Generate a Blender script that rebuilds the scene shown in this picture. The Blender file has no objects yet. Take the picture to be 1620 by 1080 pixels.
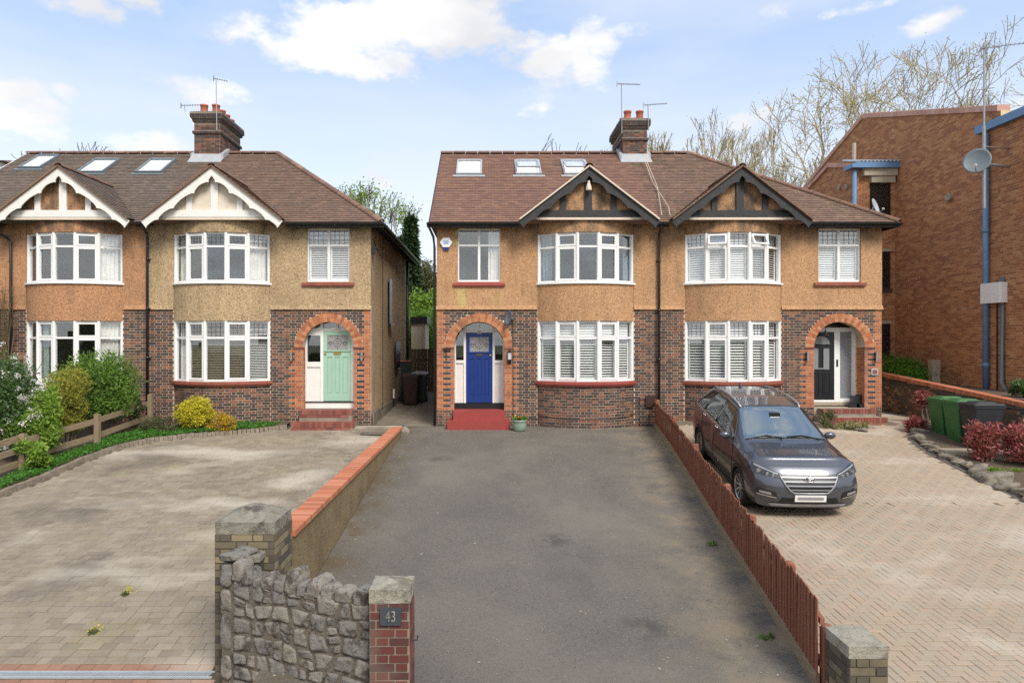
import bpy, math, random
import numpy as np
from mathutils import Vector, Matrix
random.seed(7); rng = np.random.default_rng(7)
R = math.radians
S = bpy.context.scene
COL = S.collection

# ------------------------------------------------------------------ camera
# survey frame: camera stands at (0,0,2.4); house fronts are the plane y = 18.8; 24 mm lens
F = 1080.0; CX, CZ = 772.0, 536.0; CH = 2.4; Y0 = 18.815
cd = bpy.data.cameras.new('camera'); cam = bpy.data.objects.new('camera', cd); COL.objects.link(cam)
cd.sensor_width = 36; cd.lens = 24; cd.clip_start = .05; cd.clip_end = 2000
cd.shift_x = (810 - CX) / 1620; cd.shift_y = -(540 - CZ) / 1620
cam.location = (0, 0, CH); cam.rotation_euler = (R(90), 0, 0); S.camera = cam
def XX(px, Y=Y0): return (px - CX) * Y / F
def ZZ(py, Y=Y0): return CH + (CZ - py) * Y / F

# ------------------------------------------------------------------ world, sun
SUN_EL, SUN_AZ = 46, 154      # azimuth the light comes from, clockwise from +y
W = bpy.data.worlds.new('World'); S.world = W; W.use_nodes = True
nt = W.node_tree; N = nt.nodes; L = nt.links; N.clear()
def wn(t, **k):
    n = N.new(t)
    for a, b in k.items(): setattr(n, a, b)
    return n
out = wn('ShaderNodeOutputWorld'); bg = wn('ShaderNodeBackground'); L.new(bg.outputs[0], out.inputs[0])
bg.inputs[1].default_value = .15
sky = wn('ShaderNodeTexSky', sky_type='NISHITA', sun_disc=False, sun_elevation=R(SUN_EL), sun_rotation=R(SUN_AZ), air_density=1.0, dust_density=1.2, ozone_density=1.3)
tc = wn('ShaderNodeTexCoord')
def wmath(op, a, b=None, c=None, clamp=False):
    n = wn('ShaderNodeMath', operation=op, use_clamp=clamp)
    for i, v in enumerate((a, b, c)):
        if v is None: continue
        if isinstance(v, (int, float)): n.inputs[i].default_value = v
        else: L.new(v, n.inputs[i])
    return n.outputs[0]
def wmix(f, a, b):
    n = wn('ShaderNodeMix', data_type='RGBA')
    for i, v in ((0, f), (6, a), (7, b)):
        if isinstance(v, (int, float)): n.inputs[i].default_value = v
        elif isinstance(v, tuple): n.inputs[i].default_value = (*v, 1)
        else: L.new(v, n.inputs[i])
    return n.outputs[2]
nrm = wn('ShaderNodeVectorMath', operation='NORMALIZE'); L.new(tc.outputs['Generated'], nrm.inputs[0]); D = nrm.outputs[0]
sep = wn('ShaderNodeSeparateXYZ'); L.new(D, sep.inputs[0])
el = wmath('MAXIMUM', sep.outputs[2], 0.0)
rmp = wn('ShaderNodeValToRGB'); L.new(el, rmp.inputs[0]); cr_ = rmp.color_ramp
SKY = [(0, (2.3, 2.4, 2.55)), (.17, (2.25, 2.36, 2.55)), (.30, (1.75, 2.0, 2.45)), (.45, (1.15, 1.58, 2.35)), (1, (.85, 1.3, 2.2))]
while len(cr_.elements) < len(SKY): cr_.elements.new(.5)
for e_, (p_, c_) in zip(cr_.elements, SKY): e_.position = p_; e_.color = (*c_, 1)
base = wmix(.2, rmp.outputs[0], sky.outputs[0])                          # thin high haze veils the clear sky
# cumulus: soft fields around given directions, broken up by noise, plus heavier cover added out of view
nz1 = wn('ShaderNodeTexNoise'); nz1.inputs['Scale'].default_value = 10.5; nz1.inputs['Detail'].default_value = 9; nz1.inputs['Roughness'].default_value = .62
mp = wn('ShaderNodeMapping'); mp.inputs['Scale'].default_value = (1, 1, 2.0); mp.inputs['Location'].default_value = (3.1, 1.7, .3)
L.new(D, mp.inputs[0]); L.new(mp.outputs[0], nz1.inputs['Vector'])
field = None
def cdir(px, py): return Vector(((px - CX) / F, 1, (CZ - py) / F)).normalized()
CL = [(560, 62, 150, 52, 1.), (690, 40, 120, 60, 1.), (470, 85, 110, 30, .8), (860, 120, 55, 62, .95), (930, 95, 42, 55, .8), (800, 95, 80, 45, .7),
      (20, 175, 60, 55, .9), (255, 228, 80, 24, .8), (330, 145, 80, 20, .7), (108, 146, 22, 16, .7), (600, 280, 28, 20, .6), (1470, 35, 42, 22, .8),
      (1335, 17, 60, 12, .7), (1400, 6, 40, 10, .6), (1172, 195, 30, 14, .7), (1217, 182, 24, 14, .7), (1228, 22, 26, 18, .5), (120, 8, 60, 22, .8), (1010, 45, 40, 14, .5), (620, 128, 30, 14, .4),
      (760, -60, 260, 60, .8), (100, -70, 200, 50, .7), (1300, -90, 200, 50, .6), (-150, 120, 120, 60, .8), (1760, 150, 120, 50, .7)]
for px, py, rx, ry, am in CL:
    rx *= .9; ry *= .92
    c = cdir(px, py); k = c.y
    sub = wn('ShaderNodeVectorMath', operation='SUBTRACT'); L.new(D, sub.inputs[0]); sub.inputs[1].default_value = c
    mul = wn('ShaderNodeVectorMath', operation='MULTIPLY'); L.new(sub.outputs[0], mul.inputs[0])
    sx = F / rx / k; sz = F / ry / k; mul.inputs[1].default_value = (sx * .62, sx * .3, sz * .62)
    ln = wn('ShaderNodeVectorMath', operation='LENGTH'); L.new(mul.outputs[0], ln.inputs[0])
    g = wmath('MULTIPLY', wmath('SUBTRACT', 1.0, wmath('POWER', ln.outputs['Value'], 2.0), clamp=True), am)
    field = g if field is None else wmath('MAXIMUM', field, g)
# unseen cloud overhead and behind the camera, thickened to add fill light
back = wmath('MULTIPLY', wmath('SUBTRACT', .78, sep.outputs[1], clamp=True), .8)
field = wmath('MAXIMUM', field, back)
cm = wmath('ADD', wmath('MULTIPLY', field, .62), wmath('MULTIPLY', wmath('SUBTRACT', nz1.outputs[0], .5), 1.5))
mr = wn('ShaderNodeMapRange', interpolation_type='SMOOTHSTEP'); L.new(cm, mr.inputs[0]); mr.inputs[1].default_value = .25; mr.inputs[2].default_value = .58
nz2 = wn('ShaderNodeTexNoise'); nz2.inputs['Scale'].default_value = 5; nz2.inputs['Detail'].default_value = 6
mp2 = wn('ShaderNodeMapping'); mp2.inputs['Location'].default_value = (3.1, 1.7, .42); mp2.inputs['Scale'].default_value = (1, 1, 2.0); L.new(D, mp2.inputs[0]); L.new(mp2.outputs[0], nz2.inputs['Vector'])
mr2 = wn('ShaderNodeMapRange'); L.new(nz2.outputs[0], mr2.inputs[0]); mr2.inputs[1].default_value = .42; mr2.inputs[2].default_value = .62
ccol = wmix(mr2.outputs[0], (2.9, 2.88, 2.86), (2.2, 2.22, 2.32))
veil = wn('ShaderNodeTexNoise'); veil.inputs['Scale'].default_value = 2.2; veil.inputs['Detail'].default_value = 5
mp3 = wn('ShaderNodeMapping'); mp3.inputs['Scale'].default_value = (1, 1, 4.0); L.new(D, mp3.inputs[0]); L.new(mp3.outputs[0], veil.inputs['Vector'])
mr3 = wn('ShaderNodeMapRange'); L.new(veil.outputs[0], mr3.inputs[0]); mr3.inputs[1].default_value = .42; mr3.inputs[2].default_value = .68; mr3.inputs[4].default_value = .6
base = wmix(mr3.outputs[0], base, (2.4, 2.52, 2.75))
L.new(wmix(mr.outputs[0], base, ccol), bg.inputs[0])
sd = bpy.data.lights.new('sun', 'SUN'); sun = bpy.data.objects.new('sun', sd); COL.objects.link(sun)
sd.energy = 1.5; sd.angle = R(22); sd.color = (1, .94, .86)
az = R(SUN_AZ); sv = Vector((math.sin(az) * math.cos(R(SUN_EL)), math.cos(az) * math.cos(R(SUN_EL)), math.sin(R(SUN_EL))))
sun.rotation_euler = sv.to_track_quat('Z', 'Y').to_euler()
S.view_settings.view_transform = 'Standard'; S.view_settings.look = 'None'; S.view_settings.exposure = 1.32; S.view_settings.gamma = 1
S.view_settings.use_curve_mapping = False
S.cycles.max_bounces = 7; S.cycles.transparent_max_bounces = 24; S.cycles.diffuse_bounces = 3; S.cycles.glossy_bounces = 3
try: S.cycles.use_denoising = False
except Exception: pass

# ------------------------------------------------------------------ material helper
class M:
    def __init__(s, name, rough=.8, metal=0, spec=.5, coat=0):
        s.m = bpy.data.materials.new(name); s.m.use_nodes = True; s.t = s.m.node_tree; s.n = s.t.nodes; s.l = s.t.links
        s.b = s.n['Principled BSDF']; s.b.inputs['Roughness'].default_value = rough; s.b.inputs['Metallic'].default_value = metal
        s.b.inputs['Specular IOR Level'].default_value = spec; s.b.inputs['Coat Weight'].default_value = coat
        s.tc = None
    def set(s, sock, v):
        if isinstance(v, (int, float)): sock.default_value = v
        elif isinstance(v, tuple): sock.default_value = (*v, 1) if len(v) == 3 and sock.type == 'RGBA' else v
        else: s.l.new(v, sock)
    def co(s, scale=(1, 1, 1), kind='Object'):
        if s.tc is None:
            s.tc = s.n.new('ShaderNodeNewGeometry')
        mp = s.n.new('ShaderNodeMapping'); mp.inputs['Scale'].default_value = scale
        s.l.new(s.tc.outputs['Position'], mp.inputs[0]); return mp.outputs[0]
    def noise(s, scale, detail=4, rough=.55, stretch=(1, 1, 1), lo=None, hi=None, out=0):
        n = s.n.new('ShaderNodeTexNoise'); n.inputs['Scale'].default_value = scale; n.inputs['Detail'].default_value = detail; n.inputs['Roughness'].default_value = rough
        s.l.new(s.co(stretch), n.inputs['Vector'])
        return s.rng(n.outputs[out], lo, hi) if lo is not None else n.outputs[out]
    def vor(s, scale, stretch=(1, 1, 1), out='Distance', feature='F1', rand=1):
        n = s.n.new('ShaderNodeTexVoronoi'); n.inputs['Scale'].default_value = scale; n.feature = feature; n.inputs['Randomness'].default_value = rand
        s.l.new(s.co(stretch), n.inputs['Vector']); return n.outputs[out]
    def rng(s, v, lo, hi, a=0., b=1.):
        n = s.n.new('ShaderNodeMapRange'); s.l.new(v, n.inputs[0])
        for i, x in zip((1, 2, 3, 4), (lo, hi, a, b)): n.inputs[i].default_value = x
        return n.outputs[0]
    def math(s, op, a, b=0., clamp=False):
        n = s.n.new('ShaderNodeMath'); n.operation = op; n.use_clamp = clamp; s.set(n.inputs[0], a); s.set(n.inputs[1], b); return n.outputs[0]
    def mix(s, f, a, b, mode='MIX'):
        n = s.n.new('ShaderNodeMix'); n.data_type = 'RGBA'; n.blend_type = mode
        s.set(n.inputs[0], f); s.set(n.inputs[6], a); s.set(n.inputs[7], b); return n.outputs[2]
    def ramp(s, v, stops, const=False):
        n = s.n.new('ShaderNodeValToRGB'); cr = n.color_ramp
        if const: cr.interpolation = 'CONSTANT'
        while len(cr.elements) < len(stops): cr.elements.new(.5)
        for e, (p, c) in zip(cr.elements, stops): e.position = p; e.color = (*c, 1)
        s.l.new(v, n.inputs[0]); return n.outputs[0]
    def rnd(s):
        a = s.n.new('ShaderNodeAttribute'); a.attribute_name = 'rnd'; o = s.n.new('ShaderNodeObjectInfo')
        return s.math('FRACT', s.math('ADD', a.outputs['Fac'], o.outputs['Random']))
    def xyz(s):
        n = s.n.new('ShaderNodeSeparateXYZ'); s.l.new(s.co(), n.inputs[0]); return n.outputs
    def bump(s, h, st=.5, dist=.01):
        n = s.n.new('ShaderNodeBump'); n.inputs['Strength'].default_value = st; n.inputs['Distance'].default_value = dist
        s.l.new(h, n.inputs['Height']); s.l.new(n.outputs[0], s.b.inputs['Normal'])
    def col(s, v): s.set(s.b.inputs['Base Color'], v); return s
MT = {}
def plain(name, c, rough=.7, metal=0, var=.12, coat=0, spec=.5, sc=6, bump=0):
    m = M(name, rough, metal, coat=coat, spec=spec)
    d = tuple(x * (1 - var) for x in c); e = tuple(min(1, x * (1 + var)) for x in c)
    m.col(m.mix(m.noise(sc, 6, .65, lo=.3, hi=.7), d, e))
    if bump: m.bump(m.noise(sc * 12, 4), .4, bump)
    MT[name] = m.m; return m.m

def brickmat(name, stops, dirt=(.12, .1, .08), dk=.35, bs=60):
    m = M(name, .85)
    c = m.ramp(m.rnd(), stops, True)
    c = m.mix(m.noise(bs, 5, .7, lo=.35, hi=.75), c, tuple(x * .55 for x in dirt), 'MIX') if False else c
    v = m.noise(bs, 5, .7, lo=.3, hi=.8)
    c = m.mix(m.math('MULTIPLY', v, .45), c, m.mix(.5, c, (.02, .016, .014)))
    c = m.mix(m.math('MULTIPLY', m.noise(1.3, 6, .6, lo=.5, hi=.72), dk), c, dirt)
    m.col(c); m.bump(m.noise(90, 4), .5, .004); MT[name] = m.m; return m.m
brickmat('multi_brick', [(0, (.06, .038, .033)), (.2, (.10, .052, .04)), (.36, (.17, .074, .048)), (.5, (.08, .048, .042)), (.62, (.21, .088, .052)), (.72, (.052, .037, .035)), (.84, (.13, .062, .045)), (.93, (.25, .10, .055))])
brickmat('dark_brick', [(0, (.045, .035, .036)), (.5, (.065, .04, .038)), (.8, (.09, .05, .045))])
brickmat('orange_brick', [(0, (.47, .15, .055)), (.3, (.40, .12, .05)), (.55, (.52, .18, .07)), (.8, (.35, .11, .05))], dk=.3)
brickmat('arch_brick_pale', [(0, (.50, .22, .10)), (.3, (.42, .17, .085)), (.55, (.54, .25, .13)), (.8, (.38, .14, .07))], dk=.3)
brickmat('apartment_brick', [(0, (.46, .19, .08)), (.25, (.38, .15, .065)), (.5, (.50, .22, .10)), (.7, (.33, .125, .06)), (.88, (.54, .26, .12))], dk=.15, dirt=(.12, .06, .035))
brickmat('apartment_red_brick', [(0, (.50, .13, .062)), (.3, (.44, .11, .055)), (.6, (.54, .155, .075)), (.8, (.40, .105, .05))], dk=.15)
brickmat('old_yellow_brick', [(0, (.20, .165, .10)), (.2, (.12, .10, .075)), (.4, (.27, .22, .13)), (.6, (.085, .075, .06)), (.8, (.16, .13, .085))], dk=.9, dirt=(.06, .055, .042))
brickmat('gate_red_brick', [(0, (.12, .033, .026)), (.3, (.15, .045, .033)), (.6, (.09, .032, .028)), (.8, (.18, .06, .042))], dk=.7, dirt=(.17, .15, .12))
brickmat('garden_brick', [(0, (.15, .085, .05)), (.2, (.09, .06, .045)), (.4, (.24, .15, .09)), (.55, (.30, .22, .14)), (.7, (.19, .09, .055)), (.85, (.07, .055, .048))], dk=.5)
brickmat('coping_brick', [(0, (.50, .17, .08)), (.3, (.56, .21, .11)), (.6, (.46, .145, .07)), (.8, (.60, .25, .14))], dk=.2)
brickmat('step_brick', [(0, (.22, .06, .045)), (.3, (.27, .085, .06)), (.6, (.17, .055, .042)), (.8, (.3, .11, .08))], dk=.45)
brickmat('pink_tile', [(0, (.62, .36, .28)), (.5, (.56, .31, .24)), (.8, (.66, .42, .34))], dk=.2)
def mortar(name, c):
    m = M(name, .95); m.col(m.mix(m.noise(3, 6, lo=.4, hi=.7), c, tuple(x * .62 for x in c))); m.bump(m.noise(120, 3), .4, .003); MT[name] = m.m
mortar('mortar', (.54, .455, .35)); mortar('dark_mortar', (.10, .085, .062)); mortar('tan_mortar', (.66, .50, .30)); mortar('grey_mortar', (.28, .24, .19))

def pebble(name, c1, c2, spk, patch=None):
    m = M(name, .95)
    a = m.mix(m.noise(17, 4, .85, lo=.40, hi=.60), c1, c2)
    a = m.mix(m.noise(34, 2, .9, lo=.52, hi=.64), a, spk)
    a = m.mix(m.math('MULTIPLY', m.noise(27, 2, .9, (1, 1, 1.1), .56, .66), .6), a, tuple(min(.8, v * 1.35) for v in c1))
    x, y, z = m.xyz()
    a = m.mix(m.math('MULTIPLY', m.noise(.9, 7, .62, (1, 1, .8), .48, .68), .30), a, (.13, .095, .055))
    a = m.mix(m.math('MULTIPLY', m.noise(1.7, 7, .68, (1.6, 1, .35), .52, .66), .28), a, (.09, .07, .045))
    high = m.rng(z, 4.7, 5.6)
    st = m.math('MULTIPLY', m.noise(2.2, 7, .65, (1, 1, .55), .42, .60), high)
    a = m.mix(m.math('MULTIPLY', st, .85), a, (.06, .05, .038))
    if patch:
        for x0, x1, z0, z1 in patch:
            k = m.math('MULTIPLY', m.rng(x, x0 - .1, x0 + .1), m.rng(x, x1 + .1, x1 - .1)); k = m.math('MULTIPLY', k, m.rng(z, z0, z0 + .12)); k = m.math('MULTIPLY', k, m.rng(z, z1 + .05, z1 - .15))
            a = m.mix(m.math('MULTIPLY', k, m.noise(4.5, 6, .7, (1.6, 1, .8), .40, .55)), a, (.50, .40, .16))
    m.col(a); m.bump(m.noise(30, 3, .8), .9, .012); MT[name] = m.m
pebble('pebbledash_orange', (.56, .33, .175), (.41, .225, .11), (.18, .10, .052), [(-.95, -.55, 3.25, 3.85), (.12, .35, 3.3, 3.85), (-.9, -.4, 4.9, 5.5)])
pebble('pebbledash_beige', (.54, .40, .235), (.36, .25, .14), (.12, .09, .055))
pebble('pebbledash_rust', (.55, .29, .15), (.38, .19, .095), (.13, .08, .05))
def rooft(name, stops, moss=.3, lich=.5):
    m = M(name, .9); c = m.ramp(m.rnd(), stops, False)
    c = m.mix(m.math('MULTIPLY', m.noise(.9, 7, .65, lo=.48, hi=.7), moss), c, (.11, .085, .035))
    c = m.mix(m.math('MULTIPLY', m.noise(13, 4, .75, lo=.60, hi=.66), lich), c, (.46, .40, .32)); c = m.mix(m.math('MULTIPLY', m.noise(9, 5, .75, lo=.56, hi=.68), lich), c, (.05, .038, .032))
    m.col(c); m.bump(m.noise(60, 4), .5, .004); MT[name] = m.m
rooft('roof_tile_new', [(0, (0.227, 0.124, 0.088)), (.3, (0.199, 0.109, 0.085)), (.55, (0.258, 0.145, 0.099)), (.78, (0.178, 0.103, 0.085)), (1, (0.279, 0.158, 0.104))], .12, .1)
rooft('roof_tile_old', [(0, (0.199, 0.120, 0.084)), (.3, (0.156, 0.099, 0.075)), (.6, (0.234, 0.138, 0.095)), (.8, (0.143, 0.093, 0.073)), (1, (0.260, 0.161, 0.111))], .5, .7)
rooft('roof_tile_grey', [(0, (0.153, 0.117, 0.094)), (.3, (0.127, 0.098, 0.082)), (.6, (0.184, 0.137, 0.108)), (.8, (0.117, 0.092, 0.078)), (1, (0.209, 0.152, 0.117))], .4, .5)
rooft('roof_tile_purple', [(0, (0.181, 0.111, 0.080)), (.3, (0.150, 0.095, 0.072)), (.6, (0.211, 0.129, 0.090)), (.8, (0.134, 0.091, 0.071)), (1, (0.235, 0.146, 0.102))], .25, .6)
rooft('ridge_tile', [(0, (.22, .115, .08)), (.5, (.15, .085, .062)), (1, (.28, .16, .11))], .5, .5)

def paver(name, stops, stain, sa=.6, green=.35):
    m = M(name, .9); c = m.ramp(m.rnd(), stops)
    c = m.mix(m.math('MULTIPLY', m.noise(45, 5, .8, lo=.4, hi=.75), .3), c, tuple(x * .5 for x in stops[0][1]))
    c = m.mix(m.math('MULTIPLY', m.noise(.55, 7, .6, lo=.5, hi=.66), sa), c, stain); c = m.mix(m.math('MULTIPLY', m.noise(2.6, 7, .7, lo=.5, hi=.66), sa * .4), c, stain)
    c = m.mix(m.math('MULTIPLY', m.noise(.8, 5, .6, (1, 1.3, 1), .55, .68), green), c, (.27, .24, .12))
    c = m.mix(m.math('MULTIPLY', m.noise(.42, 4, .5, (1, 1.7, 1), .52, .68), .6), c, (.56, .51, .42))
    c = m.mix(m.noise(55, 2, .6, lo=.7, hi=.76), c, (.6, .56, .5))
    m.col(c); m.bump(m.noise(70, 4), .5, .004); MT[name] = m.m
paver('paver_grey', [(0, (.25, .205, .15)), (.35, (.29, .24, .178)), (.6, (.215, .18, .134)), (.85, (.31, .262, .195)), (1, (.25, .212, .158))], (.13, .11, .085), .8)
paver('paver_buff', [(0, (.375, .30, .22)), (.25, (.40, .31, .225)), (.45, (.35, .29, .215)), (.6, (.41, .305, .22)), (.75, (.35, .295, .225)), (1, (.385, .32, .235))], (.26, .20, .14), .3, .15)
paver('paver_red', [(0, (.27, .14, .09)), (.5, (.33, .18, .12)), (1, (.23, .13, .09))], (.14, .09, .07), .4)
plain('number_slate', (.045, .055, .065), .6)
plain('joint_sand', (.16, .125, .085), .95); plain('joint_soil', (.085, .07, .045), .95)

m = M('asphalt', .9)
c = m.mix(m.noise(100, 3, .9, lo=.36, hi=.64), (.06, .053, .046), (.20, .18, .15)); c = m.mix(m.math('MULTIPLY', m.noise(38, 4, .9, lo=.45, hi=.65), .5), c, (.21, .185, .15)); c = m.mix(m.math('MULTIPLY', m.noise(24, 4, .9, lo=.52, hi=.68), .55), c, (.035, .032, .03))
c = m.mix(m.math('MULTIPLY', m.noise(.5, 6, .6, lo=.44, hi=.68), .45), c, (.22, .195, .155))
c = m.mix(m.math('MULTIPLY', m.noise(.75, 6, .6, (1.3, .8, 1), .48, .70), .38), c, (.065, .06, .054))
c = m.mix(m.noise(34, 2, .7, lo=.745, hi=.77), c, (.5, .46, .4))
x, y, z = m.xyz()
fx = m.math('SUBTRACT', x, m.math('ADD', m.math('MULTIPLY', y, .1225), 2.277))     # distance from the fence line
edge = m.math('MULTIPLY', m.rng(fx, -1.5, -.05), m.noise(1.7, 7, .65, lo=.4, hi=.62))
c = m.mix(m.math('MULTIPLY', edge, .8), c, (.30, .235, .15))
we = m.math('MULTIPLY', m.rng(x, -1.5, -2.1), m.noise(2.2, 6, .65, lo=.42, hi=.6))
c = m.mix(m.math('MULTIPLY', we, .8), c, (.11, .075, .035))
oil = m.math('MULTIPLY', m.rng(m.vor(.42), .16, .05), m.noise(3, 6, .7, lo=.42, hi=.58)); c = m.mix(m.math('MULTIPLY', oil, .55), c, (.03, .028, .026))
wd = m.math('ABSOLUTE', m.math('SUBTRACT', m.noise(.55, 5, .6), .5)); ck = m.math('MULTIPLY', m.rng(wd, .0035, .0), m.noise(.4, 3, lo=.5, hi=.6)); c = m.mix(m.math('MULTIPLY', ck, .6), c, (.03, .028, .025))
m.col(c); m.bump(m.noise(130, 3, .9), .8, .008); MT['asphalt'] = m.m
m = M('soil', .95); m.col(m.mix(m.noise(30, 6, .8, lo=.35, hi=.7), (.05, .035, .022), (.19, .14, .095))); m.bump(m.noise(30, 5), 1, .03); MT['soil'] = m.m
m = M('concrete', .9); m.col(m.mix(m.noise(6, 7, .7, lo=.35, hi=.7), (.42, .36, .27), (.27, .23, .17))); m.bump(m.noise(60, 4), .4, .004); MT['concrete'] = m.m
m = M('passage_concrete', .9); m.col(m.mix(m.noise(2.5, 7, .7, lo=.35, hi=.7), (.22, .19, .15), (.12, .10, .075))); m.bump(m.noise(60, 4), .4, .004); MT['passage_concrete'] = m.m
def stone(name, a, b, d, bs=9):
    m = M(name, .95); c = m.mix(m.noise(bs, 8, .75, lo=.3, hi=.7), a, b)
    c = m.mix(m.noise(bs * .5, 8, .7, lo=.52, hi=.62), c, d)
    c = m.mix(m.noise(bs * 3.5, 5, .7, lo=.62, hi=.68), c, (.44, .42, .38))
    c = m.mix(m.math('MULTIPLY', m.noise(bs * .9, 5, .7, (1, 1, 1.4), .6, .7), .6), c, (.22, .16, .07))
    m.col(c); m.bump(m.noise(bs * 4, 8, .75), 1, .03); MT[name] = m.m
stone('ragstone', (.32, .30, .27), (.15, .14, .125), (.08, .07, .058), 11)
stone('ragstone_pale', (.38, .35, .30), (.20, .18, .155), (.10, .085, .068))
stone('rubble_mortar', (.24, .205, .155), (.12, .10, .078), (.075, .062, .045), 12)
stone('cap_stone', (.34, .31, .25), (.17, .155, .125), (.09, .08, .065), 7)
stone('cap_stone_pale', (.45, .42, .34), (.30, .28, .22), (.20, .18, .14), 6)
stone('rockery', (.34, .30, .24), (.17, .15, .12), (.09, .08, .06), 8)
m = M('wall_roughcast', .95); c = m.mix(m.noise(55, 4, .8, lo=.4, hi=.62), (.33, .245, .13), (.13, .095, .05)); c = m.mix(m.math('MULTIPLY', m.noise(1.5, 6, lo=.5, hi=.65), .6), c, (.14, .10, .05))
m.col(c); m.bump(m.noise(60, 3, .8), 1, .015); MT['wall_roughcast'] = m.m
m = M('fence_wood', .8)
g = m.noise(9, 6, .7, (6, 6, .7), .3, .7); c = m.mix(g, (.30, .105, .055), (.13, .05, .032))
c = m.mix(m.math('MULTIPLY', m.rnd(), .5), c, (.33, .13, .075)); c = m.mix(m.math('MULTIPLY', m.noise(2, 5, lo=.55, hi=.7), .5), c, (.17, .13, .09))
m.col(c); m.bump(g, .4, .004); MT['fence_wood'] = m.m
m = M('rail_wood', .85); g = m.noise(7, 6, .7, (6, .8, 6), .3, .7); m.col(m.mix(g, (.34, .26, .16), (.18, .13, .085))); m.bump(g, .4, .004); MT['rail_wood'] = m.m
m = M('gate_wood', .85); g = m.noise(7, 6, .7, (6, 6, .7), .3, .7); m.col(m.mix(g, (.16, .115, .075), (.085, .06, .042))); MT['gate_wood'] = m.m
plain('upvc_white', (.80, .80, .79), .35, var=.03); plain('white_paint', (.78, .76, .72), .55, var=.06); plain('cream_panel', (.68, .59, .48), .8, var=.08)
m = M('black_timber', .6); c = m.mix(m.noise(14, 6, .7, lo=.45, hi=.75), (.018, .018, .02), (.05, .048, .048)); c = m.mix(m.noise(9, 7, .8, lo=.66, hi=.72), c, (.35, .31, .26)); m.col(c); MT['black_timber'] = m.m
plain('black_plastic', (.018, .018, .02), .4); plain('sill_red', (.33, .068, .05), .5, var=.15); plain('sill_brown', (.27, .08, .05), .6, var=.2)
m = M('step_red', .6); c = m.mix(m.noise(12, 6, .7, lo=.4, hi=.7), (.31, .045, .038), (.24, .042, .036)); c = m.mix(m.noise(18, 6, .75, lo=.62, hi=.7), c, (.2, .09, .07)); m.col(c); MT['step_red'] = m.m
plain('blue_door', (.006, .032, .19), .35, var=.1); plain('mint_door', (.33, .52, .40), .4, var=.04); plain('black_door', (.012, .013, .015), .35)
plain('lead', (.36, .38, .40), .6, var=.15); plain('terracotta', (.46, .14, .075), .8, var=.18); plain('metal_grey', (.35, .36, .37), .4, .7); plain('dish_grey', (.15, .18, .20), .5); plain('dish_light', (.45, .5, .55), .5)
plain('steel', (.6, .6, .6), .25, 1.0); plain('brass', (.6, .42, .16), .35, 1.0); plain('curtain', (.78, .76, .72), .9); plain('curtain_blue', (.17, .24, .30), .9, var=.3); plain('curtain_green', (.30, .38, .34), .9, var=.2); plain('blind_white', (.93, .93, .91), .6, var=.03); plain('blind_wood', (.42, .36, .27), .6)
plain('interior', (.34, .31, .27), .9); plain('lead_came', (.05, .05, .05), .6); plain('blue_paint', (.12, .24, .42), .45); plain('apt_fascia', (.42, .38, .29), .7); plain('purple_frame', (.035, .015, .018), .5)
plain('corrugated', (.35, .37, .38), .5, .3); plain('bin_green', (.035, .13, .038), .5, var=.12); plain('bin_black', (.02, .022, .027), .5, var=.15); plain('bin_brown', (.04, .016, .012), .5); plain('bin_dark_green', (.014, .045, .028), .5)
plain('glazed_green', (.24, .33, .25), .35); plain('galvanised', (.50, .54, .56), .4, .4, var=.1); plain('void_black', (.008, .008, .008), .9)
plain('tyre', (.022, .022, .023), .85); plain('chrome', (.75, .75, .76), .12, 1.0, var=.02); plain('rim', (.55, .56, .57), .25, .9); plain('grille_black', (.012, .012, .013), .35); plain('plate_white', (.75, .75, .74), .4, var=.03); plain('plate_grey', (.27, .27, .28), .5); plain('alloy_trim', (.36, .37, .39), .42, .5)
plain('slat_trim', (.30, .31, .33), .42, .5); plain('lamp_red', (.4, .02, .02), .2); plain('amber', (.6, .3, .05), .3); plain('seat', (.03, .03, .03), .9)
m = M('car_paint', .32, .6, coat=1); m.b.inputs['Coat Roughness'].default_value = .03; m.col((.085, .095, .118)); MT['car_paint'] = m.m
def glass(name, tint=(.85, .9, .88), refl=.16, rough=0.0, col=(.95, .98, 1)):
    m = bpy.data.materials.new(name); m.use_nodes = True; n = m.node_tree.nodes; l = m.node_tree.links; n.clear()
    o = n.new('ShaderNodeOutputMaterial'); t = n.new('ShaderNodeBsdfTransparent'); g = n.new('ShaderNodeBsdfGlossy'); x = n.new('ShaderNodeMixShader'); lw = n.new('ShaderNodeLayerWeight'); pw = n.new('ShaderNodeMath'); a = n.new('ShaderNodeMath')
    t.inputs[0].default_value = (*tint, 1); g.inputs['Roughness'].default_value = rough; lw.inputs[0].default_value = .5; pw.operation = 'POWER'; pw.inputs[1].default_value = 5; l.new(lw.outputs['Facing'], pw.inputs[0])
    g.inputs[0].default_value = (*col, 1)
    a.operation = 'MULTIPLY_ADD'; a.use_clamp = True; a.inputs[1].default_value = 1 - refl; a.inputs[2].default_value = refl; l.new(pw.outputs[0], a.inputs[0])
    l.new(a.outputs[0], x.inputs[0]); l.new(t.outputs[0], x.inputs[1]); l.new(g.outputs[0], x.inputs[2]); l.new(x.outputs[0], o.inputs[0]); MT[name] = m
glass('window_glass', (.99, 1, 1), .12); glass('car_glass', (.22, .26, .27), .14, .06); glass('lamp_glass', (.85, .88, .9), .05); glass('windscreen_glass', (.6, .68, .66), .46, col=(.82, .9, .88))
glass('roof_glass', (.97, .97, .97), .03)
m = M('obscured_glass', .35); m.col(m.mix(m.vor(60), (.10, .11, .12), (.34, .36, .37))); MT['obscured_glass'] = m.m
m = M('stained_glass', .3); m.col(m.mix(m.vor(45), (.12, .13, .14), (.42, .40, .38))); MT['stained_glass'] = m.m
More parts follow.
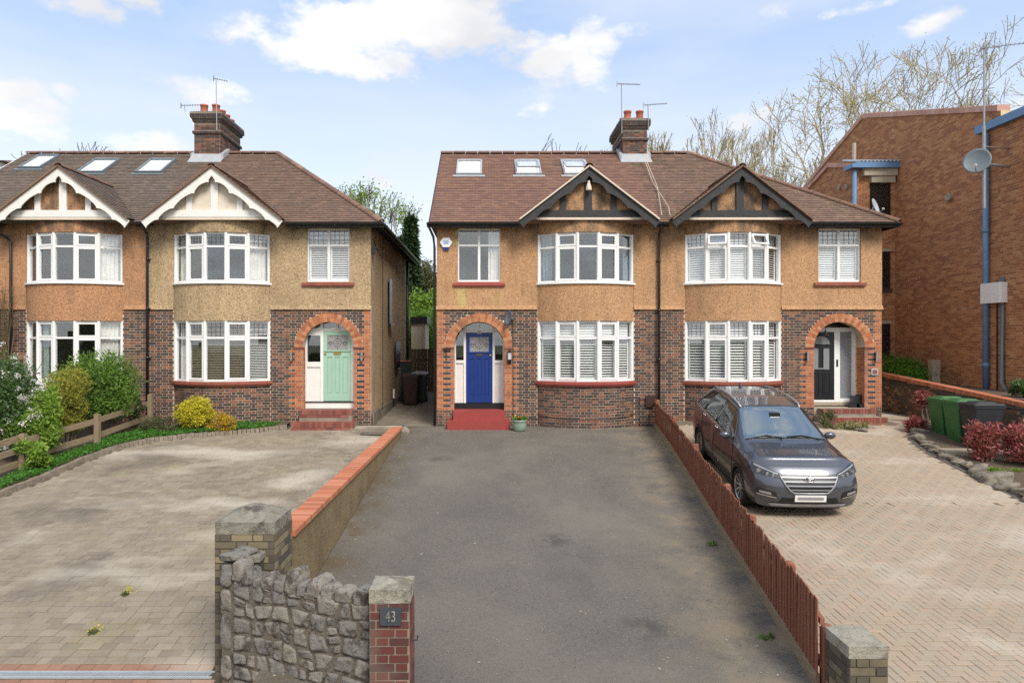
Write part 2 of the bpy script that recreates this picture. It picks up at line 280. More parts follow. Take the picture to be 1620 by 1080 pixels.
def leafm(name, cols, tr=.35):
    m = M(name, .6, spec=.3); c = m.ramp(m.rnd(), [(i / max(1, len(cols) - 1), k) for i, k in enumerate(cols)])
    m.col(c); t = m.n.new('ShaderNodeBsdfTranslucent'); m.l.new(m.mix(.5, c, (.25, .35, .04), 'SCREEN'), t.inputs[0])
    x = m.n.new('ShaderNodeMixShader'); x.inputs[0].default_value = tr; o = m.n['Material Output']
    m.l.new(m.b.outputs[0], x.inputs[1]); m.l.new(t.outputs[0], x.inputs[2]); m.l.new(x.outputs[0], o.inputs[0]); MT[name] = m.m
leafm('leaf_dark', [(0.037, 0.076, 0.027), (0.068, 0.136, 0.043), (0.111, 0.196, 0.060)], .2)
leafm('leaf_mid', [(0.078, 0.156, 0.026), (0.130, 0.247, 0.039), (0.195, 0.325, 0.065)])
leafm('leaf_fresh', [(0.120, 0.228, 0.024), (0.204, 0.336, 0.048), (0.312, 0.432, 0.084)])
leafm('leaf_yellow', [(0.196, 0.230, 0.034), (0.322, 0.322, 0.057), (0.414, 0.345, 0.069)])
leafm('leaf_gold', [(.46, .44, .03), (.58, .53, .04), (.66, .54, .06)], .25)
leafm('leaf_amber', [(.45, .27, .03), (.55, .34, .04), (.5, .4, .05)], .25)
leafm('leaf_red', [(.19, .035, .04), (.32, .07, .075), (.42, .15, .14)], .2)
leafm('leaf_box', [(.045, .14, .015), (.08, .22, .02), (.14, .30, .04)])
leafm('leaf_cover', [(.04, .14, .02), (.07, .22, .03), (.12, .30, .05)])
leafm('leaf_conifer', [(.018, .04, .018), (.035, .07, .028), (.05, .09, .035)], .1)
leafm('leaf_olive', [(0.070, 0.077, 0.035), (0.126, 0.133, 0.063), (0.168, 0.168, 0.084)])
leafm('leaf_bud', [(.27, .26, .11), (.34, .32, .15), (.24, .21, .11)])
leafm('petal_white', [(.75, .74, .68), (.82, .80, .76), (.7, .68, .6)], .2)
plain('bark', (.14, .11, .075), .9, var=.3); plain('bark_pale', (.42, .35, .20), .9, var=.3); plain('twig_brown', (.16, .10, .065), .9)
plain('cover_base', (.03, .045, .015), .95)

# ------------------------------------------------------------------ mesh helpers
def link(name, me, mat, parent=None, smooth=False):
    o = bpy.data.objects.new(name, me); COL.objects.link(o)
    if mat: me.materials.append(MT[mat]) if not me.materials else None
    if parent is not None: o.parent = parent
    if smooth: me.polygons.foreach_set('use_smooth', [True] * len(me.polygons))
    return o
def tag(o, label=None, cat=None, group=None, kind=None):
    if label: o['label'] = label
    if cat: o['category'] = cat
    if group: o['group'] = group
    if kind: o['kind'] = kind
    return o
def empty(name, loc=(0, 0, 0), label=None, cat=None, group=None):
    o = bpy.data.objects.new(name, None); COL.objects.link(o); o.location = loc; o.empty_display_size = .1
    return tag(o, label, cat, group)
class MB:
    """collects quads/polys, builds one mesh with per-face random value"""
    def __init__(s): s.v = []; s.f = []; s.r = []; s.mi = []
    def hexa(s, p, r=None, skip=(), mi=0):
        b = len(s.v); s.v += [tuple(q) for q in p]; r = random.random() if r is None else r
        for k, f in enumerate(((0, 3, 2, 1), (4, 5, 6, 7), (0, 1, 5, 4), (1, 2, 6, 5), (2, 3, 7, 6), (3, 0, 4, 7))):
            if k in skip: continue
            s.f.append(tuple(b + i for i in f)); s.r.append(r); s.mi.append(mi)
        return s
    def box(s, x0, x1, y0, y1, z0, z1, r=None, mi=0):
        return s.hexa([(x0, y0, z0), (x1, y0, z0), (x1, y1, z0), (x0, y1, z0), (x0, y0, z1), (x1, y0, z1), (x1, y1, z1), (x0, y1, z1)], r, mi=mi)
    def obox(s, c, ux, uy, uz, r=None, mi=0):
        c, ux, uy, uz = map(Vector, (c, ux, uy, uz))
        return s.hexa([c - ux - uy - uz, c + ux - uy - uz, c + ux + uy - uz, c - ux + uy - uz, c - ux - uy + uz, c + ux - uy + uz, c + ux + uy + uz, c - ux + uy + uz], r, mi=mi)
    def poly(s, pts, r=None, mi=0):
        b = len(s.v); s.v += [tuple(q) for q in pts]; s.f.append(tuple(range(b, b + len(pts)))); s.r.append(random.random() if r is None else r); s.mi.append(mi); return s
    def prism(s, pts, d, r=None):
        """pts outline (3d, planar), d extrude vector"""
        n = len(pts); b = len(s.v); d = Vector(d); r = random.random() if r is None else r
        s.v += [tuple(q) for q in pts] + [tuple(Vector(q) + d) for q in pts]
        fs = [tuple(b + i for i in range(n))[::-1], tuple(b + n + i for i in range(n))] + [(b + i, b + (i + 1) % n, b + n + (i + 1) % n, b + n + i) for i in range(n)]
        s.f += fs; s.r += [r] * len(fs); s.mi += [0] * len(fs); return s
    def tube(s, pts, rad, n=8, r=None, cap=True):
        pts = [Vector(p) for p in pts]; rs = rad if isinstance(rad, (list, tuple)) else [rad] * len(pts); b = len(s.v); r = random.random() if r is None else r
        for i, p in enumerate(pts):
            t = (pts[min(i + 1, len(pts) - 1)] - pts[max(i - 1, 0)]).normalized()
            a = t.cross(Vector((0, 0, 1)));
            if a.length < .05: a = t.cross(Vector((1, 0, 0)))
            a.normalize(); c = t.cross(a)
            for k in range(n):
                an = 2 * math.pi * k / n; s.v.append(tuple(p + (a * math.cos(an) + c * math.sin(an)) * rs[i]))
        for i in range(len(pts) - 1):
            for k in range(n):
                k2 = (k + 1) % n; s.f.append((b + i * n + k, b + i * n + k2, b + (i + 1) * n + k2, b + (i + 1) * n + k)); s.r.append(r); s.mi.append(0)
        if cap:
            s.f.append(tuple(b + k for k in range(n))[::-1]); e = b + (len(pts) - 1) * n; s.f.append(tuple(e + k for k in range(n))); s.r += [r, r]; s.mi += [0, 0]
        return s
    def lathe(s, c, prof, n=16, axis='z', r=None, ang=2 * math.pi):
        b = len(s.v); c = Vector(c); r = random.random() if r is None else r
        for (rr, h) in prof:
            for k in range(n):
                a = 2 * math.pi * k / n; u, v = rr * math.cos(a), rr * math.sin(a)
                s.v.append(tuple(c + Vector({'z': (u, v, h), 'y': (u, h, v), 'x': (h, u, v)}[axis])))
        for i in range(len(prof) - 1):
            for k in range(n):
                k2 = (k + 1) % n; s.f.append((b + i * n + k, b + i * n + k2, b + (i + 1) * n + k2, b + (i + 1) * n + k)); s.r.append(r); s.mi.append(0)
        return s
    def build(s, name, mat, parent=None, smooth=False, mats=None):
        me = bpy.data.meshes.new(name); me.from_pydata(s.v, [], s.f)
        for q in (mats or [mat]): me.materials.append(MT[q])
        at = me.attributes.new('rnd', 'FLOAT', 'FACE'); at.data.foreach_set('value', s.r)
        if mats: me.polygons.foreach_set('material_index', s.mi)
        return link(name, me, None, parent, smooth)
def inst(name, me, parent, loc, ux=None, uy=None, uz=None):
    o = bpy.data.objects.new(name, me); COL.objects.link(o); o.parent = parent
    if ux is None: o.location = loc
    else:
        m = Matrix((Vector(ux), Vector(uy), Vector(uz))).transposed().to_4x4(); m.translation = Vector(loc); o.matrix_local = m
    return o

# brick course layer.  surf(u,z,d) -> point d in front of the wall face ; iv(z) -> list of (u0,u1) to fill ; kind(u,z,row)-> material
UNIT = {}
def unit_brick(mat, w=1., h=1., d=1.):
    k = (mat, round(w, 4), round(h, 4), round(d, 4))
    if k not in UNIT:
        m = MB(); m.box(-w / 2, w / 2, 0, d, -h / 2, h / 2, 0.0)
        me = m.build('brick', mat).data; o = bpy.data.objects[-1] if False else None
        for ob in list(COL.objects):
            if ob.data is me: bpy.data.objects.remove(ob); break
        UNIT[k] = me
    return UNIT[k]
def brickwork(parent, org, ud, nd, z0, rows, iv, kind, proud=.006, course=.075, joint=.0135, bond='flemish', nobj=300, score=None, curve=None, L=.225, allk=None, pref=None):
    """flat wall: org + u*ud ; nd = outward normal ; curve(u)->(point,tangent,normal) replaces it for bays"""
    ud = Vector(ud); nd = Vector(nd); org = Vector(org); lists = {}; full = []
    for r in range(rows):
        za = z0 + r * course + joint / 2; zb = z0 + (r + 1) * course - joint / 2
        for (a, b) in iv((za + zb) / 2, r):
            if bond == 'flemish': seq = [L, L / 2]; off = (L + L / 2) * .5 * (r % 2) + L * .25 * 0
            elif bond == 'stretcher': seq = [L]; off = L / 2 * (r % 2)
            elif bond == 'header': seq = [L / 2]; off = L / 4 * (r % 2)
            else: seq = [L] if r % 2 else [L / 2]; off = L / 4 * (r % 2)
            per = sum(seq); k = math.floor((a - off) / per) - 1; u = off + k * per; i = 0
            while u < b:
                w = seq[i % len(seq)]; i += 1; ua, ub = max(u, a), min(u + w, b); u += w
                if ub - ua < .035: continue
                uc = (ua + ub) / 2; mt = kind(uc, (za + zb) / 2, r)
                if mt is None: continue
                pr = proud + random.uniform(-.002, .003); hw = (ub - ua) / 2 - joint / 2
                if curve: p, t, n = curve(uc)
                else: p, t, n = org + ud * uc, ud, nd
                tt = t if True else t
                isfull = (ub - ua) > w - .002 and w == max(seq)
                (full if isfull else lists.setdefault(mt, [])).append((p, t, n, hw, za, zb, pr, mt))
    full.sort(key=(lambda q: pref(q[0], (q[4] + q[5]) / 2)) if pref else (lambda q: q[0].length))
    for q in full[:nobj]:
        p, t, n, hw, za, zb, pr, mt = q
        # unit mesh is centred, front at local y=0 going back
        o = inst('brick', unit_brick(mt, hw * 2, zb - za, .05), parent, p + n * pr + Vector((0, 0, (za + zb) / 2)), t, -n, (0, 0, 1))
    for q in full[nobj:]: lists.setdefault(q[7], []).append(q)
    if not lists: return
    V = []; Fc = []; Rr = []; MI = []; mats = list(lists)
    for mi, mt in enumerate(mats):
        for (p, t, n, hw, za, zb, pr, _) in lists[mt]:
            b = len(V); q = p + n * pr; w = p - n * .02; e = t * hw; r = random.random(); j = random.uniform(-.0015, .0015)
            for pp, z in ((q - e, za), (q + e, za), (q + e, zb + j), (q - e, zb + j), (w - e, za), (w + e, za), (w + e, zb + j), (w - e, zb + j)):
                V.append((pp.x, pp.y, pp.z + z))
            Fc += [(b, b + 1, b + 2, b + 3), (b + 1, b + 5, b + 6, b + 2), (b + 4, b, b + 3, b + 7), (b + 3, b + 2, b + 6, b + 7), (b + 4, b + 5, b + 1, b)]; Rr += [r] * 5; MI += [mi] * 5
    me = bpy.data.meshes.new('brickwork'); me.from_pydata(V, [], Fc)
    for mt in mats: me.materials.append(MT[mt])
    at = me.attributes.new('rnd', 'FLOAT', 'FACE'); at.data.foreach_set('value', Rr); me.polygons.foreach_set('material_index', MI)
    o = link('brickwork', me, None, parent); o['kind'] = 'stuff'; return o

def tiles(parent, org, ud, vd, nd, rows, iv, mat, gauge=.135, tw=.19, name='roof_tiles'):
    """plain tiling: org + u*ud + v*vd ; iv(v) -> (u0,u1)"""
    org, ud, vd, nd = map(Vector, (org, ud, vd, nd)); V = []; Fc = []; Rr = []
    for r in range(rows):
        v = r * gauge; lo = iv(v + gauge / 2)
        if lo is None: continue
        a, b = lo
        if b - a < .04: continue
        u = math.floor(a / tw) * tw - (tw / 2 if r % 2 else 0)
        while u < b:
            ua, ub = max(u, a) + .002, min(u + tw, b) - .002; u += tw
            if ub - ua < .03: continue
            j = random.uniform(-.003, .004); k = random.uniform(-.003, .003); b0 = len(V)
            h0, h1 = .028 + j, .006
            P = [org + ud * ua + vd * (v + k), org + ud * ub + vd * (v + k + random.uniform(-.002, .002)), org + ud * ub + vd * (v + gauge + .02), org + ud * ua + vd * (v + gauge + .02)]
            for p, h in zip(P, (h0, h0 + random.uniform(-.002, .002), h1, h1)): V.append(tuple(p + nd * h))
            for p in P[:2]: V.append(tuple(p + nd * .002))
            Fc += [(b0, b0 + 1, b0 + 2, b0 + 3), (b0 + 4, b0 + 5, b0 + 1, b0), (b0 + 5, b0 + 2, b0 + 1), (b0 + 4, b0, b0 + 3)]; Rr += [random.random()] * 4
            Rr[-4:] = [Rr[-1]] * 4
    me = bpy.data.meshes.new(name); me.from_pydata(V, [], Fc); me.materials.append(MT[mat])
    at = me.attributes.new('rnd', 'FLOAT', 'FACE'); at.data.foreach_set('value', Rr)
    o = link(name, me, None, parent); o['kind'] = 'stuff'; return o
def ridge_run(parent, a, b, mat='ridge_tile', rad=.11, L=.42, name='ridge_tile'):
    a, b = Vector(a), Vector(b); d = (b - a); n = max(1, round(d.length / L)); ln = d.length / n; d.normalize()
    side = d.cross(Vector((0, 0, 1))).normalized(); up = side.cross(d)
    key = ('ridge', round(ln, 3), mat, rad)
    if key not in UNIT:
        mb = MB(); K = 7
        rings = []
        for x, q in ((0, 1.0), (ln * .96, 1.0), (ln * .96, .92), (0, .92)):
            rings.append([(x, rad * q * math.cos(math.pi * k / (K - 1)), rad * q * math.sin(math.pi * k / (K - 1)) * .8 - .02) for k in range(K)])
        for i in range(3):
            for k in range(K - 1): mb.poly([rings[i][k], rings[i][k + 1], rings[i + 1][k + 1], rings[i + 1][k]], 0.)
        for k in range(K - 1): mb.poly([rings[3][k], rings[3][k + 1], rings[0][k + 1], rings[0][k]], 0.)
        o = mb.build(name, mat); me = o.data; bpy.data.objects.remove(o); UNIT[key] = me
    for i in range(n):
        inst(name, UNIT[key], parent, a + d * (ln * i) + up * random.uniform(-.004, .004), d, side * -1 if side.dot(up.cross(d)) < 0 else side, up)

# ------------------------------------------------------------------ windows
def ZB(z): return z
class Fr:
    """local frame on a wall: origin, horizontal dir t, outward normal n"""
    def __init__(s, o, t, n): s.o = Vector(o); s.t = Vector(t); s.n = Vector(n)
    def p(s, u, z, d=0.): return s.o + s.t * u + s.n * d + Vector((0, 0, z))
    def box(s, mb, u0, u1, z0, z1, d0, d1, r=None):
        mb.hexa([s.p(u0, z0, d0), s.p(u1, z0, d0), s.p(u1, z0, d1), s.p(u0, z0, d1), s.p(u0, z1, d0), s.p(u1, z1, d0), s.p(u1, z1, d1), s.p(u0, z1, d1)][::1], r)
def pane_obj(fr, parent, u0, u1, z0, z1, d, mat='window_glass', name='pane'):
    mb = MB(); fr.box(mb, u0, u1, z0, z1, d - .006, d, 0.); return mb.build(name, mat, parent)
def leads(fr, parent, u0, u1, z0, z1, d, nx, nz):
    mb = MB()
    for i in range(1, nx):
        u = u0 + (u1 - u0) * i / nx; fr.box(mb, u - .005, u + .005, z0, z1, d, d + .005)
    for i in range(1, nz):
        z = z0 + (z1 - z0) * i / nz; fr.box(mb, u0, u1, z - .005, z + .005, d, d + .006)
    return mb.build('lead_came', 'lead_came', parent)
def slats(fr, parent, u0, u1, z0, z1, d, mat='blind_white', pitch=.062, tilt=.5, w=.05, frame=True):
    mb = MB(); z = z0 + pitch * .6
    fw = .04 if frame else .0
    if frame:
        fr.box(mb, u0, u0 + fw, z0, z1, d - .02, d); fr.box(mb, u1 - fw, u1, z0, z1, d - .02, d); fr.box(mb, u0 + fw, u1 - fw, z0, z0 + .07, d - .02, d)
    z += .07 if frame else 0
    while z < z1 - .02:
        dz = w * math.sin(tilt) / 2; dd = w * math.cos(tilt) / 2
        mb.hexa([fr.p(u0 + fw, z + dz - .002, d - .03 - dd), fr.p(u1 - fw, z + dz - .002, d - .03 - dd), fr.p(u1 - fw, z - dz - .002, d - .03 + dd), fr.p(u0 + fw, z - dz - .002, d - .03 + dd),
                 fr.p(u0 + fw, z + dz + .002, d - .03 - dd), fr.p(u1 - fw, z + dz + .002, d - .03 - dd), fr.p(u1 - fw, z - dz + .002, d - .03 + dd), fr.p(u0 + fw, z - dz + .002, d - .03 + dd)])
        z += pitch
    o = mb.build('blind', mat, parent); o['kind'] = 'stuff'; return o
def curtain(fr, parent, u0, u1, z0, z1, d, mat='curtain'):
    mb = MB(); n = max(6, int((u1 - u0) / .025)); pts = []
    for i in range(n + 1):
        u = u0 + (u1 - u0) * i / n; pts.append((u, d - .03 + .022 * math.sin(i * 1.5 + u * 3)))
    for i in range(n):
        a, b = pts[i], pts[i + 1]
        mb.hexa([fr.p(a[0], z0, a[1] - .003), fr.p(b[0], z0, b[1] - .003), fr.p(b[0], z0, b[1]), fr.p(a[0], z0, a[1]), fr.p(a[0], z1, a[1] - .003), fr.p(b[0], z1, b[1] - .003), fr.p(b[0], z1, b[1]), fr.p(a[0], z1, a[1])], .5, skip=(0, 1))
    return mb.build('curtain', mat, parent)
def light_unit(fr, parent, fb, u0, u1, z0, z1, zt, opener, dress, lead, open_top=False, d=0.):
    """one vertical light: lower + transom light, in the frame mesh fb. d = face of frame"""
    fw = .034; D0, D1 = d - .07, d
    fr.box(fb, u0, u0 + fw, z0, z1, D0, D1); fr.box(fb, u1 - fw, u1, z0, z1, D0, D1)
    fr.box(fb, u0 + fw, u1 - fw, z0, z0 + .055, D0, D1 - .002); fr.box(fb, u0 + fw, u1 - fw, z1 - .05, z1, D0, D1 - .002); fr.box(fb, u0 + fw, u1 - fw, zt - .026, zt + .026, D0, D1 - .002)
    for k, (a, b) in enumerate(((z0 + .055, zt - .026), (zt + .026, z1 - .05))):
        ua, ub = u0 + fw, u1 - fw
        if opener:
            sb = MB(); s = .042; f2 = fr
            if k == 1 and open_top:
                an = R(24); hinge = fr.p(0, b, D1 + .01)
                def q(u, z, dd):
                    z -= b; return fr.o + fr.t * u + Vector((0, 0, b)) + fr.n * (D1 + .01) + (Vector((0, 0, 1)) * (z * math.cos(an)) + fr.n * (-z * math.sin(an))) + (fr.n * math.cos(an) + Vector((0, 0, 1)) * math.sin(an)) * dd
                def bx(mb, u0_, u1_, z0_, z1_, d0_, d1_):
                    mb.hexa([q(u0_, z0_, d0_), q(u1_, z0_, d0_), q(u1_, z0_, d1_), q(u0_, z0_, d1_), q(u0_, z1_, d0_), q(u1_, z1_, d0_), q(u1_, z1_, d1_), q(u0_, z1_, d1_)])
                for e in ((ua, ua + s, a, b), (ub - s, ub, a, b), (ua + s, ub - s, a, a + s), (ua + s, ub - s, b - s, b)): bx(sb, *e, -.03, .02)
                so = sb.build('sash', 'upvc_white', parent)
                gb = MB(); bx(gb, ua + s, ub - s, a + s, b - s, -.008, 0); gb.build('pane', 'window_glass', parent)
                continue
            for e in ((ua - .008, ua + s, a - .008, b + .008), (ub - s, ub + .008, a - .008, b + .008), (ua + s, ub - s, a - .008, a + s), (ua + s, ub - s, b - s, b + .008)): fr.box(sb, *e, D1 - .03, D1 + .014)
            sb.build('sash', 'upvc_white', parent); ua += s; ub -= s; a += s; b -= s
        pane_obj(fr, parent, ua, ub, a, b, D1 - .03)
        if lead and k == 1: leads(fr, parent, ua, ub, a, b, D1 - .03, 4, 3)
    if dress: dress(fr, parent, u0 + fw, u1 - fw, z0 + .05, z1 - .045, zt, d)

# dressings
def dr_blind_full(mat='blind_white', tilt=1.0, top=True, pitch=.062):
    def f(fr, p, u0, u1, z0, z1, zt, d):
        slats(fr, p, u0, u1, z0, zt, d - .10, mat, pitch, tilt)
        if top: slats(fr, p, u0, u1, zt + .02, z1, d - .10, mat, pitch, 1.25, frame=False)
    return f
def dr_venetian(mat, pitch=.045):
    def f(fr, p, u0, u1, z0, z1, zt, d): slats(fr, p, u0 - .02, u1 + .02, z0, z1, d - .10, mat, pitch, .45, .03, frame=False)
    return f
def dr_curt(side, w, mat='curtain'):
    def f(fr, p, u0, u1, z0, z1, zt, d):
        if side == 'l': curtain(fr, p, u0, u0 + w, z0, z1, d - .1, mat)
        elif side == 'r': curtain(fr, p, u1 - w, u1, z0, z1, d - .1, mat)
        else: curtain(fr, p, u0, u1, z0, z1, d - .1, mat)
    return f

# ------------------------------------------------------------------ house builder
GZ = 3.22       # top of brickwork
EAVE_Y, EAVE_Z, RIDGE_Y, RIDGE_Z = 18.45, 5.55, 23.30, 8.72
SL = (RIDGE_Z - EAVE_Z) / (RIDGE_Y - EAVE_Y)
WB, UB, AU = 6.13, 2.03, 4.965      # unit width, bay centre, arch centre (from party wall)
BC, BS = 1.325, .52                  # bay half chord, sagitta
BR = (BC * BC + BS * BS) / (2 * BS); BA = math.asin(BC / BR)
def house(name, label, xp, sg, cfg):
    H = empty(name, (xp + sg * 3, Y0 + 4, cfg['gz']), label, 'house', 'semi-detached houses with curved bays')
    root_off = Vector(H.location)
    def P(o):          # keep world coordinates while parented to the empty
        o.matrix_parent_inverse = Matrix.Translation(-root_off); return o
    UX = lambda u: xp + sg * u
    T = Vector((sg, 0, 0)); NN = Vector((0, -1, 0)); zb = cfg['gz'] - .35
    def ub(mb, u0, u1, y0, y1, z0, z1, r=None): a, b = sorted((UX(u0), UX(u1))); mb.box(a, b, y0, y1, z0, z1, r)
    rec = cfg.get('rec', .4); door = cfg.get('door', True)
    al, ar = AU - .70, AU + .70; SPR = 2.17
    bl, br = UB - BC, UB + BC
    gw = (1.25, 2.89); uw = (3.93, 5.27)             # bay window heights
    # --- core walls of mortar
    wall = MB(); T0 = .22
    def wb(u0, u1, z0, z1): ub(wall, u0, u1, Y0, Y0 + T0, z0, z1, .5)
    wl = MB(); ub(wl, .004, bl, Y0, Y0 + T0, zb, GZ, .5); P(wl.build('party_wall_strip', 'mortar', H)); wb(br, al if door else WB, zb, GZ)
    if door:
        wb(ar, WB, zb, GZ); wb(al, ar, SPR + .70, GZ); K = 16
        for k in range(K):
            a0, a1 = math.pi * k / K, math.pi * (k + 1) / K
            ua, uc = AU + .70 * math.cos(a1), AU + .70 * math.cos(a0); z0_, z1_ = SPR + .70 * math.sin(a1), SPR + .70 * math.sin(a0)
            xa, xb = UX(ua), UX(uc); t = SPR + .70
            pts = [(xa, Y0, z0_), (xb, Y0, z1_), (xb, Y0, t), (xa, Y0, t)]
            wall.prism(pts if sg > 0 else pts[::-1], (0, T0, 0), .5)
    W_ = P(wall.build('ground_floor_wall', 'mortar', H))
    wall_off = -root_off
    # --- bricks
    def iv(z, r):
        s = [(.0, bl)]
        if not door: return s + [(br, WB)]
        if z < SPR: return s + [(br, al), (ar, WB)]
        dz = z - SPR
        if dz < .93: w = math.sqrt(.93 ** 2 - dz * dz) + .008; return s + [(br, AU - w), (AU + w, WB)]
        return s + [(br, WB)]
    def kind(u, z, r):
        if not door: return 'multi_brick'
        if z < cfg['gz'] + .42: return 'multi_brick'
        if u > ar - .1 and z < SPR:
            if r % 2 == 0 and ar + .11 < u < WB - .12: return 'dark_brick'
            return 'orange_brick'
        if u > WB - (.13 if r % 2 else .24) and z >= SPR: return 'orange_brick'
        if al - (.34 if r % 2 else .23) < u < al + .05 and z < SPR: return 'orange_brick'
        return 'multi_brick'
    org = Vector((xp, Y0, 0))
    # bricks are direct parts of the wall part (thing > part > sub-part)
    rows = int((GZ - zb) / .075) + 1; z0r = GZ - rows * .075
    tmp = brickwork(W_, org, T, NN, z0r, rows, iv, kind, nobj=cfg.get('nobj', 150), pref=lambda p, z: -z + abs(p.x) * .0)
    # bay: curved brick base
    BB = BA + .03; BL = 2 * (BR - .04) * BB
    def bcurve(u):
        a = (u / BL - .5) * 2 * BB; c = Vector((UX(UB), Y0 - BS + BR, 0)); n = Vector((sg * math.sin(a), -math.cos(a), 0)); t = Vector((sg * math.cos(a), math.sin(a), 0))
        return c + n * (BR - .04), t, n
    brickwork(W_, None or (0, 0, 0), T, NN, z0r, int((1.15 - z0r) / .075), lambda z, r: [(0, BL)], lambda u, z, r: 'multi_brick', nobj=cfg.get('nobj', 150), curve=bcurve, pref=lambda p, z: -z)
    KB = 20
    def arcpt(a, rad): return Vector((UX(UB) + sg * rad * math.sin(a), Y0 - BS + BR - rad * math.cos(a), 0))
    def arcband(mb, r0, r1, z0, z1, a0=-BA, a1=BA, K=KB, r=.5, e0=0, e1=0):
        for k in range(K):
            x, y = a0 + (a1 - a0) * k / K, a0 + (a1 - a0) * (k + 1) / K
            p = [arcpt(x, r1), arcpt(y, r1), arcpt(y, r0), arcpt(x, r0)]
            if sg < 0: p = [p[1], p[0], p[3], p[2]]
            mb.hexa([q + Vector((0, 0, z0)) for q in p] + [q + Vector((0, 0, z1)) for q in p], r)
    bm = MB(); arcband(bm, BR - .24, BR - .0395, zb, 1.12, -BA - .03, BA + .03, 44); P(bm.build('bay_plinth', 'mortar', H))
    # sills
    sb = MB(); aa = BA + .10
    arcband(sb, BR - .16, BR + .06, 1.17, 1.245, -aa, aa); arcband(sb, BR - .14, BR + .02, 1.12, 1.17, -aa, aa)
    P(sb.build('bay_sill', cfg['sill'], H))
    us = MB(); arcband(us, BR - .14, BR + .05, 3.885, 3.93, -BA - .05, BA + .05); P(us.build('bay_sill', 'upvc_white', H))
    # rendered bands
    
    for za_, zc_ in ((2.89, 3.885), (5.27, 5.72)): rb = MB(); arcband(rb, BR - .22, BR - .0, za_, zc_); P(rb.build('bay_render', cfg['bayrender'], H))
    # upper render with small window hole
    rw = MB(); RY = Y0 - .018
    h0, h1, hz0, hz1 = AU - .585, AU + .585, 3.97, 5.44
    rw2 = MB()
    def rbx(u0, u1, z0, z1): ub(rw if u0 < bl - .1 else rw2, u0, u1, RY, Y0 + T0, z0, z1, .5)
    zt_ = 5.70
    rbx(.004, bl, GZ, zt_); 
    if door:
        rbx(br, h0, GZ, zt_); rbx(h0, h1, GZ, hz0); rbx(h0, h1, hz1, zt_); rbx(h1, WB, GZ, zt_)
    else: rbx(br, WB, GZ, zt_)
    # bell-cast lip
    for a, b in ((.004, bl - .01), (br + .01, WB + .02)):
        x0, x1 = UX(a), UX(b); pts = [(x0, RY - .001, GZ + .10), (x0, RY - .035, GZ - .012), (x0, RY + .02, GZ - .012)]
        lp = MB(); lp.prism(pts if sg > 0 else pts[::-1], (x1 - x0, 0, 0), .5); P(lp.build('bell_cast', cfg['render'], H))
    P(rw.build('upper_wall', cfg['render'], H)); P(rw2.build('upper_wall', cfg['render'], H))
    # side, back, party walls, floors
    sw = MB(); back = Y0 + 8.1
    ub(sw, WB - .22, WB, Y0 + T0, back, GZ - .02, zt_, .5); ub(sw, 0, WB, back, back + .2, zb, zt_, .5)
    ub(sw, WB - .22, WB + .0, Y0 + T0, back, zb, GZ - .02, .5)
    P(sw.build('side_wall', cfg['render'], H))
    it = MB(); ub(it, 0.01, WB - .23, Y0 + T0 + .01, back - .01, 2.98, 3.18); ub(it, .01, WB - .23, Y0 + T0 + .01, back - .01, .28, .42)
    ub(it, .012, .06, Y0 + T0 + .01, back - .02, .43, 5.5); ub(it, 3.62, 3.70, Y0 + T0 + .01, back - .03, .43, 2.97); ub(it, 3.62, 3.70, Y0 + T0 + .01, back - .03, 3.19, 5.5)
    ub(it, .07, WB - .23, Y0 + 4.0, Y0 + 4.1, .43, 2.97); ub(it, .07, WB - .23, Y0 + 4.0, Y0 + 4.1, 3.19, 5.49); ub(it, 0.01, WB - .23, Y0 + .3, back - .01, 5.5, 5.55)
    arcband(it, .3, BR - .25, 2.98, 3.18, -BA * .99, BA * .99, 8); arcband(it, .3, BR - .25, 5.46, 5.52, -BA * .99, BA * .99, 8)
    P(it.build('room_partitions', 'interior', H))
    # --- bay windows
    for wz, dress, lead, opn, ztr in ((gw, cfg['gdress'], cfg['glead'], (), 2.43), (uw, cfg['udress'], cfg['ulead'], cfg.get('open', ()), 4.89)):
        B = MB(); Bw = P(MB().build('bay_window', 'upvc_white', H)) ; NF = 5
        for k in range(NF):
            a0 = -BA + 2 * BA * k / NF; a1 = -BA + 2 * BA * (k + 1) / NF
            p0, p1 = arcpt(a0, BR - .045), arcpt(a1, BR - .045)
            kk = k if sg > 0 else k      # k counted from the party wall outwards
            if sg < 0: p0, p1 = p1, p0
            t = (p1 - p0); ln = t.length; t.normalize(); n = Vector((t.y, -t.x, 0))
            fr = Fr(p0, t, n)
            scr = k if sg > 0 else NF - 1 - k      # order as seen, left to right
            light_unit(fr, Bw, B, .012, ln - .012, wz[0], wz[1], ztr, k in (1, 3), dress[scr] if dress else None, lead, scr in opn)
        for k in range(NF + 1):
            a = -BA + 2 * BA * k / NF; p = arcpt(a, BR - .05); mt = MB()
            B.lathe(p, [(.045, wz[0]), (.045, wz[1])], 10)
        nb = B.build('tmp', 'upvc_white'); Bw.data = nb.data; bpy.data.objects.remove(nb)
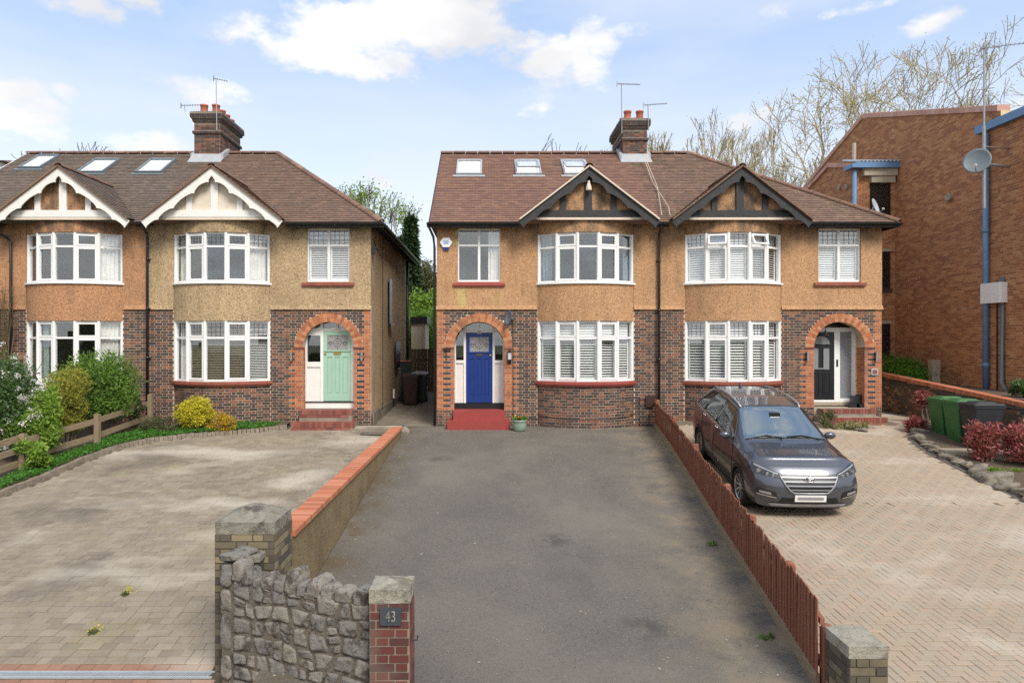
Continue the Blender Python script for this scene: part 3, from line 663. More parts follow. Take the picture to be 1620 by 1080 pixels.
    # --- small upper window
    if door:
        B = MB(); Bw = P(MB().build('window', 'upvc_white', H)); fr = Fr((min(UX(h0), UX(h1)), Y0 + .04, 0), (1, 0, 0), NN)
        w = h1 - h0; sd_ = cfg['sdress']
        for k in range(2):
            light_unit(fr, Bw, B, w / 2 * k, w / 2 * (k + 1), hz0, hz1, 4.98, False, sd_[k] if sd_ else None, cfg['ulead'])
        nb = B.build('tmp', 'upvc_white'); Bw.data = nb.data; bpy.data.objects.remove(nb)
        s = MB(); ub(s, h0 - .13, h1 + .13, Y0 - .09, Y0 + .0, hz0 - .10, hz0 - .03); ub(s, h0 - .10, h1 + .10, Y0 - .07, Y0 - .018, hz0 - .13, hz0 - .10); ub(s, h0 + .002, h1 - .002, Y0 - .04, Y0 + .04, hz0 - .03, hz0 - .002); P(s.build('window_sill', cfg['sill'], H))
    # --- arch ring and porch
    if door:
        NV = 27; ring = MB(); r0, r1 = .70, .93; da = math.pi / NV
        for mt in ('orange_brick', 'arch_brick_pale'):
            key = ('vous', mt)
            if key not in UNIT:
                for half, (ra, rb_) in enumerate(((r0, r0 + .113), (r0 + .118, r1))):
                    q = MB(); g = .005
                    def pp(r, s): return (r * math.sin(s), r * math.cos(s))
                    pts = [(-(math.tan(da / 2) * ra) + g, -.0, ra), ((math.tan(da / 2) * ra) - g, 0, ra), ((math.tan(da / 2) * rb_) - g, 0, rb_), (-(math.tan(da / 2) * rb_) + g, 0, rb_)]
                    q.prism([(x, -.012, z) for x, _, z in pts], (0, .22, 0), 0.); o = q.build('arch_brick', mt); UNIT[('vous', mt, half)] = o.data; bpy.data.objects.remove(o)
                UNIT[key] = 1
        mr_ = MB()
        for k in range(24):
            a0, a1 = math.pi * k / 24, math.pi * (k + 1) / 24
            pts = [(UX(AU) + r * math.cos(a), Y0 - .004, SPR + r * math.sin(a)) for r, a in ((r0 - .0, a0), (r1, a0), (r1, a1), (r0, a1))]
            mr_.prism(pts, (0, .012, 0), .5)
        AR = P(mr_.build('arch', 'tan_mortar', H))
        for k in range(NV):
            a = -math.pi / 2 + da * (k + .5); mt = 'orange_brick' if k % 2 else 'arch_brick_pale'
            ux = Vector((math.cos(a), 0, -math.sin(a))); uz = Vector((math.sin(a), 0, math.cos(a)))
            for h in (0, 1):
                o = inst('arch_brick', UNIT[('vous', mt, h)], AR, (UX(AU), Y0, SPR), ux, (0, 1, 0), uz)
        for s_ in (-1, 1):
            ib = MB(); uc = AU + s_ * .815; ub(ib, uc - .14, uc + .14, Y0 - .03, Y0 + .02, SPR - .045, SPR - .003); P(ib.build('impost', 'step_brick', H))
        # reveals in brick colour
        rv = MB(); yb = Y0 + rec
        if rec > T0:
            ub(rv, al - .11, al - .0, Y0 + T0, yb + .1, zb, SPR + .8); ub(rv, ar, ar + .11, Y0 + T0, yb + .1, zb, SPR + .8); ub(rv, al, ar, Y0 + T0, yb + .1, SPR + .705, SPR + .8)
            P(rv.build('porch_lining', 'tan_mortar', H))
        # jamb brick faces
        for s_, uj in ((1, al), (-1, ar)):
            brickwork(W_, Vector((UX(uj), Y0 + .004, 0)), (0, 1, 0), Vector((s_ * sg, 0, 0)), z0r, int((SPR - z0r) / .075), lambda z, r: [(0, min(rec, .42) + .0)], lambda u, z, r: 'orange_brick', nobj=0)
    return H, P, ub, UX

def fix_children(o): pass

X_C, X_B = 4.72, -9.36
cw = dr_curt('l', .22, 'curtain_blue'); nul = None
HC, PC, ubC, UXC = house('semi_detached_house', 'orange pebbledash house with blue front door and purple tiled roof with three open skylights', X_C, -1,
    dict(gz=0., render='pebbledash_orange', bayrender='pebbledash_orange', sill='sill_red', rec=.42, ulead=False, glead=False,
         gdress=[dr_blind_full(tilt=.62, pitch=.07)] * 5, udress=[dr_curt('l', .3, 'curtain_blue'), None, None, None, dr_curt('r', .2, 'curtain_blue')], sdress=[None, dr_curt('r', .3)]))
HD, PD, ubD, UXD = house('semi_detached_house', 'orange pebbledash house with black front door and old mossy roof behind the parked car', X_C, 1,
    dict(gz=.1, render='pebbledash_orange', bayrender='pebbledash_orange', sill='sill_brown', rec=.42, ulead=True, glead=True, open=(1, 3),
         gdress=[dr_blind_full(tilt=.75, pitch=.075)] * 5, udress=[dr_blind_full(tilt=.95)] * 3 + [dr_blind_full(tilt=.5)] * 2, sdress=[dr_blind_full(tilt=.9)] * 2))
HB, PB, ubB, UXB = house('semi_detached_house', 'beige pebbledash house with mint green front door and white gable boards', X_B, 1,
    dict(gz=.05, render='pebbledash_beige', bayrender='pebbledash_beige', sill='sill_brown', rec=.2, ulead=True, glead=True,
         gdress=[dr_curt('a', 0, 'curtain'), dr_venetian('blind_wood'), dr_venetian('blind_wood'), dr_venetian('blind_wood'), dr_venetian('blind_white')],
         udress=[dr_curt('l', .25), None, None, None, dr_curt('a', 0)], sdress=[dr_blind_full(tilt=.6)] * 2))
HA, PA, ubA, UXA = house('semi_detached_house', 'rust pebbledash house at the left edge behind the white flowering shrub', X_B, -1,
    dict(gz=.05, render='pebbledash_rust', bayrender='pebbledash_rust', sill='upvc_white', rec=.2, ulead=False, glead=False, door=False,
         gdress=[None, dr_curt('l', .2, 'curtain_green'), None, None, dr_curt('a', 0)], udress=[None, None, None, None, dr_curt('a', 0)], sdress=None))

# ------------------------------------------------------------------ doors
def dbox(fr, mb, *a): fr.box(mb, *a)
def front_door(P, H, fr, u0, u1, z0, z1, mat, kind):
    """fr.d=0 is the door face"""
    w = u1 - u0; mb = MB(); st = .10; b = fr.box
    zg0 = z1 - .54; zg1 = z1 - .12
    if kind == 'heritage':
        b(mb, u0, u0 + st, z0, z1, -.045, 0); b(mb, u1 - st, u1, z0, z1, -.045, 0)
        b(mb, u0 + st, u1 - st, z1 - .12, z1, -.045, -.001); b(mb, u0 + st, u1 - st, zg0 - .19, zg0, -.045, -.001); b(mb, u0 + st, u1 - st, z0, z0 + .20, -.045, -.001)
        b(mb, u0 + .02, u1 - .02, zg0 - .035, zg0 - .0, -.0, .028)
        pw = (w - 2 * st - 2 * .075) / 3
        for k in range(2):
            a = u0 + st + pw * (k + 1) + .075 * k; b(mb, a, a + .075, z0 + .20, zg0 - .19, -.045, -.002)
        D_ = P(mb.build('front_door', mat, H))
        for k in range(3):
            a = u0 + st + (pw + .075) * k; q = MB(); b(q, a, a + pw, z0 + .20, zg0 - .19, -.035, -.022); b(q, a + .025, a + pw - .025, z0 + .23, zg0 - .22, -.022, -.010); q.build('panel', mat, D_)
        q = MB(); b(q, u0 + st, u1 - st, zg0, zg1, -.03, -.02); q.build('leaded_pane', 'stained_glass', D_)
        q = MB(); uc = (u0 + u1) / 2; zc = (zg0 + zg1) / 2
        for rr in (.045, .11):
            for k in range(10):
                a0, a1 = 2 * math.pi * k / 10, 2 * math.pi * (k + 1) / 10
                p0, p1 = fr.p(uc + rr * math.cos(a0), zc + rr * math.sin(a0), -.016), fr.p(uc + rr * math.cos(a1), zc + rr * math.sin(a1), -.016); q.tube([p0, p1], .005, 4)
        for dx in (-.2, .2):
            for k in range(6):
                a0, a1 = 2 * math.pi * k / 6, 2 * math.pi * (k + 1) / 6
                q.tube([fr.p(uc + dx + .05 * math.cos(a0), zc - .02 + .05 * math.sin(a0), -.016), fr.p(uc + dx + .05 * math.cos(a1), zc - .02 + .05 * math.sin(a1), -.016)], .005, 4)
        b(q, uc - .004, uc + .004, zg0, zc - .11, -.02, -.014); b(q, uc - .004, uc + .004, zc + .11, zg1, -.02, -.014); b(q, u0 + st, uc - .11, zc - .004, zc + .004, -.02, -.014); b(q, uc + .11, u1 - st, zc - .004, zc + .004, -.02, -.014)
        q.build('lead_came', 'lead_came', D_)
        q = MB(); lm = 'brass' if mat == 'mint_door' else 'lead_came'
        b(q, uc - .10, uc + .10, zg0 - .115, zg0 - .06, 0, .02); b(q, uc - .055, uc + .055, zg0 - .13, zg0 - .045, .0, .016); q.build('letter_plate', lm, D_)
        q = MB(); b(q, uc - .07, uc + .07, z1 - .035, z1 + .035, .004, .02); b(q, uc - .045, uc + .045, z1 + .035, z1 + .055, .004, .02); q.build('number_plaque', 'lead' if mat == 'blue_door' else 'cream_panel', D_)
        q = MB(); us_ = u1 - .06 if mat == 'blue_door' else u0 + .05; q.lathe(fr.p(us_, zg0 - .1, 0), [(.03, 0), (.028, -.03), (.0, -.035)], 10, 'y'); q.build('latch', 'brass', D_)
    else:
        b(mb, u0, u1, z0, z1, -.045, 0); D_ = P(mb.build('front_door', mat, H)); uc = (u0 + u1) / 2
        # arched top light
        q = MB(); rr = .26; pts = [fr.p(uc + rr * math.cos(math.pi * k / 14), z1 - .36 + rr * .95 * math.sin(math.pi * k / 14), .004) for k in range(15)]; q.prism(pts, fr.n * .004, .5); q.build('arched_pane', 'obscured_glass', D_)
        q = MB(); pr = [fr.p(uc + (rr + .012) * math.cos(math.pi * k / 14), z1 - .36 + (rr + .012) * .95 * math.sin(math.pi * k / 14), .01) for k in range(15)]; q.tube(pr, .012, 5); q.tube([pr[-1], pr[0]], .012, 5); q.build('pane_bead', 'black_door', D_)
        for s in (-1, 1):
            a = uc + s * .155; q = MB(); b(q, a - .085, a + .085, z1 - 1.06, z1 - .46, .002, .006); q.build('pane', 'obscured_glass', D_)
            q = MB()
            for e in ((a - .105, a - .085, z1 - 1.08, z1 - .44), (a + .085, a + .105, z1 - 1.08, z1 - .44), (a - .085, a + .085, z1 - 1.08, z1 - 1.06), (a - .085, a + .085, z1 - .46, z1 - .44)): b(q, *e, 0, .014)
            q.build('pane_bead', 'black_door', D_)
            q = MB()
            for e in ((a - .11, a - .09, z0 + .15, z0 + .75), (a + .09, a + .11, z0 + .15, z0 + .75), (a - .09, a + .09, z0 + .15, z0 + .17), (a - .09, a + .09, z0 + .73, z0 + .75)): b(q, *e, 0, .014)
            b(q, a - .06, a + .06, z0 + .2, z0 + .7, 0, .012); q.build('panel', mat, D_)
        q = MB(); b(q, uc - .14, uc + .14, z0 + .86, z0 + .90, 0, .018); q.build('letter_plate', 'steel', D_)
        q = MB(); b(q, u0 + .03, u0 + .055, z0 + .9, z0 + 1.12, 0, .02); b(q, u0 + .03, u0 + .14, z0 + 1.02, z0 + 1.04, .02, .045); q.build('handle', 'steel', D_)
    return D_
def porch_floor(P, H, ub, z0, mat='passage_concrete'):
    mb = MB(); ub(mb, AU - .7 + .002, AU + .7 - .002, Y0 + .0, Y0 + .9, -.3, z0); P(mb.build('porch_floor', mat, H))
def wframe(P, H, fr, els, name='door_frame', mat='white_paint'):
    mb = MB()
    for e in els: fr.box(mb, *e)
    return P(mb.build(name, mat, H))
al, ar = -.70, .70
# central: frame coordinate u measured from arch centre, seen left to right
yC = Y0 + .46; fr = Fr((UXC(AU), yC, 0), (1, 0, 0), (0, -1, 0)); zd = .60
F1 = wframe(PC, HC, fr, [(-.70, -.66, zd, 2.9, -.06, .03), (.66, .70, zd, 2.9, -.06, .03), (-.44, -.375, zd, 2.9, -.06, .03), (.375, .44, zd, 2.9, -.06, .03), (-.66, -.44, 1.72, 1.80, -.05, .035), (.44, .66, 1.72, 1.80, -.05, .035), (-.66, .66, 2.58, 2.66, -.06, .028), (-.012, .012, 2.66, 2.9, -.05, .02)])
for s in (-1, 1):
    for k in range(5): mb = MB(); a = s * .445 + s * .043 * k; fr.box(mb, min(a, a + s * .041), max(a, a + s * .041), zd, 1.72, -.04, .0); mb.build('board', 'white_paint', F1)
for e in ((-.66, -.44, 1.80, 2.58), (.44, .66, 1.80, 2.58), (-.66, -.012, 2.66, 2.9), (.012, .66, 2.66, 2.9)): pane_obj(fr, F1, *e, -.02)
front_door(PC, HC, Fr((UXC(AU), yC - .02, 0), (1, 0, 0), (0, -1, 0)), -.373, .373, zd + .01, 2.578, 'blue_door', 'heritage')
mb = MB(); ubC(mb, AU - .698, AU + .698, yC - .09, yC + .1, .44, zd - .002); PC(mb.build('threshold', 'black_door', HC)); porch_floor(PC, HC, ubC, .438, 'step_red')
xs = UXC(AU)
def steps(name, label, x0, x1, tiers, mat, brick=None):
    o = empty(name, ((x0 + x1) / 2, Y0 - .3, 0), label, 'steps')
    for (a, b, ya, yb, z0, z1) in tiers:
        q = MB(); q.box(a, b, ya, yb, z0, z1); m = q.build('step', mat, o); m.matrix_parent_inverse = Matrix.Translation(-o.location)
    return o
steps('front_steps', 'two red painted steps below the blue front door', xs - .75, xs + .75, [(xs - .84, xs + .84, Y0 - .62, Y0 - .012, -.3, .20), (xs - .70, xs + .70, Y0 - .32, Y0 - .0, .20, .436)], 'step_red')
# mint door
yB = Y0 + .26; fr = Fr((UXB(AU), yB, 0), (1, 0, 0), (0, -1, 0)); zd = .66
F2 = wframe(PB, HB, fr, [(-.70, -.655, zd, 2.9, -.06, .03), (.64, .70, zd, 2.9, -.06, .03), (-.28, -.20, zd, 2.9, -.06, .03), (.585, .64, zd, 2.9, -.06, .03), (-.655, -.28, 1.62, 1.76, -.05, .035), (-.66, .64, 2.63, 2.70, -.06, .028), (.19, .22, 2.70, 2.9, -.05, .02), (-.655, -.28, 2.50, 2.63, -.05, .03)])
mb = MB(); fr.box(mb, -.655, -.28, zd, 1.62, -.04, .0); mb.build('boarding', 'white_paint', F2)
for e in ((-.655, -.28, 1.76, 2.50), (-.66, .19, 2.70, 2.9), (.22, .66, 2.70, 2.9)): pane_obj(fr, F2, *e, -.02)
front_door(PB, HB, Fr((UXB(AU), yB - .02, 0), (1, 0, 0), (0, -1, 0)), -.198, .583, zd + .01, 2.628, 'mint_door', 'heritage')
mb = MB(); ubB(mb, AU - .698, AU + .698, yB - .03, yB + .1, .47, .635); PB(mb.build('threshold', 'white_paint', HB)); mb = MB(); ubB(mb, AU - .698, AU + .698, yB - .06, yB + .1, .635, .658); PB(mb.build('threshold_bar', 'black_door', HB)); porch_floor(PB, HB, ubB, .468)
# black door
yD = Y0 + .50; fr = Fr((UXD(AU), yD, 0), (1, 0, 0), (0, -1, 0)); zd = .62
F3 = wframe(PD, HD, fr, [(-.70, -.66, zd, 2.72, -.06, .03), (.66, .70, zd, 2.72, -.06, .03), (.10, .26, zd, 2.72, -.06, .03), (.60, .66, zd, 2.72, -.06, .03), (-.66, .66, 2.60, 2.72, -.06, .028), (-.66, .10, zd, zd + .06, -.06, .026), (.26, .60, zd, zd + .10, -.06, .026)], mat='upvc_white')
q = MB(); fr.box(q, .26, .60, zd + .10, 2.60, -.03, -.02); q.build('obscured_pane', 'obscured_glass', F3)
q = MB(); fr.box(q, .155, .20, 1.62, 1.82, .03, .045); q.build('video_doorbell', 'black_plastic', F3)
q = MB(); fr.box(q, -.70, .70, 2.722, 3.0, -.03, .0); q.build('head_panel', 'grille_black', F3)
front_door(PD, HD, Fr((UXD(AU), yD - .02, 0), (1, 0, 0), (0, -1, 0)), -.655, .098, zd + .062, 2.598, 'black_door', 'arched')
mb = MB(); ubD(mb, AU - .698, AU + .698, yD - .07, yD + .1, .53, zd - .002); PD(mb.build('threshold', 'concrete', HD)); porch_floor(PD, HD, ubD, .50, 'concrete')
# brick steps for mint and black doors
def brick_steps(label, xc, z0, w=.72, gz=0.):
    o = empty('front_steps', (xc, Y0 - .3, gz), label, 'steps')
    inv = Matrix.Translation(-o.location)
    tiers = [(xc - w - .10, xc + w + .10, Y0 - .72, gz - .3, gz + .14), (xc - w, xc + w, Y0 - .36, gz + .14, z0)]
    for (a, b, ya, z_, z1) in tiers:
        q = MB(); q.box(a + .01, b - .01, ya + .012, Y0 - .012, z_, z1 - .004); m = q.build('step', 'grey_mortar', o); m.matrix_parent_inverse = inv
        n = int((b - a) / .075)
        for k in range(n):
            u = a + (b - a) * k / n; c = MB(); h = min(.112, z1 - z_); c.box(u + .004, u + (b - a) / n - .004, ya, ya + .21, z1 - h, z1, 0.)
            bo = c.build('brick', 'step_brick', m)
        if z1 - z_ > .2:
            for k in range(int((b - a) / .225)): c = MB(); c.box(a + .225 * k + .005, a + .225 * (k + 1) - .005, ya + .004, ya + .1, z1 - .19, z1 - .12, 0.); c.build('brick', 'step_brick', m)
        q = MB(); q.box(a + .012, b - .012, ya + .216, Y0 - .014, z1 - .003, z1); m2 = q.build('tread', 'step_red' if xc < 0 else 'concrete', o); m2.matrix_parent_inverse = inv
    return o
brick_steps('brick edged steps below the mint green front door', UXB(AU), .465, gz=.03)
brick_steps('brick edged steps below the black front door', UXD(AU) + .1, .498, gz=.16)

# ------------------------------------------------------------------ roofs
def roofs(P, H, x0, x1, mat, hip=None, gable_end=None, name='roof'):
    """x0<x1. hip: 'r' or 'l' side hipped with end run. parts parented to H"""
    th = .0; nrm_ = Vector((0, -SL, 1)).normalized(); vd = Vector((0, 1, SL)).normalized(); LV = math.hypot(RIDGE_Y - EAVE_Y, RIDGE_Z - EAVE_Z)
    run = 4.3
    core = MB(); BY = 2 * RIDGE_Y - EAVE_Y
    rx0 = x0 + (run if hip == 'l' else 0); rx1 = x1 - (run if hip == 'r' else 0)
    A, B_, C_, D_ = (x0, EAVE_Y, EAVE_Z), (x1, EAVE_Y, EAVE_Z), (rx1, RIDGE_Y, RIDGE_Z), (rx0, RIDGE_Y, RIDGE_Z)
    E_, G_ = (x0, BY, EAVE_Z), (x1, BY, EAVE_Z)
    core.poly([A, B_, C_, D_]); core.poly([G_, E_, D_, C_]); core.poly([B_, G_, C_]) ; core.poly([A, D_, E_]); core.poly([A, E_, G_, B_])
    core_o = P(core.build(name, mat, H))
    def iv(v):
        f = v / LV
        return (0 + (rx0 - x0) * f, (x1 - x0) - (x1 - rx1) * f)
    t = tiles(core_o, A, (1, 0, 0), vd, nrm_, int(LV / .135), iv, mat)
    if hip == 'r':
        d = Vector((-(x1 - rx1), 0, RIDGE_Z - EAVE_Z)); LH = d.length; d.normalize(); W2 = BY - EAVE_Y
        tiles(core_o, B_, (0, 1, 0), d, Vector((RIDGE_Z - EAVE_Z, 0, x1 - rx1)).normalized(), int(LH / .135), lambda v: (W2 / 2 * v / LH, W2 - W2 / 2 * v / LH), mat)
    if hip == 'l': pass
    ridge_run(core_o, (rx0, RIDGE_Y, RIDGE_Z + .02), (rx1, RIDGE_Y, RIDGE_Z + .02))
    if hip == 'r': ridge_run(core_o, (x1, EAVE_Y, EAVE_Z + .03), (rx1, RIDGE_Y, RIDGE_Z + .03), rad=.10)
    return core_o
def gable(P, H, xc, boards, panel, tmat, w=1.81, zf=5.60, za=6.98, dark=False, undercloak='ridge_tile'):
    yf = 18.13; sl = (za - zf) / w; yb = EAVE_Y + (za - EAVE_Z) / SL + .0
    # tiled slopes running back into the main roof
    core = MB(); L0 = math.hypot(w, za - zf)
    yb0 = EAVE_Y + max(0, (zf - EAVE_Z)) / SL
    for s in (-1, 1):
        core.poly([(xc, yf, za), (xc + s * w, yf, zf), (xc + s * w, yb0, zf), (xc, yb, za)] if s > 0 else [(xc + s * w, yf, zf), (xc, yf, za), (xc, yb, za), (xc + s * w, yb0, zf)])
    core.poly([(xc - w, yf + .1, zf - .02), (xc + w, yf + .1, zf - .02), (xc + w, Y0, zf - .02), (xc - w, Y0, zf - .02)])
    G = P(core.build('gable_roof', tmat, H))
    for s in (-1, 1):
        vd = Vector((-s * w, 0, za - zf)).normalized(); nd = Vector((s * (za - zf), 0, w)).normalized()
        org = (xc + s * w, yf - .06, zf + .015)
        iv = lambda v: (0, (yb0 - yf + .06) + (yb - yb0) * v / L0)
        tiles(G, org, (0, 1, 0), vd, nd, int(L0 / .135) + 1, iv, tmat)
    ridge_run(G, (xc, yf - .05, za + .015), (xc, yb + .1, za + .015))
    # verge undercloak
    for s in (-1, 1):
        q = MB(); t = Vector((s * w, 0, zf - za)).normalized(); n = Vector((s * (za - zf), 0, w)).normalized(); a = Vector((xc, yf - .05, za + .01)); b = Vector((xc + s * (w + .05), yf - .05, zf - .03))
        q.obox((a + b) / 2 + n * -.005, (b - a) / 2, (0, .04, 0), n * .018); q.build('verge', undercloak, G)
    # scalloped barge boards
    for s in (-1, 1):
        t = Vector((s * w, 0, zf - za)).normalized(); n = Vector((-s * (za - zf), 0, -w)).normalized(); a = Vector((xc, yf - .03, za - .02)); Lb = math.hypot(w, za - zf) + .09
        up = [a + t * u for u in (0, Lb)]
        low = []; K = 60
        def prof(u):
            f = u / Lb
            base = .19
            seg = [(0, .13), (.13, .34), (.34, .62), (.62, .84), (.84, 1.01)]
            for i, (p, q) in enumerate(seg):
                if p <= f < q:
                    m = (f - p) / (q - p); depth = (.06, .075, .055, .05, .03)[i]
                    return base + depth * (1 - math.sin(math.pi * m)) * .9 + (.018 if m < .07 or m > .93 else 0)
            return base + .04
        for k in range(K + 1):
            u = Lb * k / K; low.append(a + t * u + n * prof(u))
        q = MB()
        for k in range(K):
            u0_, u1_ = Lb * k / K, Lb * (k + 1) / K
            pa, pb = a + t * u0_, a + t * u1_; pc, pd = low[k + 1], low[k]
            # keep on its own side of the apex
            for pt in (pc, pd):
                if (pt.x - xc) * s < 0: pt.x = xc
            pts = [pa, pb, pc, pd]; q.prism(pts if s < 0 else pts[::-1], (0, .035, 0), .5)
        q.build('barge_board', boards, G)
    # panel + timbers
    yp = yf + .20; q = MB(); q.prism([(xc - w + .25, yp, zf + .06), (xc + w - .25, yp, zf + .06), (xc, yp, za - .14)], (0, .05, 0), .5); q.build('gable_panel', panel, G)
    yt = yp - .05
    q = MB(); q.box(xc - 1.40, xc + 1.40, yt - .01, yp, zf + .06, zf + .245); q.build('tie_beam', boards, G)
    for dx, hw, zt in ((0, .10, za - .2), (-.68, .075, za - .62), (.68, .075, za - .62)):
        q = MB(); q.box(xc + dx - hw, xc + dx + hw, yt, yp - .002, zf + .245, zt); q.build('post', boards, G)
    q = MB(); q.box(xc - 1.5, xc + 1.5, yt, Y0 - .02, zf - .012, zf + .055); q.build('soffit', 'cream_panel' if not dark else 'cream_panel', G)
    return G
xr = -1.607
RC = roofs(PC, HC, xr, X_C, 'roof_tile_new')
RD = roofs(PD, HD, X_C, 11.13, 'roof_tile_old', hip='r')
RB = roofs(PB, HB, X_B, -2.87, 'roof_tile_purple', hip='r')
RA = roofs(PA, HA, -15.72, X_B, 'roof_tile_grey')
gC = gable(PC, HC, UXC(UB), 'black_timber', 'pebbledash_orange', 'roof_tile_new', undercloak='cream_panel', dark=True)
gD = gable(PD, HD, UXD(UB), 'black_timber', 'pebbledash_orange', 'roof_tile_old', dark=True)
gB = gable(PB, HB, UXB(UB), 'white_paint', 'cream_panel', 'roof_tile_purple')
gA = gable(PA, HA, UXA(UB), 'white_paint', 'pebbledash_rust', 'roof_tile_grey')
# verge closing board on the two gable ends
for P, H, x, s in ((PC, HC, xr, -1), (PA, HA, -15.72, -1)):
    q = MB(); q.prism([(x, EAVE_Y, EAVE_Z - .1), (x, RIDGE_Y, RIDGE_Z - .1), (x, RIDGE_Y, RIDGE_Z + .03), (x, EAVE_Y, EAVE_Z + .03)], (.03, 0, 0)); q.prism([(x + .17, Y0, 5.6), (x + .17, 2 * RIDGE_Y - Y0, 5.6), (x + .17, RIDGE_Y, RIDGE_Z - .1)], (.05, 0, 0)); P(q.build('verge', 'black_timber' if H is HC else 'white_paint', H))
# gutters, fascia, soffit brackets, downpipes
def gutter(P, H, x0, x1):
    y = EAVE_Y - .03; z = EAVE_Z - .02; q = MB()
    n = 6; prof = [(y + .055 * math.cos(math.pi + math.pi * k / n), z + .055 * math.sin(math.pi + math.pi * k / n)) for k in range(n + 1)]
    q.prism([(x0, a, b) for a, b in prof] , (x1 - x0, 0, 0)); P(q.build('gutter', 'black_plastic', H))
    q = MB(); q.box(x0, x1, EAVE_Y + .03, EAVE_Y + .055, EAVE_Z - .13, EAVE_Z + .01); q.box(x0, x1, EAVE_Y + .055, Y0 - .02, EAVE_Z - .03, EAVE_Z - .012); P(q.build('fascia', 'black_timber', H))
    x = x0 + .2
    q = MB()
    while x < x1:
        q.box(x - .025, x + .025, EAVE_Y + .056, Y0 - .02, EAVE_Z - .10, EAVE_Z - .031); x += .42
    P(q.build('rafter_ends', 'black_timber', H))['kind'] = 'stuff'
gutter(PC, HC, xr - .05, UXC(UB) - 1.86); gutter(PC, HC, UXC(UB) + 1.86, X_C - .02)
gutter(PD, HD, X_C + .0, UXD(UB) - 1.86); gutter(PD, HD, UXD(UB) + 1.86, 11.18)
gutter(PB, HB, X_B, UXB(UB) - 1.86); gutter(PB, HB, UXB(UB) + 1.86, -2.82); gutter(PA, HA, UXA(UB) + 1.86, X_B - .01); gutter(PA, HA, -15.8, UXA(UB) - 1.86)
def sgutter(P, H, x, s):
    q = MB(); BY = 2 * RIDGE_Y - EAVE_Y; n = 6
    prof = [(x + .055 * math.cos(math.pi + math.pi * k / n), EAVE_Z - .02 + .055 * math.sin(math.pi + math.pi * k / n)) for k in range(n + 1)]
    q.prism([(a, EAVE_Y, b) for a, b in prof][::-1], (0, BY - EAVE_Y, 0)); P(q.build('gutter', 'black_plastic', H))
    q = MB(); y = EAVE_Y + .3
    while y < BY: q.box(*sorted((x - s * .06, x - s * .3)), y - .025, y + .025, EAVE_Z - .12, EAVE_Z - .02); y += .42
    q.box(*sorted((x - s * .05, x - s * .075)), EAVE_Y, BY, EAVE_Z - .13, EAVE_Z); P(q.build('rafter_ends', 'black_timber', H))['kind'] = 'stuff'
sgutter(PB, HB, -2.84, 1); sgutter(PD, HD, 11.16, 1)
def pipe(P, H, x, z0=.0, y=Y0 - .10, zt=5.35, mat='black_plastic', side=0):
    q = MB(); q.tube([(x, EAVE_Y, 5.50), (x, EAVE_Y + .02, 5.42), (x, y, zt - .1), (x, y, zt - .25), (x, y, z0)], .036, 10)
    for z in np.arange(z0 + .4, zt - .3, 1.35): q.tube([(x, y, z), (x, y, z + .07)], .045, 10); q.box(x - .06, x + .06, y + .02, Y0 - .0, z + .01, z + .05)
    P(q.build('downpipe', mat, H, True))
pipe(PC, HC, X_C - .03, .05); pipe(PB, HB, X_B + .02, .1)
q = MB(); q.tube([(XX(-8), Y0 - .1, 5.33), (XX(12), Y0 - .1, 5.2), (XX(21), Y0 - .1, 5.05), (XX(21), Y0 - .1, .1)], .036, 10); PA(q.build('downpipe', 'black_plastic', HA, True))
q = MB(); q.tube([(-1.62, EAVE_Y, 5.48), (-1.5, Y0 - .06, 5.2), (-1.47, Y0 - .04, 4.9), (-1.47, Y0 - .04, 0)], .034, 8); PC(q.build('downpipe', 'black_plastic', HC, True))

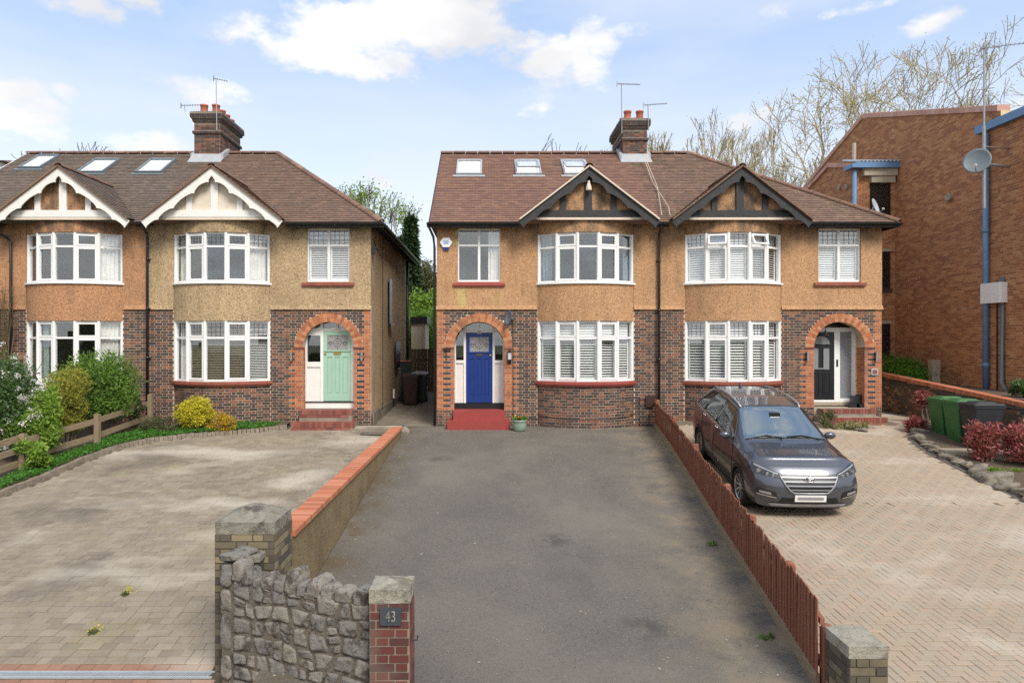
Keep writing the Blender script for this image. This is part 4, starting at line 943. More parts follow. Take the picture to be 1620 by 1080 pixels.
# skylights
def velux(P, H, x, Ya, Yb, w=.82, openq=False, mat='lead'):
    nrm_ = Vector((0, -SL, 1)).normalized(); vd = Vector((0, 1, SL)).normalized()
    a = Vector((x, Ya, EAVE_Z + SL * (Ya - EAVE_Y))); Lv = math.hypot(Yb - Ya, SL * (Yb - Ya)); X_ = Vector((1, 0, 0))
    q = MB(); f = .055
    c = lambda u, v, n: a + X_ * u + vd * v + nrm_ * n
    def bb(m, u0, u1, v0, v1, n0, n1): m.obox(c((u0 + u1) / 2, (v0 + v1) / 2, (n0 + n1) / 2), X_ * ((u1 - u0) / 2), vd * ((v1 - v0) / 2), nrm_ * ((n1 - n0) / 2))
    h = w / 2
    bb(q, -h, -h + f, 0, Lv, 0, .10); bb(q, h - f, h, 0, Lv, 0, .10); bb(q, -h + f, h - f, 0, f, 0, .10); bb(q, -h + f, h - f, Lv - f * 1.6, Lv, 0, .11)
    bb(q, -h - .09, h + .09, -.12, 0, .02, .04)
    O = P(q.build('roof_window', 'dish_grey' if H is HA or H is HB else 'lead', H))
    q = MB(); tilt = R(9) if openq else 0
    vd2 = (vd * math.cos(tilt) + nrm_ * math.sin(tilt)) if openq else vd
    top = c(0, Lv - f * 1.6, .09 if openq else .075)
    n2 = X_.cross(-vd2).normalized()
    if n2.dot(nrm_) < 0: n2 = -n2
    Lp = Lv - f * 2.6
    if openq:
        vdn = (-vd * math.cos(tilt) + nrm_ * math.sin(tilt)).normalized()
        cen = top + vdn * (Lp / 2); n2 = vdn.cross(X_).normalized(); n2 = n2 if n2.z > 0 else -n2
        q2 = MB()
        for u in (-1, 1): q2.obox(cen + X_ * u * (h - f - .02), X_ * .02, vdn * Lp / 2, n2 * .02)
        q2.obox(top + vdn * (Lp - .02), X_ * (h - f), vdn * .025, n2 * .025); q2.build('sash', 'upvc_white' if False else 'lead', O)
        q.obox(cen, X_ * (h - f - .04), vdn * (Lp / 2 - .03), n2 * .006)
    else: q.obox(c(0, f + Lp / 2, .07), X_ * (h - f), vd * (Lp / 2), nrm_ * .006)
    q.build('pane', 'roof_glass', O)
    q = MB(); bb(q, -h + f, h - f, f, Lv - f * 1.7, .04, .06); q.build('blind', 'blind_white', O)
for x, o in ((-.60, 0), (1.28, 1), (2.80, 1)): velux(PC, HC, x, 21.45, 22.55, openq=bool(o))
for x, ya, w in ((-14.75, 21.95, .72), (-12.6, 21.6, .85), (-10.75, 21.6, .85)): velux(PA, HA, x, ya, ya + 1.05, w)

# chimneys
def chimney(P, H, xc, y0, y1, z0, z1, pots, hw=.42, label=None):
    q = MB(); q.box(xc - hw, xc + hw, y0, y1, z0 - .9, z1 - .32); 
    for k, (e, a, b) in enumerate(((.06, z1 - .32, z1 - .23), (.11, z1 - .23, z1 - .02), (.05, z1 - .62 - .10, z1 - .62))): q.box(xc - hw - e + .006, xc + hw + e - .006, y0 - e + .006, y1 + e - .006, a, b)
    C = P(q.build('chimney', 'grey_mortar', H))
    rows = int((z1 - .33 - (z0 - .7)) / .075)
    for org, ud, nd, ln in (((xc - hw, y0, 0), (1, 0, 0), (0, -1, 0), 2 * hw), ((xc + hw, y0, 0), (0, 1, 0), (1, 0, 0), y1 - y0), ((xc - hw, y0, 0), (0, 1, 0), (-1, 0, 0), y1 - y0)):
        if (nd[0] > 0 and xc > 0) or (nd[0] < 0 and xc < 0): continue
        brickwork(C, org, ud, nd, z0 - .72, rows, lambda z, r, ln=ln: [(0, ln)], lambda u, z, r: 'multi_brick', nobj=40 if nd[1] else 0)
        for e, a, n in ((.06, z1 - .32, 1), (.11, z1 - .22, 2), (.05, z1 - .72, 1)):
            brickwork(C, Vector(org) + Vector(nd) * e - Vector(ud) * e, ud, nd, a, n, lambda z, r, ln=ln, e=e: [(0, ln + 2 * e)], lambda u, z, r: 'dark_brick', nobj=0)
    q = MB(); e = .11
    q.hexa([(xc - hw - e, y0 - e, z1 - .02), (xc + hw + e, y0 - e, z1 - .02), (xc + hw + e, y1 + e, z1 - .02), (xc - hw - e, y1 + e, z1 - .02), (xc - hw + .05, y0 + .05, z1 + .05), (xc + hw - .05, y0 + .05, z1 + .05), (xc + hw - .05, y1 - .05, z1 + .05), (xc - hw + .05, y1 - .05, z1 + .05)]); q.build('flaunching', 'cap_stone', C)
    q = MB(); e = .04; zf = EAVE_Z + SL * (y0 - EAVE_Y)
    q.hexa([(xc - hw - .12, y0 - .26, zf - .26 * SL + .03), (xc + hw + .12, y0 - .26, zf - .26 * SL + .03), (xc + hw + .12, y0 - .02, zf + .05), (xc - hw - .12, y0 - .02, zf + .05), (xc - hw - .12, y0 - .25, zf - .25 * SL + .05), (xc + hw + .12, y0 - .25, zf - .25 * SL + .05), (xc + hw + .03, y0 - .012, zf + .20), (xc - hw - .03, y0 - .012, zf + .20)])
    for s in (-1, 1):
        xx = xc + s * hw; yr = min(y1, RIDGE_Y)
        q.prism([(xx, y0 - .02, zf + .02), (xx, yr, zf + SL * (yr - y0) + .02), (xx, yr, zf + SL * (yr - y0) + .16), (xx, y0 - .02, zf + .2)], (s * .12, 0, 0))
    q.build('lead_flashing', 'lead', C)
    for (px_, py_, h) in pots:
        q = MB(); q.lathe((xc + px_, py_, z1 + .02), [(.135, 0), (.12, .04), (.115, h - .06), (.135, h - .05), (.135, h), (.10, h), (.09, h - .15)], 16); q.build('chimney_pot', 'terracotta', C, True)
    return C
chimney(PD, HD, 4.90, 22.75, 24.6, 8.3, 9.72, [(-.2, 23.0, .32), (.21, 23.0, .32), (-.2, 23.7, .3), (.21, 23.7, .3), (-.2, 24.35, .28), (.21, 24.35, .28)], .40)
chimney(PB, HB, -9.36, 22.75, 24.6, 8.3, 9.95, [(-.2, 23.0, .3), (.2, 23.0, .3), (.22, 23.45, .26), (.22, 23.85, .24), (.22, 24.25, .2), (-.2, 24.1, .26)], .43)
def aerial(label, base, top, adir, ln, n, arm=None):
    base, top = Vector(base), Vector(top); o = empty('tv_aerial', base, label, 'aerial', 'tv aerials on the chimneys'); inv = Matrix.Translation(-base)
    q = MB(); q.tube([base, top] if not arm else [base, *map(Vector, arm), top], .015, 6); m = q.build('mast', 'metal_grey', o); m.matrix_parent_inverse = inv
    d = Vector(adir).normalized(); s = d.cross(Vector((0, 0, 1))).normalized(); q = MB(); a = top - d * ln * .18; b = top + d * ln * .82; q.tube([a, b], .010, 5)
    for k in range(n):
        p = a.lerp(b, (k + .5) / n); q.tube([p - s * .09 , p + s * .09], .006, 4); q.tube([p - Vector((0, 0, .03)), p + Vector((0, 0, .03))], .006, 4)
    q.tube([a + Vector((0, 0, -.09)), a + Vector((0, 0, .09))], .018, 5); m = q.build('antenna', 'metal_grey', o); m.matrix_parent_inverse = inv
aerial('tall thin aerial mast on left side of the right chimney', (XX(983, 22.7), 22.6, 9.2), (XX(983, 22.6), 22.6, ZZ(133, 22.6)), (1, .4, .12), .9, 9)
aerial('short aerial on right side of the right chimney', (XX(1026, 22.6), 22.6, 9.3), (XX(1025, 22.6), 22.6, ZZ(166, 22.6)), (1, .2, .13), .85, 9)
aerial('tall aerial mast standing up from the left chimney', (XX(343, 22.6), 22.6, 9.3), (XX(342, 22.6), 22.6, ZZ(125, 22.6)), (1, .5, -.05), .45, 6)
aerial('bent aerial arm on left side of the left chimney', (XX(307, 22.6), 22.6, 9.4), (XX(292, 22.6), 22.6, ZZ(167, 22.6)), (1, .2, .10), .65, 8, arm=[(XX(303, 22.6), 22.6, ZZ(190, 22.6)), (XX(293, 22.6), 22.6, ZZ(178, 22.6))])

# ------------------------------------------------------------------ terrain
def prof(tab):
    xs, zs = zip(*sorted(tab)); return lambda y: float(np.interp(y, xs, zs))
zC = prof([(-2, -1.0), (4, -.92), (6.4, -.81), (10, -.56), (15.4, -.14), (18.8, 0.0), (28, .12)])
zL = prof([(-2, -1.35), (4, -1.3), (7.1, -1.1), (18.8, .05), (28, .1)])
zR = prof([(-2, -1.2), (4, -1.06), (7, -.94), (12.5, -.635), (15.1, -.245), (18.3, .16), (21, .1), (28, .1)])
def fenceX(y): return 4.58 - (18.8 - y) * .1225
def sheet(name, mat, xl, xr_, ya, yb, zf, nx=24, ny=60, dz=0., kind='structure', thick=.25, parent=None):
    V = []; Fc = []
    for j in range(ny + 1):
        y = ya + (yb - ya) * j / ny; a, b = xl(y), xr_(y)
        for i in range(nx + 1): V.append((a + (b - a) * i / nx, y, zf(y) + dz))
    for j in range(ny):
        for i in range(nx): k = j * (nx + 1) + i; Fc.append((k, k + 1, k + nx + 2, k + nx + 1))
    me = bpy.data.meshes.new(name); me.from_pydata(V, [], Fc); o = link(name, me, mat, parent)
    if kind: o['kind'] = kind
    return o
c_ = lambda v: (lambda y: v)
V = []; ys = [-400, -40, -12, -6, -2, 4, 18, 40, 400]; zs_ = [-1.9, -1.8, -1.75, -1.7, -1.7, -1.6, -.6, -.3, -.3]
xs_ = [-400, -60, -16, 16, 60, 400]
me = bpy.data.meshes.new('ground'); V = [(x, y, z) for y, z in zip(ys, zs_) for x in xs_]; nx = len(xs_)
me.from_pydata(V, [], [(j * nx + i, j * nx + i + 1, (j + 1) * nx + i + 1, (j + 1) * nx + i) for j in range(len(ys) - 1) for i in range(nx - 1)]); plain('verge_grass', (.07, .09, .035), .95, var=.3)
o = link('ground', me, 'verge_grass'); o['kind'] = 'structure'
sheet('asphalt_driveway', 'asphalt', lambda y: -2.2 if y < 17.5 else -3.3, lambda y: fenceX(y) + .01, 3.6, 18.9, zC, 20, 80)
sheet('side_passage', 'passage_concrete', c_(-3.3), c_(-1.40), 18.7, 29, lambda y: zC(y) + .006 + .02 * max(0, y - 19), 4, 20)
sheet('road', 'asphalt', c_(-60), c_(60), -10, -1.5, c_(-1.55), 10, 4); sheet('pavement', 'concrete', c_(-60), c_(60), -1.5, 2.2, c_(-1.4), 10, 4)
# left drive base + pavers
kerb = [(-9.1, 6.3), (-9.2, 10.0), (-9.15, 12.6), (-9.0, 13.8), (-8.98, 15.1), (-8.75, 16.2), (-8.35, 16.85), (-7.56, 17.32), (-6.6, 17.65), (-5.9, 17.95), (-5.42, 18.35)]
def kx(y):
    return float(np.interp(y, [p[1] for p in kerb], [p[0] for p in kerb]))
LD = sheet('block_paved_driveway', 'joint_soil', lambda y: kx(y), c_(-2.3), 3.6, 18.8, zL, 20, 60, dz=-.009)
RDv = sheet('herringbone_driveway', 'joint_sand', lambda y: fenceX(y) + .02, lambda y: 12.9, 3.0, 28, zR, 20, 80, dz=-.009)
def slopeframe(zf, y):
    s = (zf(y + .1) - zf(y - .1)) / .2; v = Vector((0, 1, s)).normalized(); return v, Vector((0, -v.z, v.y))
def paving(parent, zf, cells, mat, objs, order, mats2=None):
    """cells: (x,y,w,d,rot) sizes along x and y"""
    cells.sort(key=order); V = []; Fc = []; Rr = []; MI = []
    for i, (x, y, w, d, mt) in enumerate(cells):
        v, n = slopeframe(zf, y); p = Vector((x, y, zf(y))); j = random.uniform(-.0025, .003); g = .004
        if i < objs:
            key = ('pv', mt, w, d)
            if key not in UNIT:
                q = MB(); b = .005; hw, hd = w / 2 - .0015, d / 2 - .0055
                q.hexa([(-hw, -hd, -.05), (hw, -hd, -.05), (hw, hd, -.05), (-hw, hd, -.05), (-hw, -hd, -b), (hw, -hd, -b), (hw, hd, -b), (-hw, hd, -b)], 0., skip=(0, 1))
                q.hexa([(-hw, -hd, -b), (hw, -hd, -b), (hw, hd, -b), (-hw, hd, -b), (-hw + b, -hd + b, 0), (hw - b, -hd + b, 0), (hw - b, hd - b, 0), (-hw + b, hd - b, 0)], 0., skip=(0,))
                o = q.build('paver', mt); UNIT[key] = o.data; bpy.data.objects.remove(o)
            inst('paver', UNIT[key], parent, p + n * j, (1, 0, 0), v, n); continue
        hw, hd = w / 2 - .0015, d / 2 - .0055; b = .004; b0 = len(V); X_ = Vector((1, 0, 0)); tl = random.uniform(-.0015, .0015)
        for (a, c) in ((-1, -1), (1, -1), (1, 1), (-1, 1)): V.append(tuple(p + X_ * a * (hw - b) + v * c * (hd - b) + n * (j + tl * a)))
        for (a, c) in ((-1, -1), (1, -1), (1, 1), (-1, 1)): V.append(tuple(p + X_ * a * hw + v * c * hd + n * (j - b)))
        for (a, c) in ((-1, -1), (1, -1), (1, 1), (-1, 1)): V.append(tuple(p + X_ * a * hw + v * c * hd - n * .014))
        Fc.append((b0, b0 + 1, b0 + 2, b0 + 3)); Rr.append(0)
        for k in range(4):
            k2 = (k + 1) % 4; Fc.append((b0 + 4 + k, b0 + 4 + k2, b0 + k2, b0 + k)); Fc.append((b0 + 8 + k, b0 + 8 + k2, b0 + 4 + k2, b0 + 4 + k))
        r = random.random(); Rr[-1:] = [r] * 9
        MI += [0 if mt == mat else 1] * 9
    me = bpy.data.meshes.new('paving'); me.from_pydata(V, [], Fc); me.materials.append(MT[mat])
    if mats2: me.materials.append(MT[mats2])
    me.attributes.new('rnd', 'FLOAT', 'FACE').data.foreach_set('value', Rr); me.polygons.foreach_set('material_index', MI)
    o = link('paving', me, None, parent); o['kind'] = 'stuff'
cells = []; y = 6.2; row = 0
while y < 18.6:
    d = .14; yc = y + d / 2; x = kx(yc) + .06 + random.uniform(0, .1)
    first = 7.22 < yc < 7.36
    while x < -2.36:
        w = random.choice((.12, .16, .16, .2, .2, .24)) if not first else .16
        if x + w > -2.34: w = -2.34 - x
        if w > .05 and not (yc < 7.9 and -2.9 < x + w / 2 < -2.1): cells.append((x + w / 2, yc, round(w, 3) if w > .11 else w, d, 'paver_red' if (first or (yc < 7.2)) else 'paver_grey'))
        x += w
    y += d; row += 1
cells = [c for c in cells if not (7.06 < c[1] < 7.19)]
paving(LD, zL, cells, 'paver_grey', 300, lambda c: (0 if (7.0 < c[1] and c[2] in (.12, .16, .2, .24) and c[0] > -c[1] * .72) else 99) + c[1], 'paver_red')
# herringbone, 200 x 100 blocks square to the drive
edgeR = [(3.0, 10.3), (12.8, 10.0), (15.6, 10.1), (16.6, 10.35), (17.35, 10.76), (18.0, 11.6), (19.2, 12.45), (28, 12.5)]
def rx(y): return float(np.interp(y, [p[0] for p in edgeR], [p[1] for p in edgeR]))
cells = []; a = .1
def herr():
    for j in range(0, 250):
        for i in range(0, 130):
            k = (i - j) % 4; x = 2.6 + a * i; y = 4.4 + a * j
            if k == 0: yield (x + a, y + a / 2, 2 * a, a)
            elif k == 3: yield (x + a / 2, y + a, a, 2 * a)
for (X, Y, w, d) in herr():
    if Y > 27 or Y < 5.0: continue
    if X - w / 2 < fenceX(Y) + .04 or X + w / 2 > rx(Y) - .1: continue
    if Y > 18.0 and X < 10.95: continue
    if X / Y > .86: continue
    cells.append((X, Y, w, d, 'paver_buff'))
paving(RDv, zR, cells, 'paver_buff', 300, lambda c: c[1] + (50 if c[0] < 3.6 and c[1] < 6.5 else 0) + (50 if (c[0] / c[1] > .79) else 0) + (50 if 1080 * (2.4 - zR(c[1])) / c[1] > 560 else 0))
# border course along the right edge
q = MB()
for (ya, xa), (yb, xb) in zip(edgeR[1:-1], edgeR[2:]):
    n = max(1, int(math.hypot(xb - xa, yb - ya) / .205))
    for k in range(n):
        f = (k + .5) / n; y = ya + (yb - ya) * f; x = xa + (xb - xa) * f; t = Vector((xb - xa, yb - ya, 0)).normalized(); nn_ = Vector((t.y, -t.x, 0))
        sl = (zR(y + .1) - zR(y - .1)) / .2; t.z = sl * t.y; nn_.z = sl * nn_.y
        q.obox((x - .06, y, zR(y) - .02), t * .098, nn_ * .048, (0, 0, .022))
plain('kerb_block_grey', (.24, .20, .155), .9, var=.4, sc=9); plain('kerb_charcoal', (.11, .10, .09), .9, var=.25); o = q.build('border_course', 'kerb_charcoal', RDv); o['kind'] = 'stuff'

# drain channel in front of left drive
dr = empty('drainage_channel', (-4, 7.12, -1.1), 'galvanised slotted drainage channel across the left driveway', 'drain')
q = MB(); z = zL(7.12); yy0, yy1 = 7.06, 7.19; x0, x1 = -8.5, -2.86
q.box(x0, x1, yy0, yy0 + .022, z - .03, z + .004); q.box(x0, x1, yy1 - .022, yy1, z - .03, z + .008)
x = x0
while x < x1 - .06:
    q.hexa([(x, yy0 + .022, z - .02), (x + .012, yy0 + .022, z - .02), (x + .042, yy1 - .022, z - .02), (x + .03, yy1 - .022, z - .02), (x, yy0 + .022, z + .004), (x + .012, yy0 + .022, z + .004), (x + .042, yy1 - .022, z + .007), (x + .03, yy1 - .022, z + .007)]); x += .028
o = q.build('grating', 'galvanised', dr); o.matrix_parent_inverse = Matrix.Translation(-dr.location)
q = MB(); q.box(x0, x1, yy0 + .01, yy1 - .01, z - .12, z - .05); o = q.build('channel', 'void_black', dr); o.matrix_parent_inverse = Matrix.Translation(-dr.location)

# raised kerb of upright blocks round left bed
KB_ = empty('kerb_edging', (-8.9, 14, zL(14)), 'curved row of upright grey blocks edging the left flower bed', 'kerb'); ki = Matrix.Translation(-KB_.location)
pts = [Vector((x, y, 0)) for x, y in kerb]; seg = []; 
for p, q_ in zip(pts, pts[1:]):
    n = max(1, int((q_ - p).length / .1))
    for k in range(n): seg.append((p.lerp(q_, (k + .5) / n), (q_ - p).normalized()))
for p, t in seg:
    if p.y < 10: continue
    q = MB(); nn_ = Vector((t.y, -t.x, 0)); h = .10 + random.uniform(-.008, .008)
    q.obox((p.x, p.y, zL(p.y) + h - .09), t * .046, nn_ * .055, (random.uniform(-.004, .004), 0, .09), 0.)
    o = q.build('kerb_block', 'kerb_block_grey', KB_); o.matrix_parent_inverse = ki
me = MT['kerb_charcoal']
# beds
sheet('left_flower_bed', 'soil', c_(-16), lambda y: kx(y) - .03, 8, 18.9, lambda y: zL(y) + .06 + .0 * y, 10, 30)
q = MB(); kk = [(x, y) for x, y in kerb if y > 12]
for (xa, ya), (xb, yb) in zip(kk, kk[1:]): q.poly([(xa - .03, ya + .03, zL(ya) + .065), (xb - .03, yb + .03, zL(yb) + .065), (xb - .03 if xb > -8.8 else xb - .2, 18.8, .12), (xa - .03 if xa > -8.8 else xa - .2, 18.8, .12)])
o = q.build('planting_bed_soil', 'soil'); o['kind'] = 'structure'
sheet('right_flower_bed', 'soil', lambda y: rx(y), c_(12.72), 8, 18.4, lambda y: zR(y) + .07, 10, 30)
q = MB(); q.poly([(10.22, 15.25, -.10), (11.2, 14.75, -.115), (12.0, 14.95, -.115), (12.0, 17.3, -.10), (10.35, 17.2, -.09)]); 
q.prism([(10.22, 15.25, -.26), (11.2, 14.75, -.26), (12.0, 14.95, -.26), (12.0, 17.3, -.26), (10.35, 17.2, -.26)], (0, 0, .155)); o = q.build('bin_pad', 'concrete'); tag(o, 'pale concrete slab under the three wheeled bins by the wall', 'slab')

# ------------------------------------------------------------------ generic vegetation
def leafcloud(name, mat, pts, size, parent=None, aspect=1.6, kind=None, up=.3, seed=0):
    r = np.random.default_rng(seed); n = len(pts); pts = np.asarray(pts)
    d = r.normal(size=(n, 3)); d[:, 2] = d[:, 2] * .7 + up; d /= np.linalg.norm(d, axis=1)[:, None]
    e = np.cross(d, r.normal(size=(n, 3))); e /= np.linalg.norm(e, axis=1)[:, None]; nn_ = np.cross(d, e)
    s = size * r.uniform(.6, 1.3, n)[:, None]
    V = np.stack([pts, pts + d * s * .5 * aspect + e * s * .38 + nn_ * s * .1, pts + d * s * aspect, pts + d * s * .5 * aspect - e * s * .38 + nn_ * s * .1], 1).reshape(-1, 3)
    me = bpy.data.meshes.new(name); me.vertices.add(4 * n); me.vertices.foreach_set('co', V.ravel()); me.loops.add(4 * n); me.loops.foreach_set('vertex_index', np.arange(4 * n)); me.polygons.add(n)
    me.polygons.foreach_set('loop_start', np.arange(0, 4 * n, 4)); me.polygons.foreach_set('loop_total', np.full(n, 4)); me.update(calc_edges=True)
    me.materials.append(MT[mat]); me.attributes.new('rnd', 'FLOAT', 'FACE').data.foreach_set('value', r.random(n).astype(np.float32))
    o = link(name, me, None, parent)
    if kind: o['kind'] = kind
    return o
def blobs(c, rad, n, k, seed, shell=.55, flat=1):
    """points on clumpy sub-blobs inside an ellipsoid"""
    r = np.random.default_rng(seed); c = np.array(c); rad = np.array(rad)
    u = r.normal(size=(k, 3)); u /= np.linalg.norm(u, axis=1)[:, None]; u *= r.uniform(.35, 1, k)[:, None] ** .6
    cen = c + u * rad * .78; cr = r.uniform(.2, .42, k)
    i = r.integers(0, k, n); w = r.normal(size=(n, 3)); w /= np.linalg.norm(w, axis=1)[:, None]; w *= (r.uniform(shell, 1.08, n) )[:, None]
    p = cen[i] + w * rad * cr[i][:, None]
    return p
def stems(name, base, c, rad, n, mat='bark', seed=0, parent=None, r0=.018):
    r = random.Random(seed); q = MB(); base = Vector(base)
    for k in range(n):
        a = r.uniform(0, 6.28); f = r.uniform(.3, .95); e = Vector((c[0] + rad[0] * f * math.cos(a), c[1] + rad[1] * f * math.sin(a), c[2] + rad[2] * r.uniform(-.2, .9)))
        b = base + Vector((r.uniform(-.12, .12), r.uniform(-.12, .12), 0)); mid = b.lerp(e, .5) + Vector((0, 0, rad[2] * .2)); q.tube([b, mid, e], [r0, r0 * .6, r0 * .25], 5)
    return q.build(name, mat, parent)
def bush(name, label, c, rad, n, size, mat, seed, base_z, k=26, extra=None, nst=9, aspect=1.6, cat='shrub', shell=.5, group=None, bark='bark', up=.3):
    o = empty(name, (c[0], c[1], base_z), label, cat, group); inv = Matrix.Translation(-o.location)
    f = leafcloud('foliage', mat, blobs(c, rad, n, k, seed, shell), size, o, aspect, seed=seed, up=up); f.matrix_parent_inverse = inv
    s = stems('stems', (c[0], c[1], base_z - .05), c, rad, nst, bark, seed, o); s.matrix_parent_inverse = inv
    if extra:
        nm, mt, nn_, sz, cl = extra
        cc = blobs(c, np.array(rad) * 1.03, cl, k, seed + 5, .9); r = np.random.default_rng(seed + 9); i = r.integers(0, cl, nn_)
        pts = cc[i] + r.normal(size=(nn_, 3)) * .035; e = leafcloud(nm, mt, pts, sz, o, 1.0, seed=seed + 2, up=.6); e.matrix_parent_inverse = inv
    return o
gz = zL(15) + .05
bush('flowering_shrub', 'tall dark green shrub with white flower clusters at left edge', (-10.9, 14.9, 1.0), (1.35, .9, 1.35), 15000, .05, 'leaf_dark', 11, gz, 60, ('blossom', 'petal_white', 9000, .034, 260))
bush('evergreen_shrub', 'bright leafy green shrub right of the white flowering shrub', (-9.85, 14.9, .55), (.62, .5, .95), 9000, .05, 'leaf_fresh', 12, gz, 34)
bush('evergreen_shrub', 'low bright leafed shrub leaning over the lower rail fence', (-9.45, 14.15, -.05), (.36, .25, .38), 2600, .055, 'leaf_fresh', 13, zL(14) + .05, 12)
bush('feathery_shrub', 'tall yellow green feathery shrub behind the rail fence', (-9.95, 16.2, .85), (.62, .5, .85), 8000, .035, 'leaf_yellow', 14, gz, 40, aspect=2.6, up=.9)
bush('leafy_shrub', 'large mid green spreading shrub in front of the left bay window', (-9.95, 17.3, 1.15), (1.15, .75, .98), 15000, .042, 'leaf_mid', 15, gz, 60, aspect=2.2, up=.5)
bush('dark_shrub', 'small purple brown shrub beside the drainpipe', (-9.25, 17.9, .62), (.30, .25, .38), 1800, .035, 'leaf_olive', 16, .1, 12)
bush('heather_shrub', 'low grey green shrub beside the golden bush', (-8.45, 17.55, .16), (.62, .35, .30), 4500, .03, 'leaf_olive', 17, 0, 22)
bush('golden_bush', 'rounded bright yellow bush below the bay window', (-7.55, 17.72, .46), (.56, .36, .50), 11000, .034, 'leaf_gold', 18, 0, 40)
bush('golden_bush', 'low amber yellow bush right of the rounded yellow bush', (-6.88, 17.72, .2), (.46, .30, .28), 5000, .032, 'leaf_amber', 19, 0, 26)
bush('climbing_vine', 'bare twiggy climber on the wall at the left edge', (XX(14), 18.6, 2.9), (.45, .15, 1.4), 700, .03, 'leaf_olive', 20, .1, 20, nst=40, cat='climber', bark='twig_brown')
# ground cover
def cover(name, label, poly, zf, n, size, seed, mat='leaf_cover', h=.10):
    r = np.random.default_rng(seed); P_ = []
    xs = [p[0] for p in poly]; ys = [p[1] for p in poly]
    def ins(x, y):
        c = False
        for (x1, y1), (x2, y2) in zip(poly, poly[1:] + poly[:1]):
            if (y1 > y) != (y2 > y) and x < (x2 - x1) * (y - y1) / (y2 - y1) + x1: c = not c
        return c
    while len(P_) < n:
        x, y = r.uniform(min(xs), max(xs)), r.uniform(min(ys), max(ys))
        if ins(x, y): P_.append((x, y, zf(y) + .05 + r.uniform(0, h) * (.6 + .4 * math.sin(x * 5) * math.cos(y * 4))))
    o = leafcloud(name, mat, P_, size, None, 1.1, seed=seed, up=.6); tag(o, label, 'ground cover', kind='stuff')
kp = [(x - .08, y) for x, y in kerb if y > 9]
cover('ground_cover', 'green ground cover plants behind the curved kerb', [(-9.75, 9.9), (-9.62, 13), (-9.55, 15), (-9.3, 17), (-9.0, 17.9), (-6.0, 18.5)] + kp[::-1], lambda y: zL(y) + .05, 15000, .045, 30)

# rail fence
rf = empty('post_and_rail_fence', (-9.4, 15, zL(15)), 'low timber post and rail fence beside the left flower bed', 'fence'); inv = Matrix.Translation(-rf.location)
fp = [(-10.15, 10.1), (-9.9, 12.2), (-9.67, 14.2), (-9.24, 16.15), (-9.05, 18.3)]
for i, (x, y) in enumerate(fp):
    q = MB(); g = zL(y); h = .82 if i < 4 else .9; q.box(x - .055, x + .055, y - .055, y + .055, g - .1, g + h); q.obox((x, y, g + h), (.05, 0, .0), (0, .05, 0), (0, 0, .015)); o = q.build('post', 'rail_wood', rf); o.matrix_parent_inverse = inv
for (xa, ya), (xb, yb) in zip(fp, fp[1:]):
    for h in (.22, .50, .74) if ya < 14 else (.30, .66):
        a = Vector((xa - .07, ya, zL(ya) + h)); b = Vector((xb - .07, yb, zL(yb) + h)); d = (b - a) / 2; q = MB(); q.obox((a + b) / 2, d, d.cross(Vector((0, 0, 1))).normalized() * .019, (0, 0, .062)); o = q.build('rail', 'rail_wood', rf); o.matrix_parent_inverse = inv

# ------------------------------------------------------------------ boundary wall with brick coping between the two drives
bw = empty('boundary_wall', (-2.3, 12, -.5), 'low roughcast wall with orange brick coping between the driveways', 'wall'); inv = Matrix.Translation(-bw.location)
ya, yb = 7.72, 17.45; zt = lambda y: .235 - (y - ya) * .008 if y < 16 else .17
q = MB(); n = 30
for k in range(n):
    y, y2 = ya + (yb - ya) * k / n, ya + (yb - ya) * (k + 1) / n; zb_ = -1.5
    q.hexa([(-2.41, y, zb_), (-2.21, y, zb_), (-2.21, y2, zb_), (-2.41, y2, zb_), (-2.41, y, zt(y) - .07), (-2.21, y, zt(y) - .07), (-2.21, y2, zt(y2) - .07), (-2.41, y2, zt(y2) - .07)], .5, skip=(2, 4) if 0 < k < n - 1 else ())
o = q.build('roughcast_wall', 'wall_roughcast', bw); o.matrix_parent_inverse = inv
y = ya; i = 0; cm = MB(); cm.box(-.135, .135, .004, .071, -.065, 0, 0.); co = cm.build('x', 'coping_brick'); cme = co.data; bpy.data.objects.remove(co)
while y < yb - .07:
    o = inst('coping_brick', cme, bw, Vector((-2.315, y, zt(y) + random.uniform(-.002, .002))) - bw.location); y += .075
q = MB(); q.box(-2.44, -2.19, ya, yb, zt(yb) - .075, zt(yb) - .06); 

def rock(seed, s, mat):
    r = np.random.default_rng(seed); import bmesh
    bm = bmesh.new(); bmesh.ops.create_icosphere(bm, subdivisions=3, radius=1)
    ph = r.uniform(0, 6, 9)
    for v in bm.verts:
        c = v.co; k = 1 + .16 * math.sin(3 * c.x + ph[0]) * math.cos(2.5 * c.y + ph[1]) + .12 * math.sin(5 * c.z + ph[2] + 2 * c.x) + .07 * math.sin(9 * c.y + ph[3]) * math.sin(8 * c.x + ph[4]) + .04 * math.sin(17 * c.z + ph[5]) * math.cos(15 * c.x + ph[6])
        for a in range(3): c[a] = math.copysign(abs(c[a]) ** .75, c[a])
        v.co = Vector((c.x * s[0], c.y * s[1], c.z * s[2])) * k
    me = bpy.data.meshes.new('rock'); bm.to_mesh(me); bm.free(); me.materials.append(MT[mat]); me.polygons.foreach_set('use_smooth', [True] * len(me.polygons)); return me
ROCK = [rock(i, (1, 1, 1), 'rockery') for i in range(6)]
def put_rock(parent, name, me, loc, sc, rz=0, inv=None):
    o = bpy.data.objects.new(name, me); COL.objects.link(o); o.parent = parent
    if inv is not None: o.matrix_parent_inverse = inv
    o.location = loc; o.scale = sc; o.rotation_euler = (random.uniform(-.15, .15), random.uniform(-.15, .15), rz); return o
